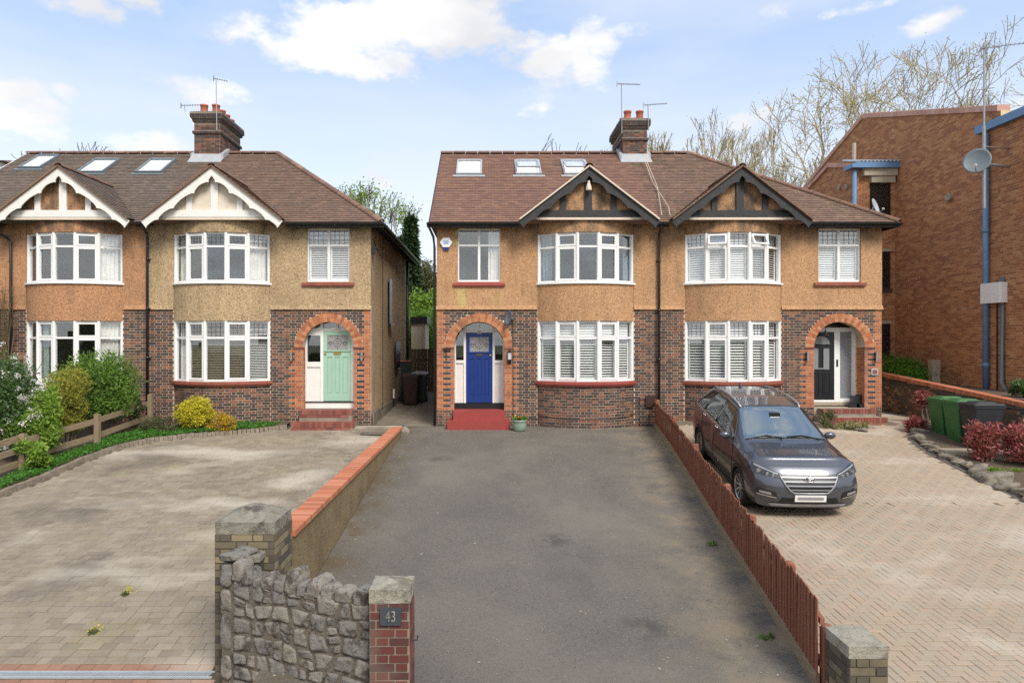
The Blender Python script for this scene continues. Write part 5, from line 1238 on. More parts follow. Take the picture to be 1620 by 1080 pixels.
o = put_rock(None, 'rock', ROCK[0], (-2.2, 17.75, -.02), (.16, .14, .15)); tag(o, 'lichen covered rock at the far end of the coping wall', 'rock')

# ------------------------------------------------------------------ left gate pier (old yellow brick, pyramidal cap)
def pier(label, x0, x1, y0, y1, z0, zt_, mat, capmat, mort, cap=.11, peak=.12, over=.0, faces=('f', 'r'), nobj=300, name='gate_pier'):
    o = empty(name, ((x0 + x1) / 2, (y0 + y1) / 2, z0), label, 'gate pier'); inv = Matrix.Translation(-o.location)
    q = MB(); q.box(x0, x1, y0, y1, z0, zt_ - cap); c = q.build('core', mort, o); c.matrix_parent_inverse = inv
    rows = int((zt_ - cap - z0) / .075)
    zz = zt_ - cap - rows * .075
    brickwork(c, (x0, y0, 0), (1, 0, 0), (0, -1, 0), zz, rows, lambda z, r: [(0, x1 - x0)], lambda u, z, r: mat, nobj=nobj)
    if 'r' in faces: brickwork(c, (x1, y0, 0), (0, 1, 0), (1, 0, 0), zz, rows, lambda z, r: [(0, y1 - y0)], lambda u, z, r: mat, nobj=nobj, bond='stretcher')
    if 'l' in faces: brickwork(c, (x0, y0, 0), (0, 1, 0), (-1, 0, 0), zz, rows, lambda z, r: [(0, y1 - y0)], lambda u, z, r: mat, nobj=nobj, bond='stretcher')
    e = over; a = zt_ - cap; q = MB(); import bmesh
    q.hexa([(x0 - e, y0 - e, a), (x1 + e, y0 - e, a), (x1 + e, y1 + e, a), (x0 - e, y1 + e, a), (x0 - e, y0 - e, zt_), (x1 + e, y0 - e, zt_), (x1 + e, y1 + e, zt_), (x0 - e, y1 + e, zt_)], skip=(1,))
    xm, ym = (x0 + x1) / 2, (y0 + y1) / 2; s = .05
    T_ = [(x0 - e, y0 - e, zt_), (x1 + e, y0 - e, zt_), (x1 + e, y1 + e, zt_), (x0 - e, y1 + e, zt_)]; P4 = [(xm - s, ym - s, zt_ + peak), (xm + s, ym - s, zt_ + peak), (xm + s, ym + s, zt_ + peak), (xm - s, ym + s, zt_ + peak)]
    for k in range(4): q.poly([T_[k], T_[(k + 1) % 4], P4[(k + 1) % 4], P4[k]])
    q.poly(P4); k = q.build('coping_stone', capmat, o); k.matrix_parent_inverse = inv
    # roughen the cap
    md = k.modifiers.new('sub', 'SUBSURF'); md.subdivision_type = 'SIMPLE'; md.levels = md.render_levels = 4
    tx = bpy.data.textures.new('rough', 'CLOUDS'); tx.noise_scale = .09; dp = k.modifiers.new('disp', 'DISPLACE'); dp.texture = tx; dp.strength = .02; dp.mid_level = .5; dp.texture_coords = 'GLOBAL'
    return o, inv
pier('large old yellow brick gate pier with pyramid stone cap', -2.84, -2.22, 7.1, 7.72, -1.6, .49, 'old_yellow_brick', 'cap_stone', 'dark_mortar', cap=.12, peak=.12, over=.0)
q = MB(); q.box(-2.66, -2.33, 6.93, 7.095, -1.2, .14); ob = empty('brick_stub', (-2.5, 7.0, -1.2), 'small mossy block projecting from the large yellow gate pier', 'brick block'); o = q.build('stub', 'old_yellow_brick', ob); o.matrix_parent_inverse = Matrix.Translation(-ob.location)
q = MB(); q.box(-2.68, -2.31, 6.91, 7.096, .14, .20); o = q.build('cap', 'cap_stone', ob); o.matrix_parent_inverse = Matrix.Translation(-ob.location)
# number pier
NP, ninv = pier('red brick gate pier with slate number plate 43', -1.04, -.69, 6.0, 6.36, -1.6, .195, 'gate_red_brick', 'cap_stone_pale', 'grey_mortar', cap=.115, peak=.03, over=.006)
q = MB(); q.box(-.945, -.76, 5.972, 5.994, -.105, .045); np_ = q.build('number_plate', 'number_slate', NP); np_.matrix_parent_inverse = ninv
fc = bpy.data.curves.new('number', 'FONT'); fc.body = '43'; fc.resolution_u = 4; fc.size = .135; fc.extrude = .002; fc.align_x = 'CENTER'; fc.align_y = 'CENTER'; fo = bpy.data.objects.new('number', fc); COL.objects.link(fo); fc.materials.append(MT['cap_stone_pale']); fo.parent = np_; fo.location = (-.852, 5.966, -.028); fo.rotation_euler = (R(90), 0, 0); fo.scale = (.72, 1, 1)
bpy.context.view_layer.update(); tm = bpy.data.meshes.new_from_object(fo); tm.materials.clear(); tm.materials.append(MT['cap_stone_pale']); to = bpy.data.objects.new('numerals', tm); COL.objects.link(to); to.parent = np_; to.matrix_basis = fo.matrix_basis; bpy.data.objects.remove(fo)
q = MB(); q.tube([(-.69, 6.2, -.33), (-.64, 6.2, -.33), (-.64, 6.2, -.29)], .008, 6); o = q.build('hinge_pin', 'black_plastic', NP); o.matrix_parent_inverse = ninv
# right pier
pier('small weathered stone capped pier at the end of the brown fence', 3.09, 3.42, 5.84, 6.27, -1.6, -.23, 'old_yellow_brick', 'cap_stone_pale', 'dark_mortar', cap=.10, peak=.015, over=.006, faces=('f', 'l'))

# ragstone wall
rw_ = empty('ragstone_wall', (-1.9, 6.4, -1.6), 'rough grey ragstone front wall with uneven castellated top', 'wall'); inv = Matrix.Translation(-rw_.location)
A_ = Vector((-2.66, 6.82, 0)); B_ = Vector((-1.04, 6.12, 0)); d = (B_ - A_); LW = d.length; d.normalize(); nn_ = Vector((d.y, -d.x, 0))
q = MB(); q.prism([A_ + nn_ * -.004 + Vector((0, 0, -1.5)), B_ + nn_ * -.004 + Vector((0, 0, -1.5)), B_ + nn_ * -.004 + Vector((0, 0, .05)), A_ + nn_ * -.004 + Vector((0, 0, .05))], -nn_ * .24); o = q.build('wall_core', 'rubble_mortar', rw_); o.matrix_parent_inverse = inv
rr = random.Random(4)
def rough(x, y, z): return .5 * math.sin(23 * x + 3 * z) * math.sin(19 * z + 2) + .3 * math.sin(47 * x + 1.3) * math.cos(41 * z + 5 * y) + .2 * math.sin(90 * x + 60 * z)
def stone_face(corners, bulge, back, rnd_=.18, n=9):
    """irregular quad (u,z) corners anticlockwise from lower left, as one squared rubble stone"""
    q = MB(); G = []
    ph = rr.uniform(0, 50); tlt = rr.uniform(-.012, .012); tl2 = rr.uniform(-.012, .012)
    for j in range(n + 1):
        for i in range(n + 1):
            s_, t_ = -1 + 2 * i / n, -1 + 2 * j / n
            k = (1 - rnd_ * (abs(s_) * abs(t_)) ** 3 * .5) * (1 + rr.uniform(-.03, .03)); fs, ft = (s_ * k + 1) / 2, (t_ * k + 1) / 2
            (u0, z0), (u1, z1), (u2, z2), (u3, z3) = corners
            u = (u0 * (1 - fs) + u1 * fs) * (1 - ft) + (u3 * (1 - fs) + u2 * fs) * ft; z = (z0 * (1 - fs) + z1 * fs) * (1 - ft) + (z3 * (1 - fs) + z2 * fs) * ft
            e = (1 - abs(s_) ** 12) * (1 - abs(t_) ** 12); d_ = -.022 + (bulge * .55 + .022) * e ** .5 + (.010 * rough(u + ph, 0, z) + rr.uniform(-.003, .003)) * e + tlt * s_ + tl2 * t_
            G.append(A_ + d * u + nn_ * d_ + Vector((0, 0, z)))
    for j in range(n):
        for i in range(n): k = j * (n + 1) + i; q.poly([G[k], G[k + 1], G[k + n + 2], G[k + n + 1]], .5)
    rim = [i for i in range(n + 1)] + [j * (n + 1) + n for j in range(1, n + 1)] + [n * (n + 1) + i for i in range(n - 1, -1, -1)] + [j * (n + 1) for j in range(n - 1, 0, -1)]
    for a, b in zip(rim, rim[1:] + rim[:1]): q.poly([G[b], G[a], G[a] - nn_ * back, G[b] - nn_ * back], .5)
    import bmesh
    o = q.build('stone', 'ragstone' if rr.random() < .6 else 'ragstone_pale', rw_, True); bm = bmesh.new(); bm.from_mesh(o.data); bmesh.ops.remove_doubles(bm, verts=bm.verts, dist=.0003); bm.to_mesh(o.data); bm.free(); o.data.polygons.foreach_set('use_smooth', [True] * len(o.data.polygons)); o.matrix_parent_inverse = inv
z = -1.45; lows = {}
rows_ = []
while z < -.02:
    h = rr.uniform(.11, .19)
    if z + h > -.06: h = .02 - z
    rows_.append((z, z + h)); z += h
edge_j = lambda u, z: .022 * math.sin(7 * u + 31 * z) + .014 * math.sin(17 * u + 11 * z)
for z0, z1 in rows_:
    u = .15 + rr.uniform(-.03, .03); prev = (0., rr.uniform(-.02, .02)); us_ = [.14]
    while us_[-1] < LW - .12: us_.append(us_[-1] + rr.uniform(.10, .27))
    us_[-1] = LW; js = [rr.uniform(-.025, .025) for _ in us_]; js[0] = js[-1] = 0
    for (a, ja), (b, jb) in zip(zip(us_, js), zip(us_[1:], js[1:])):
        g = .006; split = (z1 - z0) > .15 and rr.random() < .3 and b - a < .2
        c = [(a + ja + g, z0 + edge_j(a, z0) + g), (b + jb - g, z0 + edge_j(b, z0) + g), (b - jb - g, z1 + edge_j(b, z1) - g), (a - ja + g, z1 + edge_j(a, z1) - g)]
        if split:
            m0 = ((c[0][0] + c[3][0]) / 2, (c[0][1] + c[3][1]) / 2); m1 = ((c[1][0] + c[2][0]) / 2, (c[1][1] + c[2][1]) / 2)
            stone_face([c[0], c[1], (m1[0], m1[1] - g), (m0[0], m0[1] - g)], .012, .1); stone_face([(m0[0], m0[1] + g), (m1[0], m1[1] + g), c[2], c[3]], .016, .1)
        else: stone_face(c, rr.uniform(.008, .03), .1)
# upright end stones and the ragged coping, each reaching through the wall
for z0, z1 in ((-1.45, -1.0), (-1.0, -.72), (-.72, -.33), (-.33, -.08), (-.08, .17)): stone_face([(-.03, z0 + .006), (.13, z0 + .006), (.12, z1 - .006), (-.02, z1 - .006)], .02, .24, .5)
for u0, u1, z0, z1 in ((.12, .27, .02, .20), (.27, .40, .02, .10), (.40, .49, -.0, .05), (.49, .64, -.0, .10), (.64, .78, .0, .06), (.78, .93, .0, .155), (.93, 1.03, .0, .07), (1.03, 1.2, .0, .115), (1.2, 1.34, .0, .08), (1.34, 1.55, .0, .10), (1.55, 1.72, .0, .13)):
    stone_face([(u0 + .002, z0 - .03), (u1 - .002, z0 - .03), (u1 - .012, z1 + .03 + rr.uniform(-.025, .015)), (u0 + .012, z1 + .03 + rr.uniform(-.025, .015))], .03, rr.uniform(.10, .24), .6, 9)
stone_face([(-.04, .175), (.20, .20), (.17, .27), (-.03, .265)], .04, .28, .6)
# ------------------------------------------------------------------ timber fence
fe = empty('timber_fence', (3.9, 12, -.4), 'low reddish brown feather edge fence between driveway and parked car', 'fence'); inv = Matrix.Translation(-fe.location)
y = 18.6; fdir = Vector((-.1225, -1, 0)).normalized(); fn = Vector((-fdir.y, fdir.x, 0))   # fn -> +x side
fn = Vector((fdir.y, -fdir.x, 0)); fn = fn if fn.x < 0 else -fn; k = 0
steps_y = [18.6, 15.6, 12.9, 10.3, 8.9, 7.35, 6.28]
posts = []
while y > 6.32:
    w = .105; yc = y - w / 2; i = sum(1 for s in steps_y if y <= s + 1e-6); a0 = steps_y[i - 1]; a1 = steps_y[i] if i < len(steps_y) else 6.2
    zb_ = zC(yc) + .10; zt_f = .74 + (zC((a0 + a1) / 2)) * .9 + (zC(yc) - zC((a0 + a1) / 2)) * .75 + random.uniform(-.022, .022)
    q = MB(); c = Vector((fenceX(yc), yc, 0)); tw = fdir * (w / 2 + .012)
    tl = random.uniform(-.006, .006)
    pts = [c - tw + fn * .006, c + tw + fn * .022, c + tw + fn * .010, c - tw + fn * .0]
    q.hexa([p + Vector((0, 0, zb_)) for p in pts] + [p + Vector((tl, 0, zt_f)) for p in pts], 0.); o = q.build('board', 'fence_wood', fe); o.matrix_parent_inverse = inv
    y -= w * .93
for yp in steps_y:
    q = MB(); x = fenceX(yp) + .07; i = steps_y.index(yp); g = zC(yp); q.box(x - .045, x + .045, yp - .045, yp + .045, g - .5, g + .72 - (.16 if yp < 7 else 0)); q.lathe((x, yp, g + .72 - (.16 if yp < 7 else 0)), [(.052, 0), (.05, .02), (.03, .035), (0, .04)], 8); o = q.build('post', 'fence_wood', fe); o.matrix_parent_inverse = inv
for ya_, yb_ in zip(steps_y, steps_y[1:]):
    a = Vector((fenceX(ya_) - .012, ya_, zC(ya_) + .06)); b = Vector((fenceX(yb_) - .012, yb_, zC(yb_) + .06)); dd = (b - a) / 2; q = MB(); q.obox((a + b) / 2 , dd, fn * .016, (0, 0, .075)); o = q.build('gravel_board', 'rail_wood', fe); o.matrix_parent_inverse = inv
    for h in (.22, .62):
        a = Vector((fenceX(ya_) + .03, ya_, zC(ya_) + h)); b = Vector((fenceX(yb_) + .03, yb_, zC(yb_) + h)); dd = (b - a) / 2; q = MB(); q.obox((a + b) / 2, dd, fn * .02, (0, 0, .03)); o = q.build('rail', 'fence_wood', fe); o.matrix_parent_inverse = inv
q = MB(); n = 40
for k in range(n):
    y, y2 = 3.5 + 15.2 * k / n, 3.5 + 15.2 * (k + 1) / n
    q.hexa([(fenceX(y) - .02, y, -1.6), (fenceX(y) + .05, y, -1.6), (fenceX(y2) + .05, y2, -1.6), (fenceX(y2) - .02, y2, -1.6), (fenceX(y) - .02, y, zC(y) + .012), (fenceX(y) + .05, y, zC(y) + .012), (fenceX(y2) + .05, y2, zC(y2) + .012), (fenceX(y2) - .02, y2, zC(y2) + .012)], .5)
o = q.build('kerb', 'passage_concrete'); o['kind'] = 'structure'

# ------------------------------------------------------------------ right boundary wall
gw = empty('garden_wall', (12.7, 18, 0), 'old multi brick garden wall with orange coping behind the bins', 'wall'); inv = Matrix.Translation(-gw.location)
zW = lambda y: .895 + (y - 16.2) * .071 if y < 23 else .895 + 6.8 * .071
ya, yb = 11.5, 27.5; XW = 12.7; q = MB(); n = 20
for k in range(n):
    y, y2 = ya + (yb - ya) * k / n, ya + (yb - ya) * (k + 1) / n
    q.hexa([(XW, y, -1.2), (XW + .22, y, -1.2), (XW + .22, y2, -1.2), (XW, y2, -1.2), (XW, y, zW(y) - .11), (XW + .22, y, zW(y) - .11), (XW + .22, y2, zW(y2) - .11), (XW, y2, zW(y2) - .11)], .5)
wc = q.build('wall_core', 'grey_mortar', gw); wc.matrix_parent_inverse = inv
brickwork(wc, (XW, ya, 0), (0, 1, 0), (-1, 0, 0), -.98, 32, lambda z, r: [((max(0, (z - zW(ya) + .13) / .071) if z > zW(ya) - .13 else 0), yb - ya)] if z < zW(yb) - .12 else [], lambda u, z, r: 'dark_brick' if z > zW(ya + u) - .27 else 'garden_brick', nobj=300, pref=lambda p, z: abs(p.y - 18) + (9 if p.y < 15 else 0))
cm = MB(); cm.box(-.03, .25, .004, .071, -.11, 0, 0.); co = cm.build('x', 'coping_brick'); cme = co.data; bpy.data.objects.remove(co); y = ya
while y < 24.0: inst('coping_brick', cme, gw, Vector((XW, y, zW(y) + random.uniform(-.003, .003))) - gw.location); y += .075
sheet('raised_verge', 'soil', c_(12.9), c_(16), 10, 32, lambda y: .92 + (y - 16) * .02, 6, 20)

# ------------------------------------------------------------------ apartment block
AP = empty('apartment_block', (18, 24, 0), 'tall brown brick apartment block with blue trim at right', 'building'); inv = Matrix.Translation(-AP.location)
def PAp(o): o.matrix_parent_inverse = inv; return o
XA = 14.2
def topz(y): return float(np.interp(y, [18.3, 25.8, 28.8, 32], [8.55, 10.76, 9.75 , 8.6]))
q = MB()
for a, b in ((18.9, 25.8), (25.8, 28.8), (28.8, 31)):
    q.hexa([(XA, a, -.2), (26, a, -.2), (26, b, -.2), (XA, b, -.2), (XA, a, topz(a)), (26, a, topz(a)), (26, b, topz(b)), (XA, b, topz(b))], .5)
body = PAp(q.build('main_wall', 'tan_mortar', AP))
def ivA(z, r):
    if z < topz(18.9): a = 0
    else: a = float(np.interp(z, [8.55, 10.76], [18.3, 25.8])) - 18.9
    b = 31 - 18.9 if z < topz(31) else (float(np.interp(z, [8.6, 9.75, 10.76], [32, 28.8, 25.8])) - 18.9)
    return [(max(0, a), min(b, 12.1))] if z < 10.7 else []
brickwork(body, (XA, 18.9, 0), (0, 1, 0), (-1, 0, 0), .55, 135, ivA, lambda u, z, r: 'apartment_brick', nobj=300, pref=lambda p, z: p.y + abs(z - 4.5), bond='stretcher')
# parapet tiles
for (y_a, y_b) in ((18.95, 25.8), (25.8, 28.8), (28.8, 31)):
    n = int((y_b - y_a) / .22)
    for k in range(n):
        y, y2 = y_a + (y_b - y_a) * k / n, y_a + (y_b - y_a) * (k + 1) / n
        q = MB(); q.hexa([(XA - .06, y + .005, topz(y) - .02), (XA + .3, y + .005, topz(y) - .02), (XA + .3, y2 - .005, topz(y2) - .02), (XA - .06, y2 - .005, topz(y2) - .02), (XA - .06, y + .005, topz(y) + .16), (XA + .3, y + .005, topz(y) + .16), (XA + .3, y2 - .005, topz(y2) + .14), (XA - .06, y2 - .005, topz(y2) + .14)], 0.); PAp(q.build('coping_tile', 'pink_tile', AP))
# red brick front corner, projecting bay of the block
q = MB(); q.box(XA - .0, 26, 17.9, 18.9, -.2, 8.35); fw_ = PAp(q.build('front_bay', 'tan_mortar', AP))
brickwork(fw_, (XA, 17.9, 0), (0, 1, 0), (-1, 0, 0), .55, 104, lambda z, r: [(0, 1.0)], lambda u, z, r: 'apartment_red_brick' if u < (.12 if r % 2 else .23) else 'apartment_brick', nobj=0, bond='stretcher')
brickwork(fw_, (XA, 17.9, 0), (1, 0, 0), (0, -1, 0), .55, 104, lambda z, r: [(0, 3.0)], lambda u, z, r: 'apartment_brick' if 2.6 < z < 2.9 or 4.6 < z < 4.78 else 'apartment_red_brick', nobj=200, bond='stretcher', pref=lambda p, z: p.x + abs(z - 5) * .2)
q = MB(); q.box(XA - .16, XA + .0, 17.75, 19.7, 8.28, 8.46); q.box(XA, 20, 17.75, 17.9, 8.28, 8.46); q.box(XA - .16, 20, 17.74, 19.7, 8.46, 8.50); PAp(q.build('fascia', 'blue_paint', AP))
q = MB(); q.box(XA + .1, 20, 17.84, 17.9, 7.95, 8.275); PAp(q.build('fascia_panel', 'apt_fascia', AP))
# stair projection
q = MB(); y0p, x0p = 23.8, 12.8; 
def tz(y): return float(np.interp(y, [23.8, 25.6, 28], [8.35, 8.5, 7.3]))
q.hexa([(x0p, y0p, -.2), (XA, y0p, -.2), (XA, 25.6, -.2), (x0p, 25.6, -.2), (x0p, y0p, 8.3), (XA, y0p, 8.3), (XA, 25.6, 8.85), (x0p, 25.6, 8.85)], .5)
q.hexa([(x0p, 25.6, -.2), (XA, 25.6, -.2), (XA, 28.5, -.2), (x0p, 28.5, -.2), (x0p, 25.6, 8.85), (XA, 25.6, 8.85), (XA, 28.5, 8.0), (x0p, 28.5, 8.0)], .5)
sp = PAp(q.build('stair_projection', 'tan_mortar', AP))
def ivS(z, r):
    a = 0 if z < 8.3 else (z - 8.3) / .55 * 1.8
    b = 4.7 if z < 8.0 else 4.7 - (z - 8.0) / .85 * 2.9
    return [(a, b)] if b > a else []
brickwork(sp, (x0p, y0p, 0), (0, 1, 0), (-1, 0, 0), .8, 114, ivS, lambda u, z, r: 'apartment_brick', nobj=0, bond='stretcher')
wx0, wx1 = XX(1376, 23.8) - x0p, XX(1408, 23.8) - x0p
wins = [(ZZ(345, 23.8), ZZ(284, 23.8)), (ZZ(457, 23.8), ZZ(398, 23.8)), (ZZ(562, 23.8), ZZ(512, 23.8))]
def ivF(z, r):
    for a, b in wins:
        if a < z < b: return [(0, wx0), (wx1, 1.4)]
    return [(0, 1.4)]
brickwork(sp, (x0p, y0p, 0), (1, 0, 0), (0, -1, 0), .8, 100, ivF, lambda u, z, r: 'apartment_brick', nobj=120, bond='stretcher', pref=lambda p, z: -z)
for i, (a, b) in enumerate(wins):
    fr = Fr((x0p, y0p, 0), (1, 0, 0), (0, -1, 0)); q = MB(); fr.box(q, wx0, wx0 + .06, a, b, -.0, .03); fr.box(q, wx1 - .06, wx1, a, b, 0, .03); fr.box(q, wx0 + .06, wx1 - .06, a, a + .06, 0, .03); fr.box(q, wx0 + .06, wx1 - .06, b - .06, b, 0, .03)
    if i: fr.box(q, wx0 + .06, wx1 - .06, b - .5, b - .45, 0, .028)
    wo = PAp(q.build('window', 'grille_black' if i == 0 else 'purple_frame', AP)); q = MB(); fr.box(q, wx0 + .06, wx1 - .06, a + .06, b - .06, 0.004, .012); q.build('pane', 'dark_pane', wo) if 'dark_pane' in MT else q.build('pane', 'roof_glass', wo)
    q = MB(); fr.box(q, wx0 + .04, wx1 - .04, a + .04, b - .04, -.002, .003); q.build('backing', 'void_black', wo)
    q = MB(); fr.box(q, wx0 - .05, wx1 + .05, b, b + (.35 if i == 0 else .1), 0.008, .05); q.build('lintel', 'apt_fascia', wo)
    q = MB(); fr.box(q, wx0 - .03, wx1 + .05, a - .12, a, .008, .05); q.build('sill', 'dark_brick', wo)
z_ = ZZ(265, 23.6)
q = MB(); q.box(x0p - .12, XA + .02, y0p - .3, y0p - .16, z_ - .02, z_ + .17); q.box(x0p - .25, x0p - .12, y0p - .3, y0p + .3, z_ - .02, z_ + .12); PAp(q.build('fascia', 'blue_paint', AP))
q = MB(); q.box(x0p + .22, XA - .03, y0p - .2, y0p - .008, z_ - .27, z_ - .02); q.box(x0p + .5, XA - .08, y0p - .15, y0p - .008, z_ - .5, z_ - .27); PAp(q.build('fascia_panel', 'apt_fascia', AP))
q = MB(); n = 22; 
for k in range(n):
    xa, xb = x0p + .0 + 1.45 * k / n, x0p + .0 + 1.45 * (k + 1) / n; za_, zb_ = (.05 if k % 2 else 0), (0 if k % 2 else .05)
    q.hexa([(xa, y0p - .3, z_ + .17 + za_), (xb, y0p - .3, z_ + .17 + zb_), (xb, y0p + .9, z_ + .50 + zb_), (xa, y0p + .9, z_ + .50 + za_), (xa, y0p - .3, z_ + .185 + za_), (xb, y0p - .3, z_ + .185 + zb_), (xb, y0p + .9, z_ + .515 + zb_), (xa, y0p + .9, z_ + .515 + za_)])
PAp(q.build('corrugated_roof', 'corrugated', AP))
for y_a, y_b, z_a, z_b in ((23.8, 25.6, 8.38, 8.85), (25.6, 28.5, 8.85, 8.0)):
    n = int((y_b - y_a) / .22)
    for k in range(n):
        y, y2 = y_a + (y_b - y_a) * k / n, y_a + (y_b - y_a) * (k + 1) / n; za_, zb_ = z_a + (z_b - z_a) * k / n, z_a + (z_b - z_a) * (k + 1) / n
        q = MB(); q.hexa([(x0p - .08, y, za_ - .02), (x0p + .2, y, za_ - .02), (x0p + .2, y2 - .008, zb_ - .02), (x0p - .08, y2 - .008, zb_ - .02), (x0p - .08, y, za_ + .13), (x0p + .2, y, za_ + .13), (x0p + .2, y2 - .008, zb_ + .12), (x0p - .08, y2 - .008, zb_ + .12)], 0.); PAp(q.build('coping_tile', 'pink_tile', AP))
q = MB(); q.tube([(13.3, 24.8, 8.8), (13.3, 24.8, 9.5)], .07, 10); PAp(q.build('flue', 'apt_fascia', AP))
q = MB(); q.tube([(12.72, 23.68, 8.25), (12.72, 23.68, .6)], .07, 10); PAp(q.build('downpipe', 'blue_paint', AP, True))
yp_ = F * (XA - .12) / (1559 - CX)
q = MB(); q.tube([(XA - .11, yp_, ZZ(212, yp_)), (XA - .11, yp_, .98)], .075, 12)
for z in (1.6, 3.4, 5.4, 7.2): q.tube([(XA - .11, yp_, z), (XA - .11, yp_, z + .12)], .088, 12)
PAp(q.build('downpipe', 'blue_paint', AP, True))
q = MB(); q.tube([(XA - .08, 18.75, 4.1), (XA - .08, 18.75, 1.2), (XA - .1, 18.55, .95)], .055, 10); PAp(q.build('drainpipe', 'dish_grey', AP, True))
q = MB(); q.tube([(XA - .03, 19.0, 4.0), (XA - .03, 19.0, .98)], .02, 6); PAp(q.build('conduit', 'black_plastic', AP))
for (x, y, nm) in ((1505, 312, 'vent'),):
    yv = F * XA / (x - CX); q = MB(); q.lathe((XA, yv, ZZ(y, yv)), [(.10, 0), (.12, -.12), (.09, -.14), (.0, -.10)], 12, 'x'); PAp(q.build(nm, 'concrete', AP))
for x in (1330, 1341): yv = F * x0p / (x - CX); q = MB(); q.lathe((x0p, yv, ZZ(296, yv)), [(.09, 0), (.10, -.08), (.06, -.10), (0, -.07)], 12, 'x'); PAp(q.build('vent', 'concrete', AP))
yb_ = 18.95; q = MB(); q.box(XA - .22, XA - .0, F * XA / (1594 - CX), F * XA / (1563 - CX), ZZ(479, 18.9), ZZ(447, 18.9)); o = q.build('meter_cabinet', 'dish_light' if False else 'upvc_white'); tag(o, 'white utility cabinet on the brick side of the apartments', 'cabinet')
# satellite dishes
def dish(label, c, rad, face, mat, arm_to=None, name='satellite_dish'):
    c = Vector(c); o = empty(name, c, label, 'satellite dish'); f = Vector(face).normalized(); rot = f.to_track_quat('Z', 'Y').to_matrix()
    q = MB(); prof_ = [(rad * k / 7, .22 * rad * (k / 7) ** 2) for k in range(8)]; n = 28
    V0 = []
    for rr_, h in prof_ + [(rad * 1.0, .22 * rad - .012)] + [(p[0], p[1] - .012) for p in prof_[::-1]]:
        V0.append((rr_, h))
    q.lathe((0, 0, 0), V0, n); q.v = [tuple(rot @ Vector((v[0] * .93, v[1], v[2]))) for v in q.v]; d_ = q.build('reflector', mat, o, True)
    q = MB(); a = rot @ Vector((0, -rad * .95, .2 * rad)); b = rot @ Vector((0, -rad * .75, rad * .95)); q.tube([a, b], rad * .035, 6); q.build('lnb_arm', 'metal_grey', o); q = MB(); q.tube([b, b + (rot @ Vector((0, .12 * rad, -.2 * rad)))], rad * .11, 10); q.build('lnb', 'cream_panel', o)
    if arm_to: q = MB(); e = Vector(arm_to) - c; q.tube([rot @ Vector((0, 0, -.02)), e], .022 + rad * .03, 8); q.build('bracket', 'metal_grey', o)
    return o
yd = 18.3; dish('large grey satellite dish high on the apartment wall', (XX(1546, yd), yd, ZZ(256, yd)), .35, (-.75, -.8, .28), 'dish_grey', (XA, 18.6, ZZ(263, 18.5)))
dish('pale satellite dish just above the right roof corner', (XX(1383, 22), 22, ZZ(327, 22)), .26, (.75, -.8, .35), 'dish_light', (XX(1383, 22) - .1, 22.2, 5.9))
dish('small grey satellite dish above the blue door arch', (XX(806, 18.6), 18.6, ZZ(503, 18.6)), .20, (-.85, -.45, .2), 'dish_grey', (XX(812, Y0), Y0, ZZ(505)))
dish('dark satellite dish on a bracket at the left house roof corner', (XX(620, 21), 21, ZZ(343, 21)), .24, (-.95, -.2, .15), 'dish_grey', (XX(626, 21), 21, ZZ(365, 21)))
mo = empty('aerial_mast', (XX(1557, 18.4), 18.4, 5.5), 'tall steel aerial mast on the apartment wall', 'aerial'); inv2 = Matrix.Translation(-mo.location)
xm = XX(1557, 18.4); q = MB(); q.tube([(xm, 18.4, ZZ(330, 18.4)), (xm, 18.4, ZZ(200, 18.4))], .045, 8); q.tube([(xm, 18.4, ZZ(200, 18.4)), (xm, 18.4, ZZ(68, 18.4))], .025, 8)
for yy in (232, 262): q.tube([(xm, 18.4, ZZ(yy, 18.4)), (XA, 18.6, ZZ(yy, 18.4))], .02, 6)
o = q.build('mast', 'metal_grey', mo); o.matrix_parent_inverse = inv2
q = MB(); b0 = Vector((xm - .1, 18.4, ZZ(77, 18.4))); b1 = Vector((XX(1640, 17.9), 17.9, ZZ(66, 17.9))); q.tube([b0, b1], .012, 5)
for k in range(14): p = b0.lerp(b1, k / 13); q.tube([p - Vector((.05, .12, 0)), p + Vector((.05, .12, 0))], .006, 4); q.tube([p - Vector((0, 0, .04)), p + Vector((0, 0, .04))], .006, 4)
q.tube([(xm - .25, 18.4, ZZ(143, 18.4)), (xm + .2, 18.3, ZZ(141, 18.4))], .012, 5); o = q.build('antenna', 'metal_grey', mo); o.matrix_parent_inverse = inv2
# small brick column behind the wall + hedge
q = MB(); q.box(13.6, 13.85, 20.9, 21.1, .6, ZZ(569, 21)); o = q.build('brick_post', 'concrete'); tag(o, 'pale stub of brickwork behind the garden wall beside the hedge', 'post')
bush('box_hedge', 'rounded clipped green hedge behind the garden wall', (13.45, 22.3, 1.25), (.62, 1.7, .66), 16000, .035, 'leaf_box', 40, .9, 90, nst=4, cat='hedge', shell=.75)
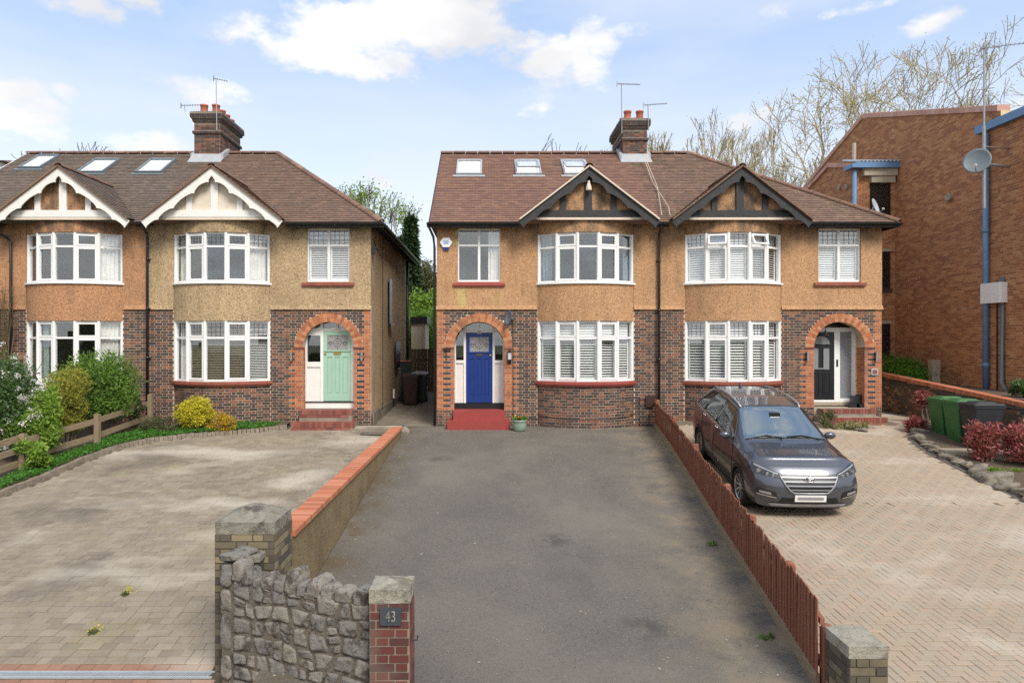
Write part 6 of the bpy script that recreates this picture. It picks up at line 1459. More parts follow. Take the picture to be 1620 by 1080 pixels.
# ------------------------------------------------------------------ right bed: rocks, red shrubs, weeds
re_ = empty('rock_edging', (10.2, 14.5, -.4), 'row of rough rocks edging the right flower bed', 'edging'); inv = Matrix.Translation(-re_.location)
y = 8.5; r = random.Random(3)
while y < 17.4:
    s = r.uniform(.10, .2) * (1.35 if y < 14.5 else .85); x = rx(y) + .12 + r.uniform(-.04, .06)
    put_rock(re_, 'rock', ROCK[r.randrange(6)], (x, y, zR(y) + .02), (s * r.uniform(.7, 1), s * r.uniform(.9, 1.3), s * r.uniform(.5, .85)), r.uniform(0, 3), inv); y += s * 1.75
bush('red_leaved_shrub', 'red leaved shrub in front of the black bin', (10.72, 14.75, .20), (.42, .34, .50), 1500, .05, 'leaf_red', 41, zR(14.7), 40, nst=14, aspect=2.4, up=.7)
bush('red_leaved_shrub', 'larger red leaved shrub at the right edge beside the wall', (11.5, 14.45, .18), (.62, .5, .56), 2200, .05, 'leaf_red', 42, zR(14.4), 50, nst=16, aspect=2.4, up=.7)
bush('red_leaved_shrub', 'low red leaved shrub left of the green bins', (10.85, 17.35, .20), (.30, .22, .24), 1100, .05, 'leaf_red', 43, zR(17.6), 18, nst=12, aspect=2.4, up=.7)
bush('red_leaved_shrub', 'red leaved shrub rising against the garden wall behind the green bins', (11.75, 18.3, .72), (.30, .2, .30), 700, .05, 'leaf_red', 44, zR(17.6), 14, nst=12, aspect=2.4, up=.7)
bush('weed_clump', 'green weeds in soil in front of the concrete bin pad', (10.75, 14.15, -.36), (.45, .22, .10), 1500, .05, 'leaf_fresh', 45, -.4, 12, nst=2, cat='weeds')
bush('corner_ivy', 'dark ivy clump at the right edge above the garden wall', (13.35, 17.0, 1.15), (.35, .35, .4), 1800, .06, 'leaf_dark', 46, .9, 10, nst=5, cat='ivy')
bush('dead_plant', 'withered brown plant beside the brick steps', (8.9, 17.75, .28), (.28, .2, .25), 260, .06, 'leaf_olive', 47, .1, 8, nst=16, cat='plant', bark='twig_brown')
bush('weed_clump', 'pale weeds on rubble right of the withered plant', (9.35, 17.6, .17), (.55, .28, .1), 1100, .04, 'leaf_bud', 48, .1, 10, nst=4, cat='weeds')
r = random.Random(5)
rp_ = empty('rubble_pile', (9.4, 17.6, .1), 'small scatter of pale rubble beside the brick steps of the black door', 'rubble')
for k in range(7): put_rock(rp_, 'rock', ROCK[k % 6], (r.uniform(-.4, .6), r.uniform(-.2, .3), -.02), (.10, .09, .05), r.uniform(0, 3))
for x, y, s, l in ((fenceX(9.85) - .25, 9.85, .12, 'small green weed growing beside the fence foot'), (fenceX(7.2) - .2, 7.2, .10, 'tiny weed at the near end of the fence foot')):
    bush('weed', l, (x, y, zC(y) + .01), (s, s * .7, .03), 110, .022, 'leaf_mid', int(y * 10), zC(y), 5, nst=2, cat='weed')
for x, y, l in ((-4.62, 7.95, 'dandelion with one yellow flower in the left paving'), (-4.7, 8.9, 'dandelion leaves in the left paving farther back')):
    z = zL(y); bush('dandelion', l, (x, y, z + .01), (.07, .07, .018), 70, .028, 'leaf_olive', int(y * 7), z, 4, nst=2, cat='weed', extra=('flower', 'leaf_gold', 90, .022, 1))

# ------------------------------------------------------------------ wheeled bins
def bin_(label, x, y, z, rot, mat, lidmat=None, s=1.0, group=None):
    o = empty('wheeled_bin', (x, y, z), label, 'bin', group); o.rotation_euler = (0, 0, rot); lidmat = lidmat or mat
    q = MB(); import itertools
    def ring(w, d, z_, c=.05, n=4, off=0):
        P_ = []
        for sx, sy, a0 in ((1, 1, 0), (-1, 1, 90), (-1, -1, 180), (1, -1, 270)):
            for k in range(n + 1): a = R(a0 + 90 * k / n); P_.append((sx * (w / 2 - c) + c * math.cos(a), sy * (d / 2 - c) + c * math.sin(a) + off, z_))
        return P_
    R_ = [ring(.42, .50, .04), ring(.44, .52, .10), ring(.50, .60, .55), ring(.555, .68, .93), ring(.555, .68, .935), ring(.585, .71, .94), ring(.585, .71, .985), ring(.54, .66, .985)]
    for a, b in zip(R_, R_[1:]):
        n = len(a)
        for k in range(n): q.poly([a[k], a[(k + 1) % n], b[(k + 1) % n], b[k]], .5)
    q.poly(R_[0][::-1]); q.build('body', mat, o, True)
    q = MB(); L_ = [ring(.60, .73, .988), ring(.60, .73, 1.02), ring(.56, .68, 1.045), ring(.36, .5, 1.052), ring(.32, .45, 1.075)]
    for a, b in zip(L_, L_[1:]):
        n = len(a)
        for k in range(n): q.poly([a[k], a[(k + 1) % n], b[(k + 1) % n], b[k]], .5)
    q.poly(L_[-1]); q.poly(L_[0][::-1]); q.build('lid', lidmat, o, True)
    q = MB(); q.tube([(-.24, .38, .97), (.24, .38, .97)], .018, 8); q.tube([(-.22, .33, 1.0), (-.22, .40, .97)], .018, 6); q.tube([(.22, .33, 1.0), (.22, .40, .97)], .018, 6); q.build('handle', mat, o)
    for sx in (-1, 1): q = MB(); q.tube([(sx * .19, .27, .10), (sx * .25, .27, .10)], .10, 16); q.build('wheel', 'tyre', o)
    return o
bz = -.10
bin_('green wheeled bin farthest from the camera of the three by the wall', 11.45, 17.0, bz, R(-92), 'bin_green', group='wheeled bins by the garden wall')
bin_('middle green wheeled bin next to the black bin', 11.38, 16.34, bz, R(-88), 'bin_green', group='wheeled bins by the garden wall')
bin_('black wheeled bin beside the two green bins', 11.32, 15.66, bz - .01, R(-91), 'bin_black', group='wheeled bins by the garden wall')
zp = lambda y: zC(y) + .02 * (y - 19)
bin_('dark brown wheeled bin in the narrow side passage', XX(650, 23.4), 23.4, zp(23.4), R(3), 'bin_brown')
bin_('dark green wheeled bin behind the brown bin in the passage', XX(664, 24.1), 24.2, zp(24.2), R(2), 'bin_dark_green', 'lead')
q = MB(); yb2 = 24.3; q.box(-3.1, -2.75, 24.2, 24.55, 1.16 + .05, 1.6); tb = empty('storage_tub', (-2.9, 24.4, 1.2), 'black tub with orange rim standing behind the brown passage bin', 'tub'); o = q.build('tub', 'bin_black', tb); o.matrix_parent_inverse = Matrix.Translation(-tb.location)
q = MB(); q.box(-3.12, -2.73, 24.18, 24.57, 1.6, 1.63); o = q.build('rim', 'terracotta', tb); o.matrix_parent_inverse = Matrix.Translation(-tb.location)
q = MB(); q.box(-3.1, -2.75, 24.2, 24.55, .2, 1.21); o = q.build('base', 'bin_black', tb); o.matrix_parent_inverse = Matrix.Translation(-tb.location)

# passage gate, lean-to, side wall fittings
ga = empty('side_gate', (-2.3, 27.5, .3), 'weathered brown board gate closing the side passage', 'gate'); inv = Matrix.Translation(-ga.location)
x = -3.15
while x < -1.45:
    q = MB(); q.box(x + .004, x + .138, 27.5, 27.52, .15, ZZ(552, 27.5) + random.uniform(-.01, .01)); o = q.build('board', 'gate_wood', ga); o.matrix_parent_inverse = inv; x += .142
q = MB(); q.box(-3.15, -1.45, 27.525, 27.56, .5, .6); q.box(-3.15, -1.45, 27.525, 27.56, 1.5, 1.6); o = q.build('ledge', 'gate_wood', ga); o.matrix_parent_inverse = inv
q = MB(); q.box(-3.17, -2.6, 28.2, 30, .3, ZZ(512, 28.2)); le = q.build('lean_to', 'cream_panel'); tag(le, 'cream lean-to behind the side gate with black tray roof', 'outbuilding')
q = MB(); q.box(-3.2, -2.5, 28.1, 30, ZZ(512, 28.2), ZZ(501, 28.2)); q.build('tray_roof', 'black_plastic', le)
q = MB(); y = 26.2; x = -3.09; q.tube([(x, y, .3), (x, y, 5.4)], .055, 10)
for z in (1.5, 3.0, 4.5): q.tube([(x, y, z), (x, y, z + .08)], .066, 10)
PB(q.build('soil_pipe', 'black_plastic', HB, True))
q = MB(); q.tube([(-3.13, 20.3, .3), (-3.13, 20.3, 5.4)], .012, 5); q.tube([(-3.12, 22.6, .2), (-3.12, 22.6, .75)], .025, 8); PB(q.build('cable', 'black_plastic', HB))
q = MB(); q.tube([(-3.12, 22.6, .45), (-3.12, 22.6, .75)], .028, 8); PB(q.build('vent_pipe', 'upvc_white', HB))
q = MB(); q.box(-3.18, -3.155, 21.9, 22.5, 2.9, 4.35); q.box(-3.17, -3.10, 21.8, 22.6, 2.82, 2.9); PB(q.build('side_window', 'grille_black', HB))
q = MB(); q.box(-3.18, -3.145, Y0 + .01, 26.9, -.1, .38); PB(q.build('plinth', 'passage_concrete', HB))
q = MB(); q.box(-3.18, -3.15, 23.4, 24.6, 1.4, 2.3); PB(q.build('side_window', 'grille_black', HB))
q = MB(); q.tube([(-3.17, Y0 + .1, 5.15), (-3.13, Y0 + .3, 4.95), (-3.05, Y0 + .1, 4.85)], .02, 6); q.box(-3.2, -3.1, Y0 + .05, Y0 + .2, 4.75, 4.95); PB(q.build('cable_bracket', 'black_plastic', HB))

# ------------------------------------------------------------------ small wall fittings
def fitting(name, label, cat, loc, parts, group=None):
    o = empty(name, loc, label, cat, group); inv = Matrix.Translation(-Vector(loc))
    for nm, mb, mt in parts: c = mb.build(nm, mt, o); c.matrix_parent_inverse = inv
    return o
x, z = XX(706), ZZ(384)
q = MB(); pts = [(x + .17 * math.cos(R(60 * k)) , Y0 - .02, z + .15 * math.sin(R(60 * k))) for k in range(6)]; q.prism(pts, (0, -.06, 0)); q2 = MB(); q2.box(x - .07, x + .07, Y0 - .085, Y0 - .081, z - .05, z + .05); q3 = MB(); q3.box(x - .07, x + .07, Y0 - .07, Y0 - .02, z - .21, z - .135)
plain('badge_blue', (.35, .45, .62), .5)
fitting('alarm_box', 'white hexagonal burglar alarm box on the upper wall', 'alarm box', (x, Y0, z), [('cover', q, 'upvc_white'), ('badge', q2, 'badge_blue'), ('strobe', q3, 'blue_door')])
x, z = XX(806), ZZ(563)
q = MB(); q.box(x - .055, x + .055, Y0 - .03, Y0 - .012, z - .22, z + .10); q.box(x - .06, x + .06, Y0 - .14, Y0 - .03, z + .10, z + .13); q.box(x - .03, x + .03, Y0 - .11, Y0 - .05, z + .13, z + .19); q.box(x - .06, x + .06, Y0 - .14, Y0 - .03, z - .12, z - .09)
q2 = MB(); q2.box(x - .045, x + .045, Y0 - .125, Y0 - .04, z - .09, z + .10)
fitting('wall_lantern', 'black wall lantern right of the blue door', 'wall light', (x, Y0, z), [('frame', q, 'black_plastic'), ('lantern_glass', q2, 'dish_light')])
x, z = XX(707), ZZ(552); q = MB(); q.box(x - .03, x - .01, Y0 - .03, Y0 - .012, z - .30, z + .0); q.box(x - .12, x + .12, Y0 - .06, Y0 - .012, z, z + .03); q.box(x - .03, x - .01, Y0 - .20, Y0 - .03, z - .03, z); fitting('wall_bracket', 'black iron bracket on the orange bricks left of the blue door', 'bracket', (x, Y0, z), [('bracket', q, 'black_plastic')])
for x, l in ((462, 'steel wall light left of the mint green door'), (573, 'steel wall light right of the mint green door'), (1276, 'steel wall light left of the black door'), (1384.5, 'steel wall light right of the black door')):
    x = XX(x); z = ZZ(563.5); q = MB(); q.tube([(x, Y0 - .09, z - .12), (x, Y0 - .09, z + .12)], .035, 12); q2 = MB(); q2.box(x - .02, x + .03, Y0 - .06, Y0 - .01, z - .12, z + .12)
    fitting('wall_light', l, 'wall light', (x, Y0, z), [('cylinder', q, 'steel'), ('back_plate', q2, 'grille_black')], 'steel up and down wall lights')
x, z = XX(1383), ZZ(588); q = MB(); q.box(x - .09, x + .09, Y0 - .03, Y0 - .014, z - .085, z + .085); q2 = MB(); q2.box(x - .065, x + .065, Y0 - .036, Y0 - .031, z - .06, z + .06); fitting('house_plaque', 'small framed plaque on the orange bricks right of the black door', 'plaque', (x, Y0, z), [('frame', q, 'dish_light'), ('face', q2, 'step_brick')])
x = XX(1313); q = MB(); q.tube([(x, Y0 + .25, 2.87), (x, Y0 + .25, 2.62)], .008, 5); q.lathe((x, Y0 + .25, 2.5), [(.02, .14), (.03, .08), (.12, .0), (.11, -.01)], 12); fitting('pendant_lamp', 'black pendant lamp in the arch above the black door', 'lamp', (x, Y0 + .25, 2.5), [('shade', q, 'black_plastic')])
x = XX(931, 18.2); z = ZZ(295, 18.15); q = MB(); q.lathe((x, 18.15, z), [(.0, .16), (.03, .15), (.04, .08), (.075, -.02), (.08, -.10), (.0, -.11)], 12); q2 = MB(); q2.tube([(x, 18.15, z + .12), (x, 18.35, z + .16)], .015, 6); fitting('security_light', 'small pale security lamp under the peak of the black central gable', 'lamp', (x, 18.15, z), [('lamp', q, 'cream_panel'), ('arm', q2, 'black_plastic')])
# planter with flowers
x, y = XX(822, 18.0), 18.05; z = zC(18.05); PL = empty('flower_pot', (x, y, z), 'pale green glazed pot of pansies beside the red steps', 'flower pot')
q = MB(); q.lathe((0, 0, 0), [(.0, .0), (.13, .0), (.155, .04), (.19, .18), (.18, .25), (.205, .27), (.20, .30), (.17, .29), (.16, .25), (0, .25)], 24); q.build('pot', 'glazed_green', PL, True)
leafcloud('foliage', 'leaf_mid', blobs((0, 0, .33), (.17, .17, .07), 500, 8, 3), .05, PL, seed=3)
plain('petal_red', (.45, .03, .02), .6); plain('petal_yellow', (.7, .5, .03), .6); plain('petal_purple', (.10, .04, .25), .6)
for i, mt in enumerate(('petal_red', 'petal_yellow', 'petal_purple')):
    cc = blobs((0, 0, .38), (.17, .17, .06), 5, 5, 7 + i); pts = np.repeat(cc, 8, 0) + rng.normal(size=(40, 3)) * .012; leafcloud('blossom', mt, pts, .04, PL, 1., seed=i, up=.2)
r = np.random.default_rng(12); P_ = []
while len(P_) < 2600:
    y = r.uniform(6.0, 18.4); x = r.uniform(-2.1, fenceX(y) - .05)
    if r.random() < (.25 + .9 * (x > fenceX(y) - .7) + .7 * (x < -1.7) + .8 * (y > 17.3)): P_.append((x, y, zC(y) + .004))
q = MB()
for i, (x, y, z) in enumerate(P_):
    a = r.uniform(.004, .012) if i % 40 else .02; t = r.uniform(0, 3.1); c_2, s_2 = math.cos(t) * a, math.sin(t) * a; q.poly([(x - c_2, y - s_2, z), (x + s_2 * .8, y - c_2 * .8, z + .001), (x + c_2, y + s_2, z), (x, y, z + a * .7)]); q.poly([(x - c_2, y - s_2, z), (x, y, z + a * .7), (x + c_2, y + s_2, z), (x - s_2 * .8, y + c_2 * .8, z)])
o = q.build('grit', 'cap_stone_pale'); tag(o, 'scattered grit and small chippings on the tarmac driveway', 'grit', kind='stuff')
# boots by black door
x = XX(1357, 19.0); q = MB(); q.box(x - .16, x - .02, 18.93, 19.12, .5, .82); q.box(x - .28, x - .02, 18.86, 19.0, .5, .6); q.box(x - .0, x + .10, 18.95, 19.12, .5, .85); q.box(x - .1, x + .10, 18.86, 18.99, .5, .6); fitting('boots', 'pair of black boots standing right of the black door', 'boots', (x, 19, .5), [('boots', q, 'black_plastic')])
# meter box and small fittings by the party wall
x, z = XX(1022), ZZ(635); q = MB(); q.box(x - .02, x + .22, Y0 - .09, Y0 - .012, z - .13, z + .16); q2 = MB(); q2.tube([(x - .18, Y0 - .05, z - .75), (x - .18, Y0 - .05, z + .1), (x, Y0 - .05, z + .1)], .014, 6); fitting('meter_box', 'brown meter box on the wall at the far end of the fence', 'meter box', (x, Y0, z), [('box', q, 'bin_brown'), ('pipe', q2, 'black_plastic')])
# cable down from small dish
q = MB(); x = XX(811); q.tube([(x, Y0 - .03, ZZ(505)), (x + .01, Y0 - .025, 2.0), (x + .01, Y0 - .025, .15)], .008, 5); q.tube([(x, Y0 - .025, .30), (XX(850), Y0 - .04, .22)], .008, 5); PC(q.build('cable', 'black_plastic', HC))
q = MB()
for k in range(24):
    a0, a1 = -BA + 2 * BA * k / 24, -BA + 2 * BA * (k + 1) / 24; cx_ = UXC(UB); cy_ = Y0 - BS + BR; rr_ = BR - .02; zz0 = .30 - .0
    q.tube([(cx_ + rr_ * math.sin(a0), cy_ - rr_ * math.cos(a0), zz0 - .06 * math.cos(a0 * 2)), (cx_ + rr_ * math.sin(a1), cy_ - rr_ * math.cos(a1), zz0 - .06 * math.cos(a1 * 2))], .008, 5)
PC(q.build('cable', 'black_plastic', HC))
# overhead cable
q = MB(); q.tube([(-3.4, 18.7, 5.1)] + [(-3.4 - 9.0 * t, 18.6 - .0 * t, 5.1 - .22 * math.sin(math.pi * t * .5) * 1.0) for t in (.2, .4, .6, .8, 1.)], .006, 4); o = q.build('wall_cable', 'metal_grey'); tag(o, 'thin cable strung along the upper wall of the two left houses', 'cable')
q = MB(); q.tube([(XX(1018, 22.3), 22.3, 8.35), (XX(1032, 20.8), 20.8, 7.2), (XX(1058, 18.9), 18.9, 6.05), (XX(1060, 18.5), 18.5, 5.75)], .008, 4); q.tube([(XX(1020, 22.3), 22.3, 8.35), (XX(1040, 20.4), 20.4, 6.95), (XX(1047, 18.5), 18.5, 5.75)], .008, 4); PD(q.build('aerial_cable', 'cream_panel', HD))

# ------------------------------------------------------------------ trees
def tree(name, label, base, h, seed, spread=.5, r0=.2, depth=6, mat='bark_pale', leaf=None, leafn=0, leafs=.05, lean=(0, 0), trunk=.3, nb=(2, 3), shr=.74, up=.15, group=None, nt=5, top=None):
    o = empty(name, base, label, 'tree', group); r = random.Random(seed); tips = []; segs = []
    def grow(p, d, ln, rad, k):
        n = 3; pts = [p]; rs = [rad]; q = p; dd = d.copy()
        for i in range(n):
            dd = (dd + Vector((r.uniform(-1, 1), r.uniform(-1, 1), r.uniform(-.6, 1) * .6)) * .16 + Vector((0, 0, up * .2))).normalized(); q = q + dd * ln / n; pts.append(q.copy()); rs.append(rad * (1 - .28 * (i + 1) / n))
        segs.append((pts, rs, k))
        if k >= 3: tips.extend(pts[1:])
        if k >= depth: return
        for j in range(r.randint(*nb)):
            ang = r.uniform(.25, .85) * spread * 1.7; ax = dd.cross(Vector((r.uniform(-1, 1), r.uniform(-1, 1), r.uniform(-1, 1)))).normalized()
            nd = (Matrix.Rotation(ang, 3, ax) @ dd + Vector((0, 0, up))).normalized(); start = pts[-1] if j < 2 else pts[2]
            grow(start.copy(), nd, ln * r.uniform(shr - .1, shr + .08), rs[-1] * r.uniform(.66, .86), k + 1)
    grow(Vector((0, 0, 0)), Vector((lean[0], lean[1], 1)).normalized(), h * trunk, r0, 0)
    if top:
        f_ = top / max(p.z for pts, _, _ in segs for p in pts)
        for pts, _, _ in segs:
            for i_ in range(len(pts)): pts[i_] = pts[i_] * f_
        tips = [p * f_ for p in tips]
    t = MB(); b = MB()
    for pts, rs, k in segs: (t if k == 0 else b).tube(pts, [max(.017, x) for x in rs], 8 if k < 2 else nt if k < 4 else 3, cap=False)
    t.build('trunk', mat, o, True); b.build('branches', mat, o, True)
    if leaf:
        T_ = np.array([tuple(x) for x in tips]); rg = np.random.default_rng(seed); i = rg.integers(0, len(T_), leafn); leafcloud('leaves', leaf, T_[i] + rg.normal(size=(leafn, 3)) * .18, leafs, o, 1.4, seed=seed)
    return o
G1 = 'bare budding trees behind the apartments'
tree('budding_tree', 'tall tree with sparse buds behind the left slope of the apartment roof', (XX(1400, 38), 38, 0), 18.5, 2, .78, .36, 7, 'bark_pale', 'leaf_bud', 4500, .06, group=G1, top=ZZ(72, 38))
tree('budding_tree', 'tall tree with sparse buds behind the middle of the apartment roof', (XX(1530, 40), 40, 0), 18.8, 5, .74, .38, 7, 'bark_pale', 'leaf_bud', 4500, .06, lean=(.05, 0), group=G1, top=ZZ(70, 40))
tree('budding_tree', 'tree with sparse buds above the right end of the apartment roof', (XX(1660, 39), 39, 0), 18, 9, .74, .36, 7, 'bark_pale', 'leaf_bud', 4500, .06, lean=(-.1, 0), group=G1, top=ZZ(75, 39))
G2 = 'bare branching trees behind the right roof'
for i, (px, yy, h, sd_) in enumerate(((1020, 44, 18, 21), (1060, 45, 19, 22), (1105, 44, 14.8, 23), (1150, 46, 14, 24), (1195, 44, 15.5, 25), (1240, 43, 11.5, 26))):
    tree('bare_tree', ('first bare tree right of the right chimney', 'second bare tree from the right chimney', 'bare tree above the hip of the right roof', 'fourth bare tree from the chimney above the roof', 'fifth bare tree from the chimney above the roof', 'lowest bare tree nearest the apartment block')[i], (XX(px, yy), yy, 0), h, sd_, .42, .22, 7, 'bark_pale', 'leaf_bud', 1500, .06, group=G2, up=.22, shr=.72, nb=(2, 3), top=ZZ((214, 197, 186, 192, 216, 248)[i], yy))
tree('bare_tree', 'bare tree just left of the right chimney', (XX(955, 46), 46, 0), 11.5, 31, .5, .15, 5, 'bark', None, top=ZZ(236, 46))
tree('leafy_tree', 'small tree coming into leaf above the left house hip', (XX(578, 38), 38, 0), 9.8, 33, .5, .15, 6, 'bark', 'leaf_fresh', 3000, .10, top=ZZ(290, 38))
for px, sd_ in ((90, 41), (150, 42)): tree('bare_tree', 'bare twigs showing above the far left ridge' if px == 90 else 'faint bare twigs above the middle of the left ridge', (XX(px, 40), 40, 0), 12.3, sd_, .5, .15, 6, 'bark', None, top=ZZ(224, 40))
def conifer(label, base, h, w, n, seed, mat='leaf_conifer'):
    o = empty('conifer', base, label, 'tree'); r = np.random.default_rng(seed); t = r.random(n) ** .8; a = r.random(n) * 6.28; rad = w * (1 - t) * (.45 + .55 * r.random(n)) * (1 + .3 * np.sin(t * 40 + a * 2)) + .08
    pts = np.stack([rad * np.cos(a), rad * np.sin(a), t * h - rad * .25], 1); leafcloud('needles', mat, pts, .16, o, 2.2, seed=seed, up=-.1); q = MB(); q.tube([(0, 0, 0), (0, 0, h * .95)], [.18, .02], 8); q.build('trunk', 'bark', o)
conifer('dark narrow conifer standing between the two pairs of houses', (XX(650, 36), 36, 0), ZZ(345, 36), 1.0, 9000, 51)
conifer('shorter dark conifer behind the side gate', (XX(640, 38), 38, 0), ZZ(375, 38), 1.3, 8000, 52)
bush('tall_shrub', 'bright lime green tree behind the side gate', (XX(674, 33), 33, 2.9), (1.5, 1.0, 2.2), 15000, .10, 'leaf_fresh', 53, .2, 60, cat='tree')
bush('tall_shrub', 'grey brown budding tree beyond the lime green tree', (XX(676, 40), 40, 5.0), (1.2, 1.0, 2.4), 9000, .09, 'leaf_olive', 54, .2, 50, cat='tree', nst=20)
bush('tall_shrub', 'dark green shrub mass low behind the passage gate', (XX(665, 31), 31, 2.2), (1.3, .8, 2.0), 9000, .09, 'leaf_mid', 55, .2, 40, cat='tree')
# garden hedge and trees on the far side of the road, seen only in the window panes
V = []; q = MB(); n = 80; r = np.random.default_rng(8)
for i in range(n):
    x0, x1 = -60 + 120 * i / n, -60 + 120 * (i + 1) / n; h = 1.5 + 1.6 * math.sin(i * .6) * math.sin(i * .23) + r.uniform(-.5, .5)
    q.box(x0, x1, -17 + r.uniform(-.4, .4), -14 + r.uniform(-.5, .5), -1.8, h)
o = q.build('far_hedge', 'leaf_olive'); o['kind'] = 'structure'
# neighbour roof beyond the far left ridge
nb_ = empty('distant_house', (XX(-15, 34), 36, 0), 'small glimpse of a distant tiled roof at the left edge', 'house')
q = MB(); a, b = XX(-120, 34), XX(28, 34); q.hexa([(a, 33, ZZ(262, 34)), (b, 33, ZZ(262, 34)), (b, 37, ZZ(262, 34)), (a, 37, ZZ(262, 34)), (a, 34.9, ZZ(246, 34)), (b - 1, 34.9, ZZ(246, 34)), (b - 1, 35.1, ZZ(246, 34)), (a, 35.1, ZZ(246, 34))]); o = q.build('roof', 'roof_tile_old', nb_); o.matrix_parent_inverse = Matrix.Translation(-nb_.location)
q = MB(); q.box(a, b - .3, 33.3, 36.8, .0, ZZ(262, 34) - .01); o = q.build('wall', 'white_paint', nb_); o.matrix_parent_inverse = Matrix.Translation(-nb_.location)
# ------------------------------------------------------------------ parked car
KX = [0, .10, .35, .80, 1.12, 1.30, 1.95, 2.6, 3.3, 3.95, 4.30, 4.42, 4.475]
KW = [.87, .90, .915, .92, .92, .92, .92, .92, .92, .915, .89, .87, .82]
KB = [.855, .915, .965, .99, 1.03, 1.04, 1.07, 1.10, 1.13, 1.17, 1.16, 1.04, .95]
KY = [.80, .85, .87, .875, .875, .87, .87, .87, .87, .86, .82, .78, .72]
KT = [.94, 1.01, 1.065, 1.095, 1.135, 1.215, 1.575, 1.635, 1.62, 1.55, 1.25, 1.10, .98]
KR = [.62, .65, .67, .68, .72, .715, .60, .60, .59, .55, .56, .55, .5]
KE = [.93, .995, 1.05, 1.08, 1.115, 1.175, 1.525, 1.585, 1.57, 1.50, 1.22, 1.08, .97]
def ki(tab, x):
    s = 0
    for o_, w_ in ((-.06, .25), (0, .5), (.06, .25)): s += w_ * float(np.interp(x + o_, KX, tab))
    return s if .12 < x < 4.3 else float(np.interp(x, KX, tab))
def ctrl(x):
    w, zb_, yb_, zr, yr, ze = (ki(t, x) for t in (KW, KB, KY, KT, KR, KE))
    return [(0, .2), (.80 * w, .2), (.94 * w, .25), (.985 * w, .40), (w, .60), (.985 * w, .62 + (zb_ - .62) * .55), (yb_ + .03, zb_ - .035), (yb_, zb_), ((yb_ + yr) / 2 + .02, (zb_ + ze) / 2), (yr, ze), (yr * .7, ze + .8 * (zr - ze)), (0, zr)]
def CS(x, t):
    c = ctrl(max(0, min(4.475, x))); i = min(10, int(t)); f = t - i
    p0 = c[i - 1] if i > 0 else (-c[1][0], c[1][1]); p1 = c[i]; p2 = c[i + 1]; p3 = c[i + 2] if i < 10 else (-c[10][0], c[10][1])
    def cr(a, b, c_, d_): return .5 * (2 * b + (c_ - a) * f + (2 * a - 5 * b + 4 * c_ - d_) * f * f + (3 * b - a - 3 * c_ + d_) * f ** 3) 
    return cr(p0[0], p1[0], p2[0], p3[0]), cr(p0[1], p1[1], p2[1], p3[1])
def defo(x, y, z):
    z = z + .075 * max(0, 1 - x / .7) * max(0, (.55 - z) / .35)
    b = .21 * min(1.12, abs(y) / .9) ** 3.6 * max(0, 1 - x / 1.0) ** 1.3
    l = (.16 * max(0, (z - .60) / .30) ** 1.6 + .09 * max(0, (.46 - z) / .25) + .0) * max(0, 1 - x / .35)
    br_ = -.20 * (abs(y) / .9) ** 2.2 * max(0, (x - 3.9) / .575) ** 1.5
    return Vector((.89 - (x + b + l + br_), y, z))
def CP(x, t, s=1, off=0.):
    y, z = CS(x, t); p = defo(x, s * y, z)
    if off:
        e = .01; y1, z1 = CS(x + e, t); y2, z2 = CS(x, min(11, t + e)) if t < 10.98 else (CS(x, t - e)[0], CS(x, t - e)[1])
        a = defo(x + e, s * y1, z1) - p; b = defo(x, s * y2, z2) - p; n = a.cross(b)
        if n.length < 1e-9: n = Vector((0, 0, 1))
        n.normalize(); c0 = Vector((p.x, 0, .7))
        if n.dot(p - c0) < 0: n = -n
        p = p + n * off
    return p
car = empty('parked_car', (0, 0, 0), 'dark grey five door SUV parked on the herringbone driveway', 'car')
hd = R(-2.2); slp = .147
fwd = Vector((math.sin(hd), -math.cos(hd), -slp)).normalized(); left = Vector((math.cos(hd), math.sin(hd), 0)); upv = fwd.cross(left)
mw = Matrix((fwd, left, upv)).transposed().to_4x4(); mw.translation = Vector((5.49, 12.51, -.63)); car.matrix_world = mw
XS = sorted(set([0, .02, .05, .09, .14, .2, .27] + [round(.35 + .055 * i, 4) for i in range(75)] + [4.42, 4.45, 4.475])); XS = [x for x in XS if x <= 4.475]
TS = [i / 6 for i in range(67)]
WX = (.89, 3.56); WR = .375
G_SIDE = [((1.34, 2.50), (1.86, 2.50)), ((2.58, 3.36), (2.58, 3.30)), ((3.43, 3.98), (3.38, 3.62))]
def in_side(x, t):
    if not 7.17 < t < 8.8: return False
    v = (t - 7.17) / 1.63
    for (a0, a1), (b0, b1) in G_SIDE:
        if a0 + (b0 - a0) * v < x < a1 + (b1 - a1) * v: return True
    return False
q = MB(); cl = MB(); idx = {}
for s in (1, -1):
    for i, (x, x2) in enumerate(zip(XS, XS[1:])):
        for t, t2 in zip(TS, TS[1:]):
            xc, tc_ = (x + x2) / 2, (t + t2) / 2; y, z = CS(xc, tc_)
            if any((xc - wx) ** 2 + (z - .345) ** 2 < WR ** 2 for wx in WX) and y > .55: continue
            if in_side(xc, tc_) or (1.19 < xc < 1.94 and tc_ > 9.03) or (4.0 < xc < 4.28 and tc_ > 9.2): continue
            P4 = [CP(x, t, s), CP(x2, t, s), CP(x2, t2, s), CP(x, t2, s)]
            if s > 0: P4 = P4[::-1]
            (cl if tc_ < 2.9 else q).poly(P4, .5)
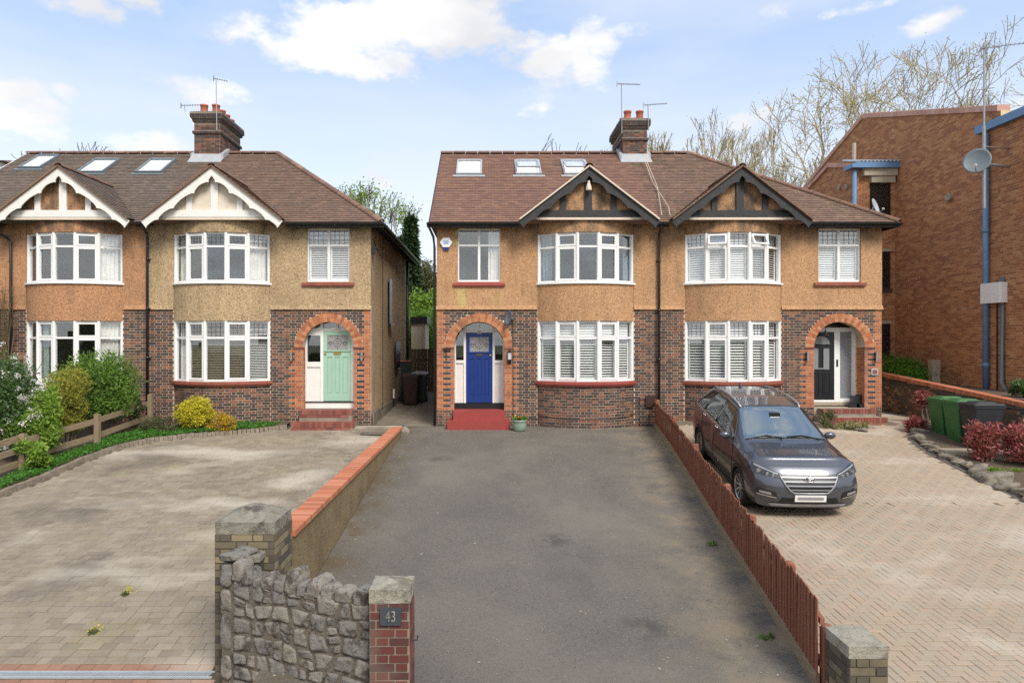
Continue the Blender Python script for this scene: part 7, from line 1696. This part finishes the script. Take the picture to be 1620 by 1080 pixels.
# front cap
for s in (1, -1):
    rings = [[(CS(0, t)[0] * f, .55 + (CS(0, t)[1] - .55) * f) for t in TS] for f in (1, .8, .6, .4, .2, .001)]
    for a, b in zip(rings, rings[1:]):
        for k in range(len(TS) - 1):
            P4 = [defo(0, s * p[0], p[1]) for p in (a[k], a[k + 1], b[k + 1], b[k])]; q.poly(P4 if s < 0 else P4[::-1], .5)
    rings = [[(CS(4.475, t)[0] * f, .55 + (CS(4.475, t)[1] - .55) * f) for t in TS] for f in (1, .5, .001)]
    for a, b in zip(rings, rings[1:]):
        for k in range(len(TS) - 1):
            P4 = [defo(4.475, s * p[0], p[1]) for p in (a[k], a[k + 1], b[k + 1], b[k])]; q.poly(P4 if s > 0 else P4[::-1], .5)
import bmesh
def weld(o):
    bm = bmesh.new(); bm.from_mesh(o.data); bmesh.ops.remove_doubles(bm, verts=bm.verts, dist=.0006); bm.to_mesh(o.data); bm.free(); o.data.polygons.foreach_set('use_smooth', [True] * len(o.data.polygons)); return o
body = weld(q.build('body', 'car_paint', car)); lowc = weld(cl.build('lower_cladding', 'black_plastic', car))
def cpatch(mb, a0, a1, b0, b1, t0, t1, s, off, nu=14, nv=8):
    for i in range(nu):
        for j in range(nv):
            P4 = []
            for (u, v) in ((i, j), (i + 1, j), (i + 1, j + 1), (i, j + 1)):
                u /= nu; v /= nv; x = (a0 + (a1 - a0) * u) * (1 - v) + (b0 + (b1 - b0) * u) * v; P4.append(CP(x, t0 + (t1 - t0) * v, s, off))
            mb.poly(P4 if s < 0 else P4[::-1], .5)
for s in (1, -1):
    for k, ((a0, a1), (b0, b1)) in enumerate(G_SIDE):
        m_ = MB(); cpatch(m_, a0 - .03, a1 + .03, b0 - .03, b1 + .03, 7.08, 8.88, s, .002); weld(m_.build('side_window', 'car_glass', car))
        tr = MB(); ring = [CP(a0 + (a1 - a0) * u / 10, 7.12, s, .006) for u in range(11)] + [CP(b1 + (b0 - b1) * u / 10, 8.84, s, .006) for u in range(11)]; tr.tube(ring + [ring[0]], .012, 5, cap=False); tr.build('window_trim', 'black_plastic', car)
    tr = MB(); tr.tube([CP(1.25 + 2.75 * u / 20, 7.02, s, .006) for u in range(21)], .009, 5); tr.build('waist_trim', 'chrome', car)
    for i, x in enumerate((1.30, 2.54, 3.40)):
        tr = MB(); tr.tube([CP(x + (.10 * max(0, (2.9 + .1 * k) - 5) / 4 if i == 0 else 0) + (-.16 * max(0, 1 - abs((2.9 + .1 * k) - 3) / 1.6) if i == 2 else 0), 2.9 + .1 * k, s, .0008) for k in range(41)], .0045, 4); tr.build('door_gap', 'void_black', car)
    for x in (2.32, 3.18):
        tr = MB(); c = CP(x, 6.1, s, .028); tr.tube([c + Vector((.09, 0, -.004)), c + Vector((.04, s * .008, 0)), c + Vector((-.04, s * .008, .002)), c + Vector((-.09, 0, .004))], .014, 6); tr.build('door_handle', 'chrome', car, True)
    # roof rails
    tr = MB(); pts_ = [CP(1.98 + 1.9 * u / 16, 9.25, s, .045 if 0 < u < 16 else .0) for u in range(17)]; tr.tube(pts_, .018, 8); tr.build('roof_rail', 'alloy_trim', car, True)
    # sill cladding / door lower strip
    tr = MB(); tr.tube([CP(1.4 + 1.7 * u / 10, 3.0, s, .002) for u in range(11)], .014, 5); tr.build('door_cladding', 'black_plastic', car)
    # arch cladding rings, wheel wells, wheels
    for wx in WX:
        tr = MB(); n = 28; A0 = R(-22); A1 = R(202)
        for k in range(n):
            aa_, ab_ = A0 + (A1 - A0) * k / n, A0 + (A1 - A0) * (k + 1) / n
            def rp(r_, a_, o_):
                x_, z_ = wx - r_ * math.cos(a_), .345 + r_ * math.sin(a_)
                # find t on surface with this z
                lo, hi = 1.8, 6.6
                for _ in range(18):
                    m_ = (lo + hi) / 2
                    if CS(x_, m_)[1] < z_: lo = m_
                    else: hi = m_
                p_ = CP(x_, lo, s, 0); p_.y = s * (abs(p_.y) + o_); return p_
            a, b, c, d_ = rp(.355, aa_, .012), rp(.355, ab_, .012), rp(.43, ab_, .006), rp(.43, aa_, .006)
            tr.poly([a, b, c, d_], .5); a2, b2 = a.copy(), b.copy(); a2.y -= s * .05; b2.y -= s * .05; tr.poly([a, b, b2, a2], .5)
            c2, d2 = c.copy(), d_.copy(); c2.y -= s * .012; d2.y -= s * .012; tr.poly([d_, c, c2, d2], .5)
        tr.build('arch_cladding', 'black_plastic', car)
        tr = MB(); n = 20
        for k in range(n):
            a0_, a1_ = R(-30) + R(240) * k / n, R(-30) + R(240) * (k + 1) / n
            tr.poly([(.89 - wx + .39 * math.cos(a0_), s * .90, .345 + .39 * math.sin(a0_)), (.89 - wx + .39 * math.cos(a1_), s * .90, .345 + .39 * math.sin(a1_)), (.89 - wx + .39 * math.cos(a1_), s * .5, .345 + .39 * math.sin(a1_)), (.89 - wx + .39 * math.cos(a0_), s * .5, .345 + .39 * math.sin(a0_))], .5)
        tr.poly([(.89 - wx + .39 * math.cos(R(18 * k)), s * .55, .345 + .39 * math.sin(R(18 * k))) for k in range(20)], .5); tr.build('wheel_well', 'void_black', car)
        w_ = MB(); cxw = .89 - wx; w_.lathe((cxw, s * .80, .345), [(.235, -.10 * s), (.24, .10 * s), (.255, .112 * s), (.32, .108 * s), (.342, .085 * s), (.345, .0), (.342, -.085 * s), (.30, -.11 * s), (.235, -.10 * s)], 36, 'y'); Wh = w_.build('wheel', 'tyre', car, True)
        rm = MB(); rm.lathe((cxw, s * .80, .345), [(.24, .10 * s), (.232, .104 * s), (.222, .09 * s), (.215, .0)], 36, 'y'); rm.lathe((cxw, s * .80, .345), [(.0, .075 * s), (.035, .075 * s), (.05, .06 * s)], 14, 'y')
        for k in range(10):
            a = 2 * math.pi * (k // 2) / 5 + (.20 if k % 2 else -.20) + .3; a2 = a + (.10 if k % 2 else -.10)
            u0, u1 = Vector((math.cos(a), 0, math.sin(a))), Vector((math.cos(a2), 0, math.sin(a2))); n0 = Vector((-math.sin(a), 0, math.cos(a))); c = Vector((cxw, 0, .345)); yo = Vector((0, s * .865, 0)); yi = Vector((0, s * .84, 0))
            rm.hexa([c + u0 * .03 - n0 * .012 + yi, c + u0 * .03 + n0 * .012 + yi, c + u0 * .03 + n0 * .012 + yo, c + u0 * .03 - n0 * .012 + yo, c + u1 * .226 - n0 * .019 + yi, c + u1 * .226 + n0 * .019 + yi, c + u1 * .226 + n0 * .019 + yo * 1.025, c + u1 * .226 - n0 * .019 + yo * 1.025])
        rm.build('rim', 'rim', Wh)
        dk_ = MB(); dk_.lathe((cxw, s * .80, .345), [(.0, .0), (.225, .0)], 24, 'y'); dk_.build('brake_disc', 'grille_black', Wh)
    # mirrors
    mi = MB(); c = Vector((.89 - 1.55, s * .985, 1.115))
    mi.lathe((0, 0, 0), [(.0, -.07)] + [(.085 * math.sin(math.pi * k / 8) ** .7, -.07 * math.cos(math.pi * k / 8)) for k in range(1, 8)] + [(.0, .07)], 14, 'x'); mi.v = [tuple(c + Vector((v[0] * .9, v[1] * 1.25, v[2] * .85))) for v in mi.v]; mo_ = mi.build('door_mirror', 'car_paint', car, True)
    mi = MB(); mi.tube([CP(1.5, 7.2, s), c + Vector((0, -s * .05, -.05))], .022, 6); mi.build('mirror_arm', 'black_plastic', mo_)
    # lamps on the nose
    def fas(mb, poly, off, s=s, n=1):
        mb.poly([defo(0, s * y, z) + Vector((off, 0, 0)) for y, z in (poly if s > 0 else poly[::-1])], .5)
    def strip(mb, lo, hi, off, n=10, x0=0.):
        for k in range(n):
            f0, f1 = k / n, (k + 1) / n
            L_ = lambda P_, f: (P_[0][0] + (P_[1][0] - P_[0][0]) * f, P_[0][1] + (P_[1][1] - P_[0][1]) * f)
            pl = [L_(lo, f0), L_(lo, f1), L_(hi, f1), L_(hi, f0)]
            mb.poly([defo(x0, s * y, z) + Vector((off, s * off * .6, off * .3)) for y, z in (pl if s > 0 else pl[::-1])], .5)
    h1 = MB(); strip(h1, ((.47, .785), (.885, .835)), ((.47, .855), (.87, .985)), .008); hl = h1.build('headlight', 'grille_black', car)
    h1 = MB(); strip(h1, ((.50, .835), (.84, .935)), ((.50, .848), (.838, .965)), .012); h1.build('daytime_lamp', 'alloy_trim', hl)
    for y_, z_, r_ in ((.58, .815, .032), (.67, .83, .034), (.78, .865, .05)):
        h1 = MB(); p_ = defo(0, s * y_, z_) + Vector((.004, 0, 0)); h1.lathe(p_, [(r_ * .7, .012), (r_, .008), (r_, 0)], 14, 'x'); h1.lathe(p_, [(0, .016), (r_ * .6, .012)], 12, 'x'); h1.build('lamp_lens', 'chrome', hl)
    h1 = MB(); strip(h1, ((.47, .782), (.888, .831)), ((.47, .858), (.873, .99)), .024); h1.build('lens_cover', 'lamp_glass', hl)
    h1 = MB(); strip(h1, ((.52, .42), (.86, .47)), ((.55, .55), (.84, .60)), .008); fg = h1.build('fog_lamp_surround', 'black_plastic', car)
    h1 = MB(); strip(h1, ((.54, .425), (.84, .475)), ((.54, .445), (.845, .495)), .016); h1.build('led_strip', 'chrome', fg)
    h1 = MB(); strip(h1, ((.62, .485), (.80, .515)), ((.63, .545), (.80, .565)), .016); h1.build('fog_lamp', 'alloy_trim', fg)
    tl_ = MB(); cpatch(tl_, 4.22, 4.44, 4.24, 4.40, 5.6, 6.9, s, .006, 6, 4); tl_.build('tail_lamp', 'lamp_red', car)
def fpatch(name, mat, rows, off, parent, n=16):
    """rows: list of (z, halfwidth)"""
    m_ = MB()
    for (z0_, h0_), (z1_, h1_) in zip(rows, rows[1:]):
        for k in range(n):
            f0, f1 = -1 + 2 * k / n, -1 + 2 * (k + 1) / n
            m_.poly([defo(0, h0_ * f0, z0_) + Vector((off, 0, 0)), defo(0, h0_ * f1, z0_) + Vector((off, 0, 0)), defo(0, h1_ * f1, z1_) + Vector((off, 0, 0)), defo(0, h1_ * f0, z1_) + Vector((off, 0, 0))], .5)
    return m_.build(name, mat, parent)
gr = fpatch('grille', 'grille_black', [(.575, .30), (.61, .345), (.68, .40), (.75, .455), (.815, .475), (.845, .44)], .006, car)
for z_, h_ in ((.615, .33), (.68, .385), (.745, .435), (.81, .46)): fpatch('grille_slat', 'slat_trim', [(z_ - .011, h_), (z_ + .011, h_ + .005)], .022, gr); m_ = MB()
m_ = MB(); m_.tube([defo(0, y_, z_) + Vector((.016, 0, 0)) for y_, z_ in ((-.485, .845), (-.47, .80), (-.40, .675), (-.33, .595), (-.28, .560), (0, .556), (.28, .560), (.33, .595), (.40, .675), (.47, .80), (.485, .845))], .014, 6); m_.build('grille_surround', 'slat_trim', gr, True)
m_ = MB(); c = defo(0, 0, .785) + Vector((.045, 0, 0)); el_ = [c + Vector((0, .088 * math.cos(R(15 * k)), .045 * math.sin(R(15 * k)))) for k in range(25)]; m_.tube(el_, .0075, 6, cap=False)
for sg_ in (-1, 1): m_.tube([c + Vector((0, -sg_ * .038 - .010 * 1, -.034)), c + Vector((.004, -sg_ * .030, 0)), c + Vector((0, -sg_ * .038 + .012, .034))], .009, 6)
m_.tube([c + Vector((.004, -.030, -.008)), c + Vector((.006, 0, 0)), c + Vector((.004, .030, .008))], .008, 6); m_.build('emblem', 'chrome', gr, True)
fpatch('lower_grille', 'grille_black', [(.335, .50), (.44, .46)], .006, car); fpatch('skid_trim', 'alloy_trim', [(.235, .60), (.275, .66), (.30, .60)], .014, car)
m_ = MB(); px_ = defo(0, 0, .46).x + .03; m_.box(px_ - .02, px_, -.26, .26, .415, .525); pl_ = m_.build('number_plate', 'plate_white', car)
m_ = MB(); pr_ = [(px_ + .001, -.195, .445), (px_ + .001, .195, .445)] + [(px_ + .001, .195 + .026 * math.sin(R(30 * k)), .471 - .026 * math.cos(R(30 * k))) for k in range(1, 6)] + [(px_ + .001, .195, .497), (px_ + .001, -.195, .497)] + [(px_ + .001, -.195 - .026 * math.sin(R(30 * k)), .471 + .026 * math.cos(R(30 * k))) for k in range(1, 6)]
m_.prism(pr_, (.002, 0, 0)); m_.build('blurred_registration', 'plate_grey', pl_)
# windscreen
m_ = MB()
for s in (1, -1): cpatch(m_, 1.17, 1.96, 1.17, 1.96, 8.98, 11, s, .002, 12, 8)
weld(m_.build('windscreen', 'windscreen_glass', car))
m_ = MB()
for s in (1, -1): cpatch(m_, 3.98, 4.3, 3.98, 4.3, 9.15, 11, s, .002, 6, 8)
weld(m_.build('rear_window', 'car_glass', car))
m_ = MB(); m_.tube([CP(1.185, 9.0 + 2 * k / 10, 1, .004) for k in range(11)] + [CP(1.185, 11 - 2 * k / 10, -1, .004) for k in range(11)], .014, 5); m_.build('cowl', 'black_plastic', car)
m_ = MB()
for y0_, y1_ in ((.62, .04), (-.05, -.60)): m_.tube([defo(1.16, y0_, ki(KE, 1.16) + .03 + .02 * (abs(y0_) < .3)), defo(1.24, (y0_ + y1_) / 2, ki(KT, 1.24) + .012), defo(1.20, y1_, ki(KT, 1.2) + .018 - .03 * (abs(y1_) > .3))], .011, 5)
m_.build('wipers', 'black_plastic', car)
m_ = MB(); m_.box(.89 - 1.90, .89 - 1.70, -.09, .09, 1.43, 1.50); m_.build('mirror_housing', 'grille_black', car)
m_ = MB(); m_.poly([(.89 - 3.72, -.012, 1.585), (.89 - 3.72, .012, 1.585), (.89 - 3.88, .012, 1.57), (.89 - 3.88, -.012, 1.57)]); m_.prism([(.89 - 3.66, -.012, 1.58), (.89 - 3.86, -.012, 1.56), (.89 - 3.86, -.012, 1.65), (.89 - 3.80, -.012, 1.66)], (0, .024, 0)); m_.build('fin_antenna', 'car_paint', car)
m_ = MB()
for y_ in (-.38, .38): m_.box(.89 - 2.5, .89 - 2.0, y_ - .24, y_ + .24, .35, .75); m_.box(.89 - 2.62, .89 - 2.45, y_ - .22, y_ + .22, .6, 1.25); m_.box(.89 - 2.62, .89 - 2.52, y_ - .12, y_ + .12, 1.25, 1.42)
m_.box(.89 - 3.6, .89 - 3.0, -.65, .65, .35, .8); m_.box(.89 - 3.7, .89 - 3.55, -.65, .65, .6, 1.2); m_.box(.89 - 1.7, .89 - 1.22, -.72, .72, .5, 1.02); m_.box(.89 - 4.2, .89 - 1.2, -.75, .75, .24, .3); m_.build('interior', 'seat', car)
m_ = MB(); c = Vector((.89 - 1.92, -.38, 1.0)); m_.tube([c + Vector((.06 * math.sin(R(20 * k)) * .9, .18 * math.cos(R(20 * k)), .17 * math.sin(R(20 * k)))) for k in range(19)], .016, 6, cap=False); m_.build('steering_wheel', 'seat', car)
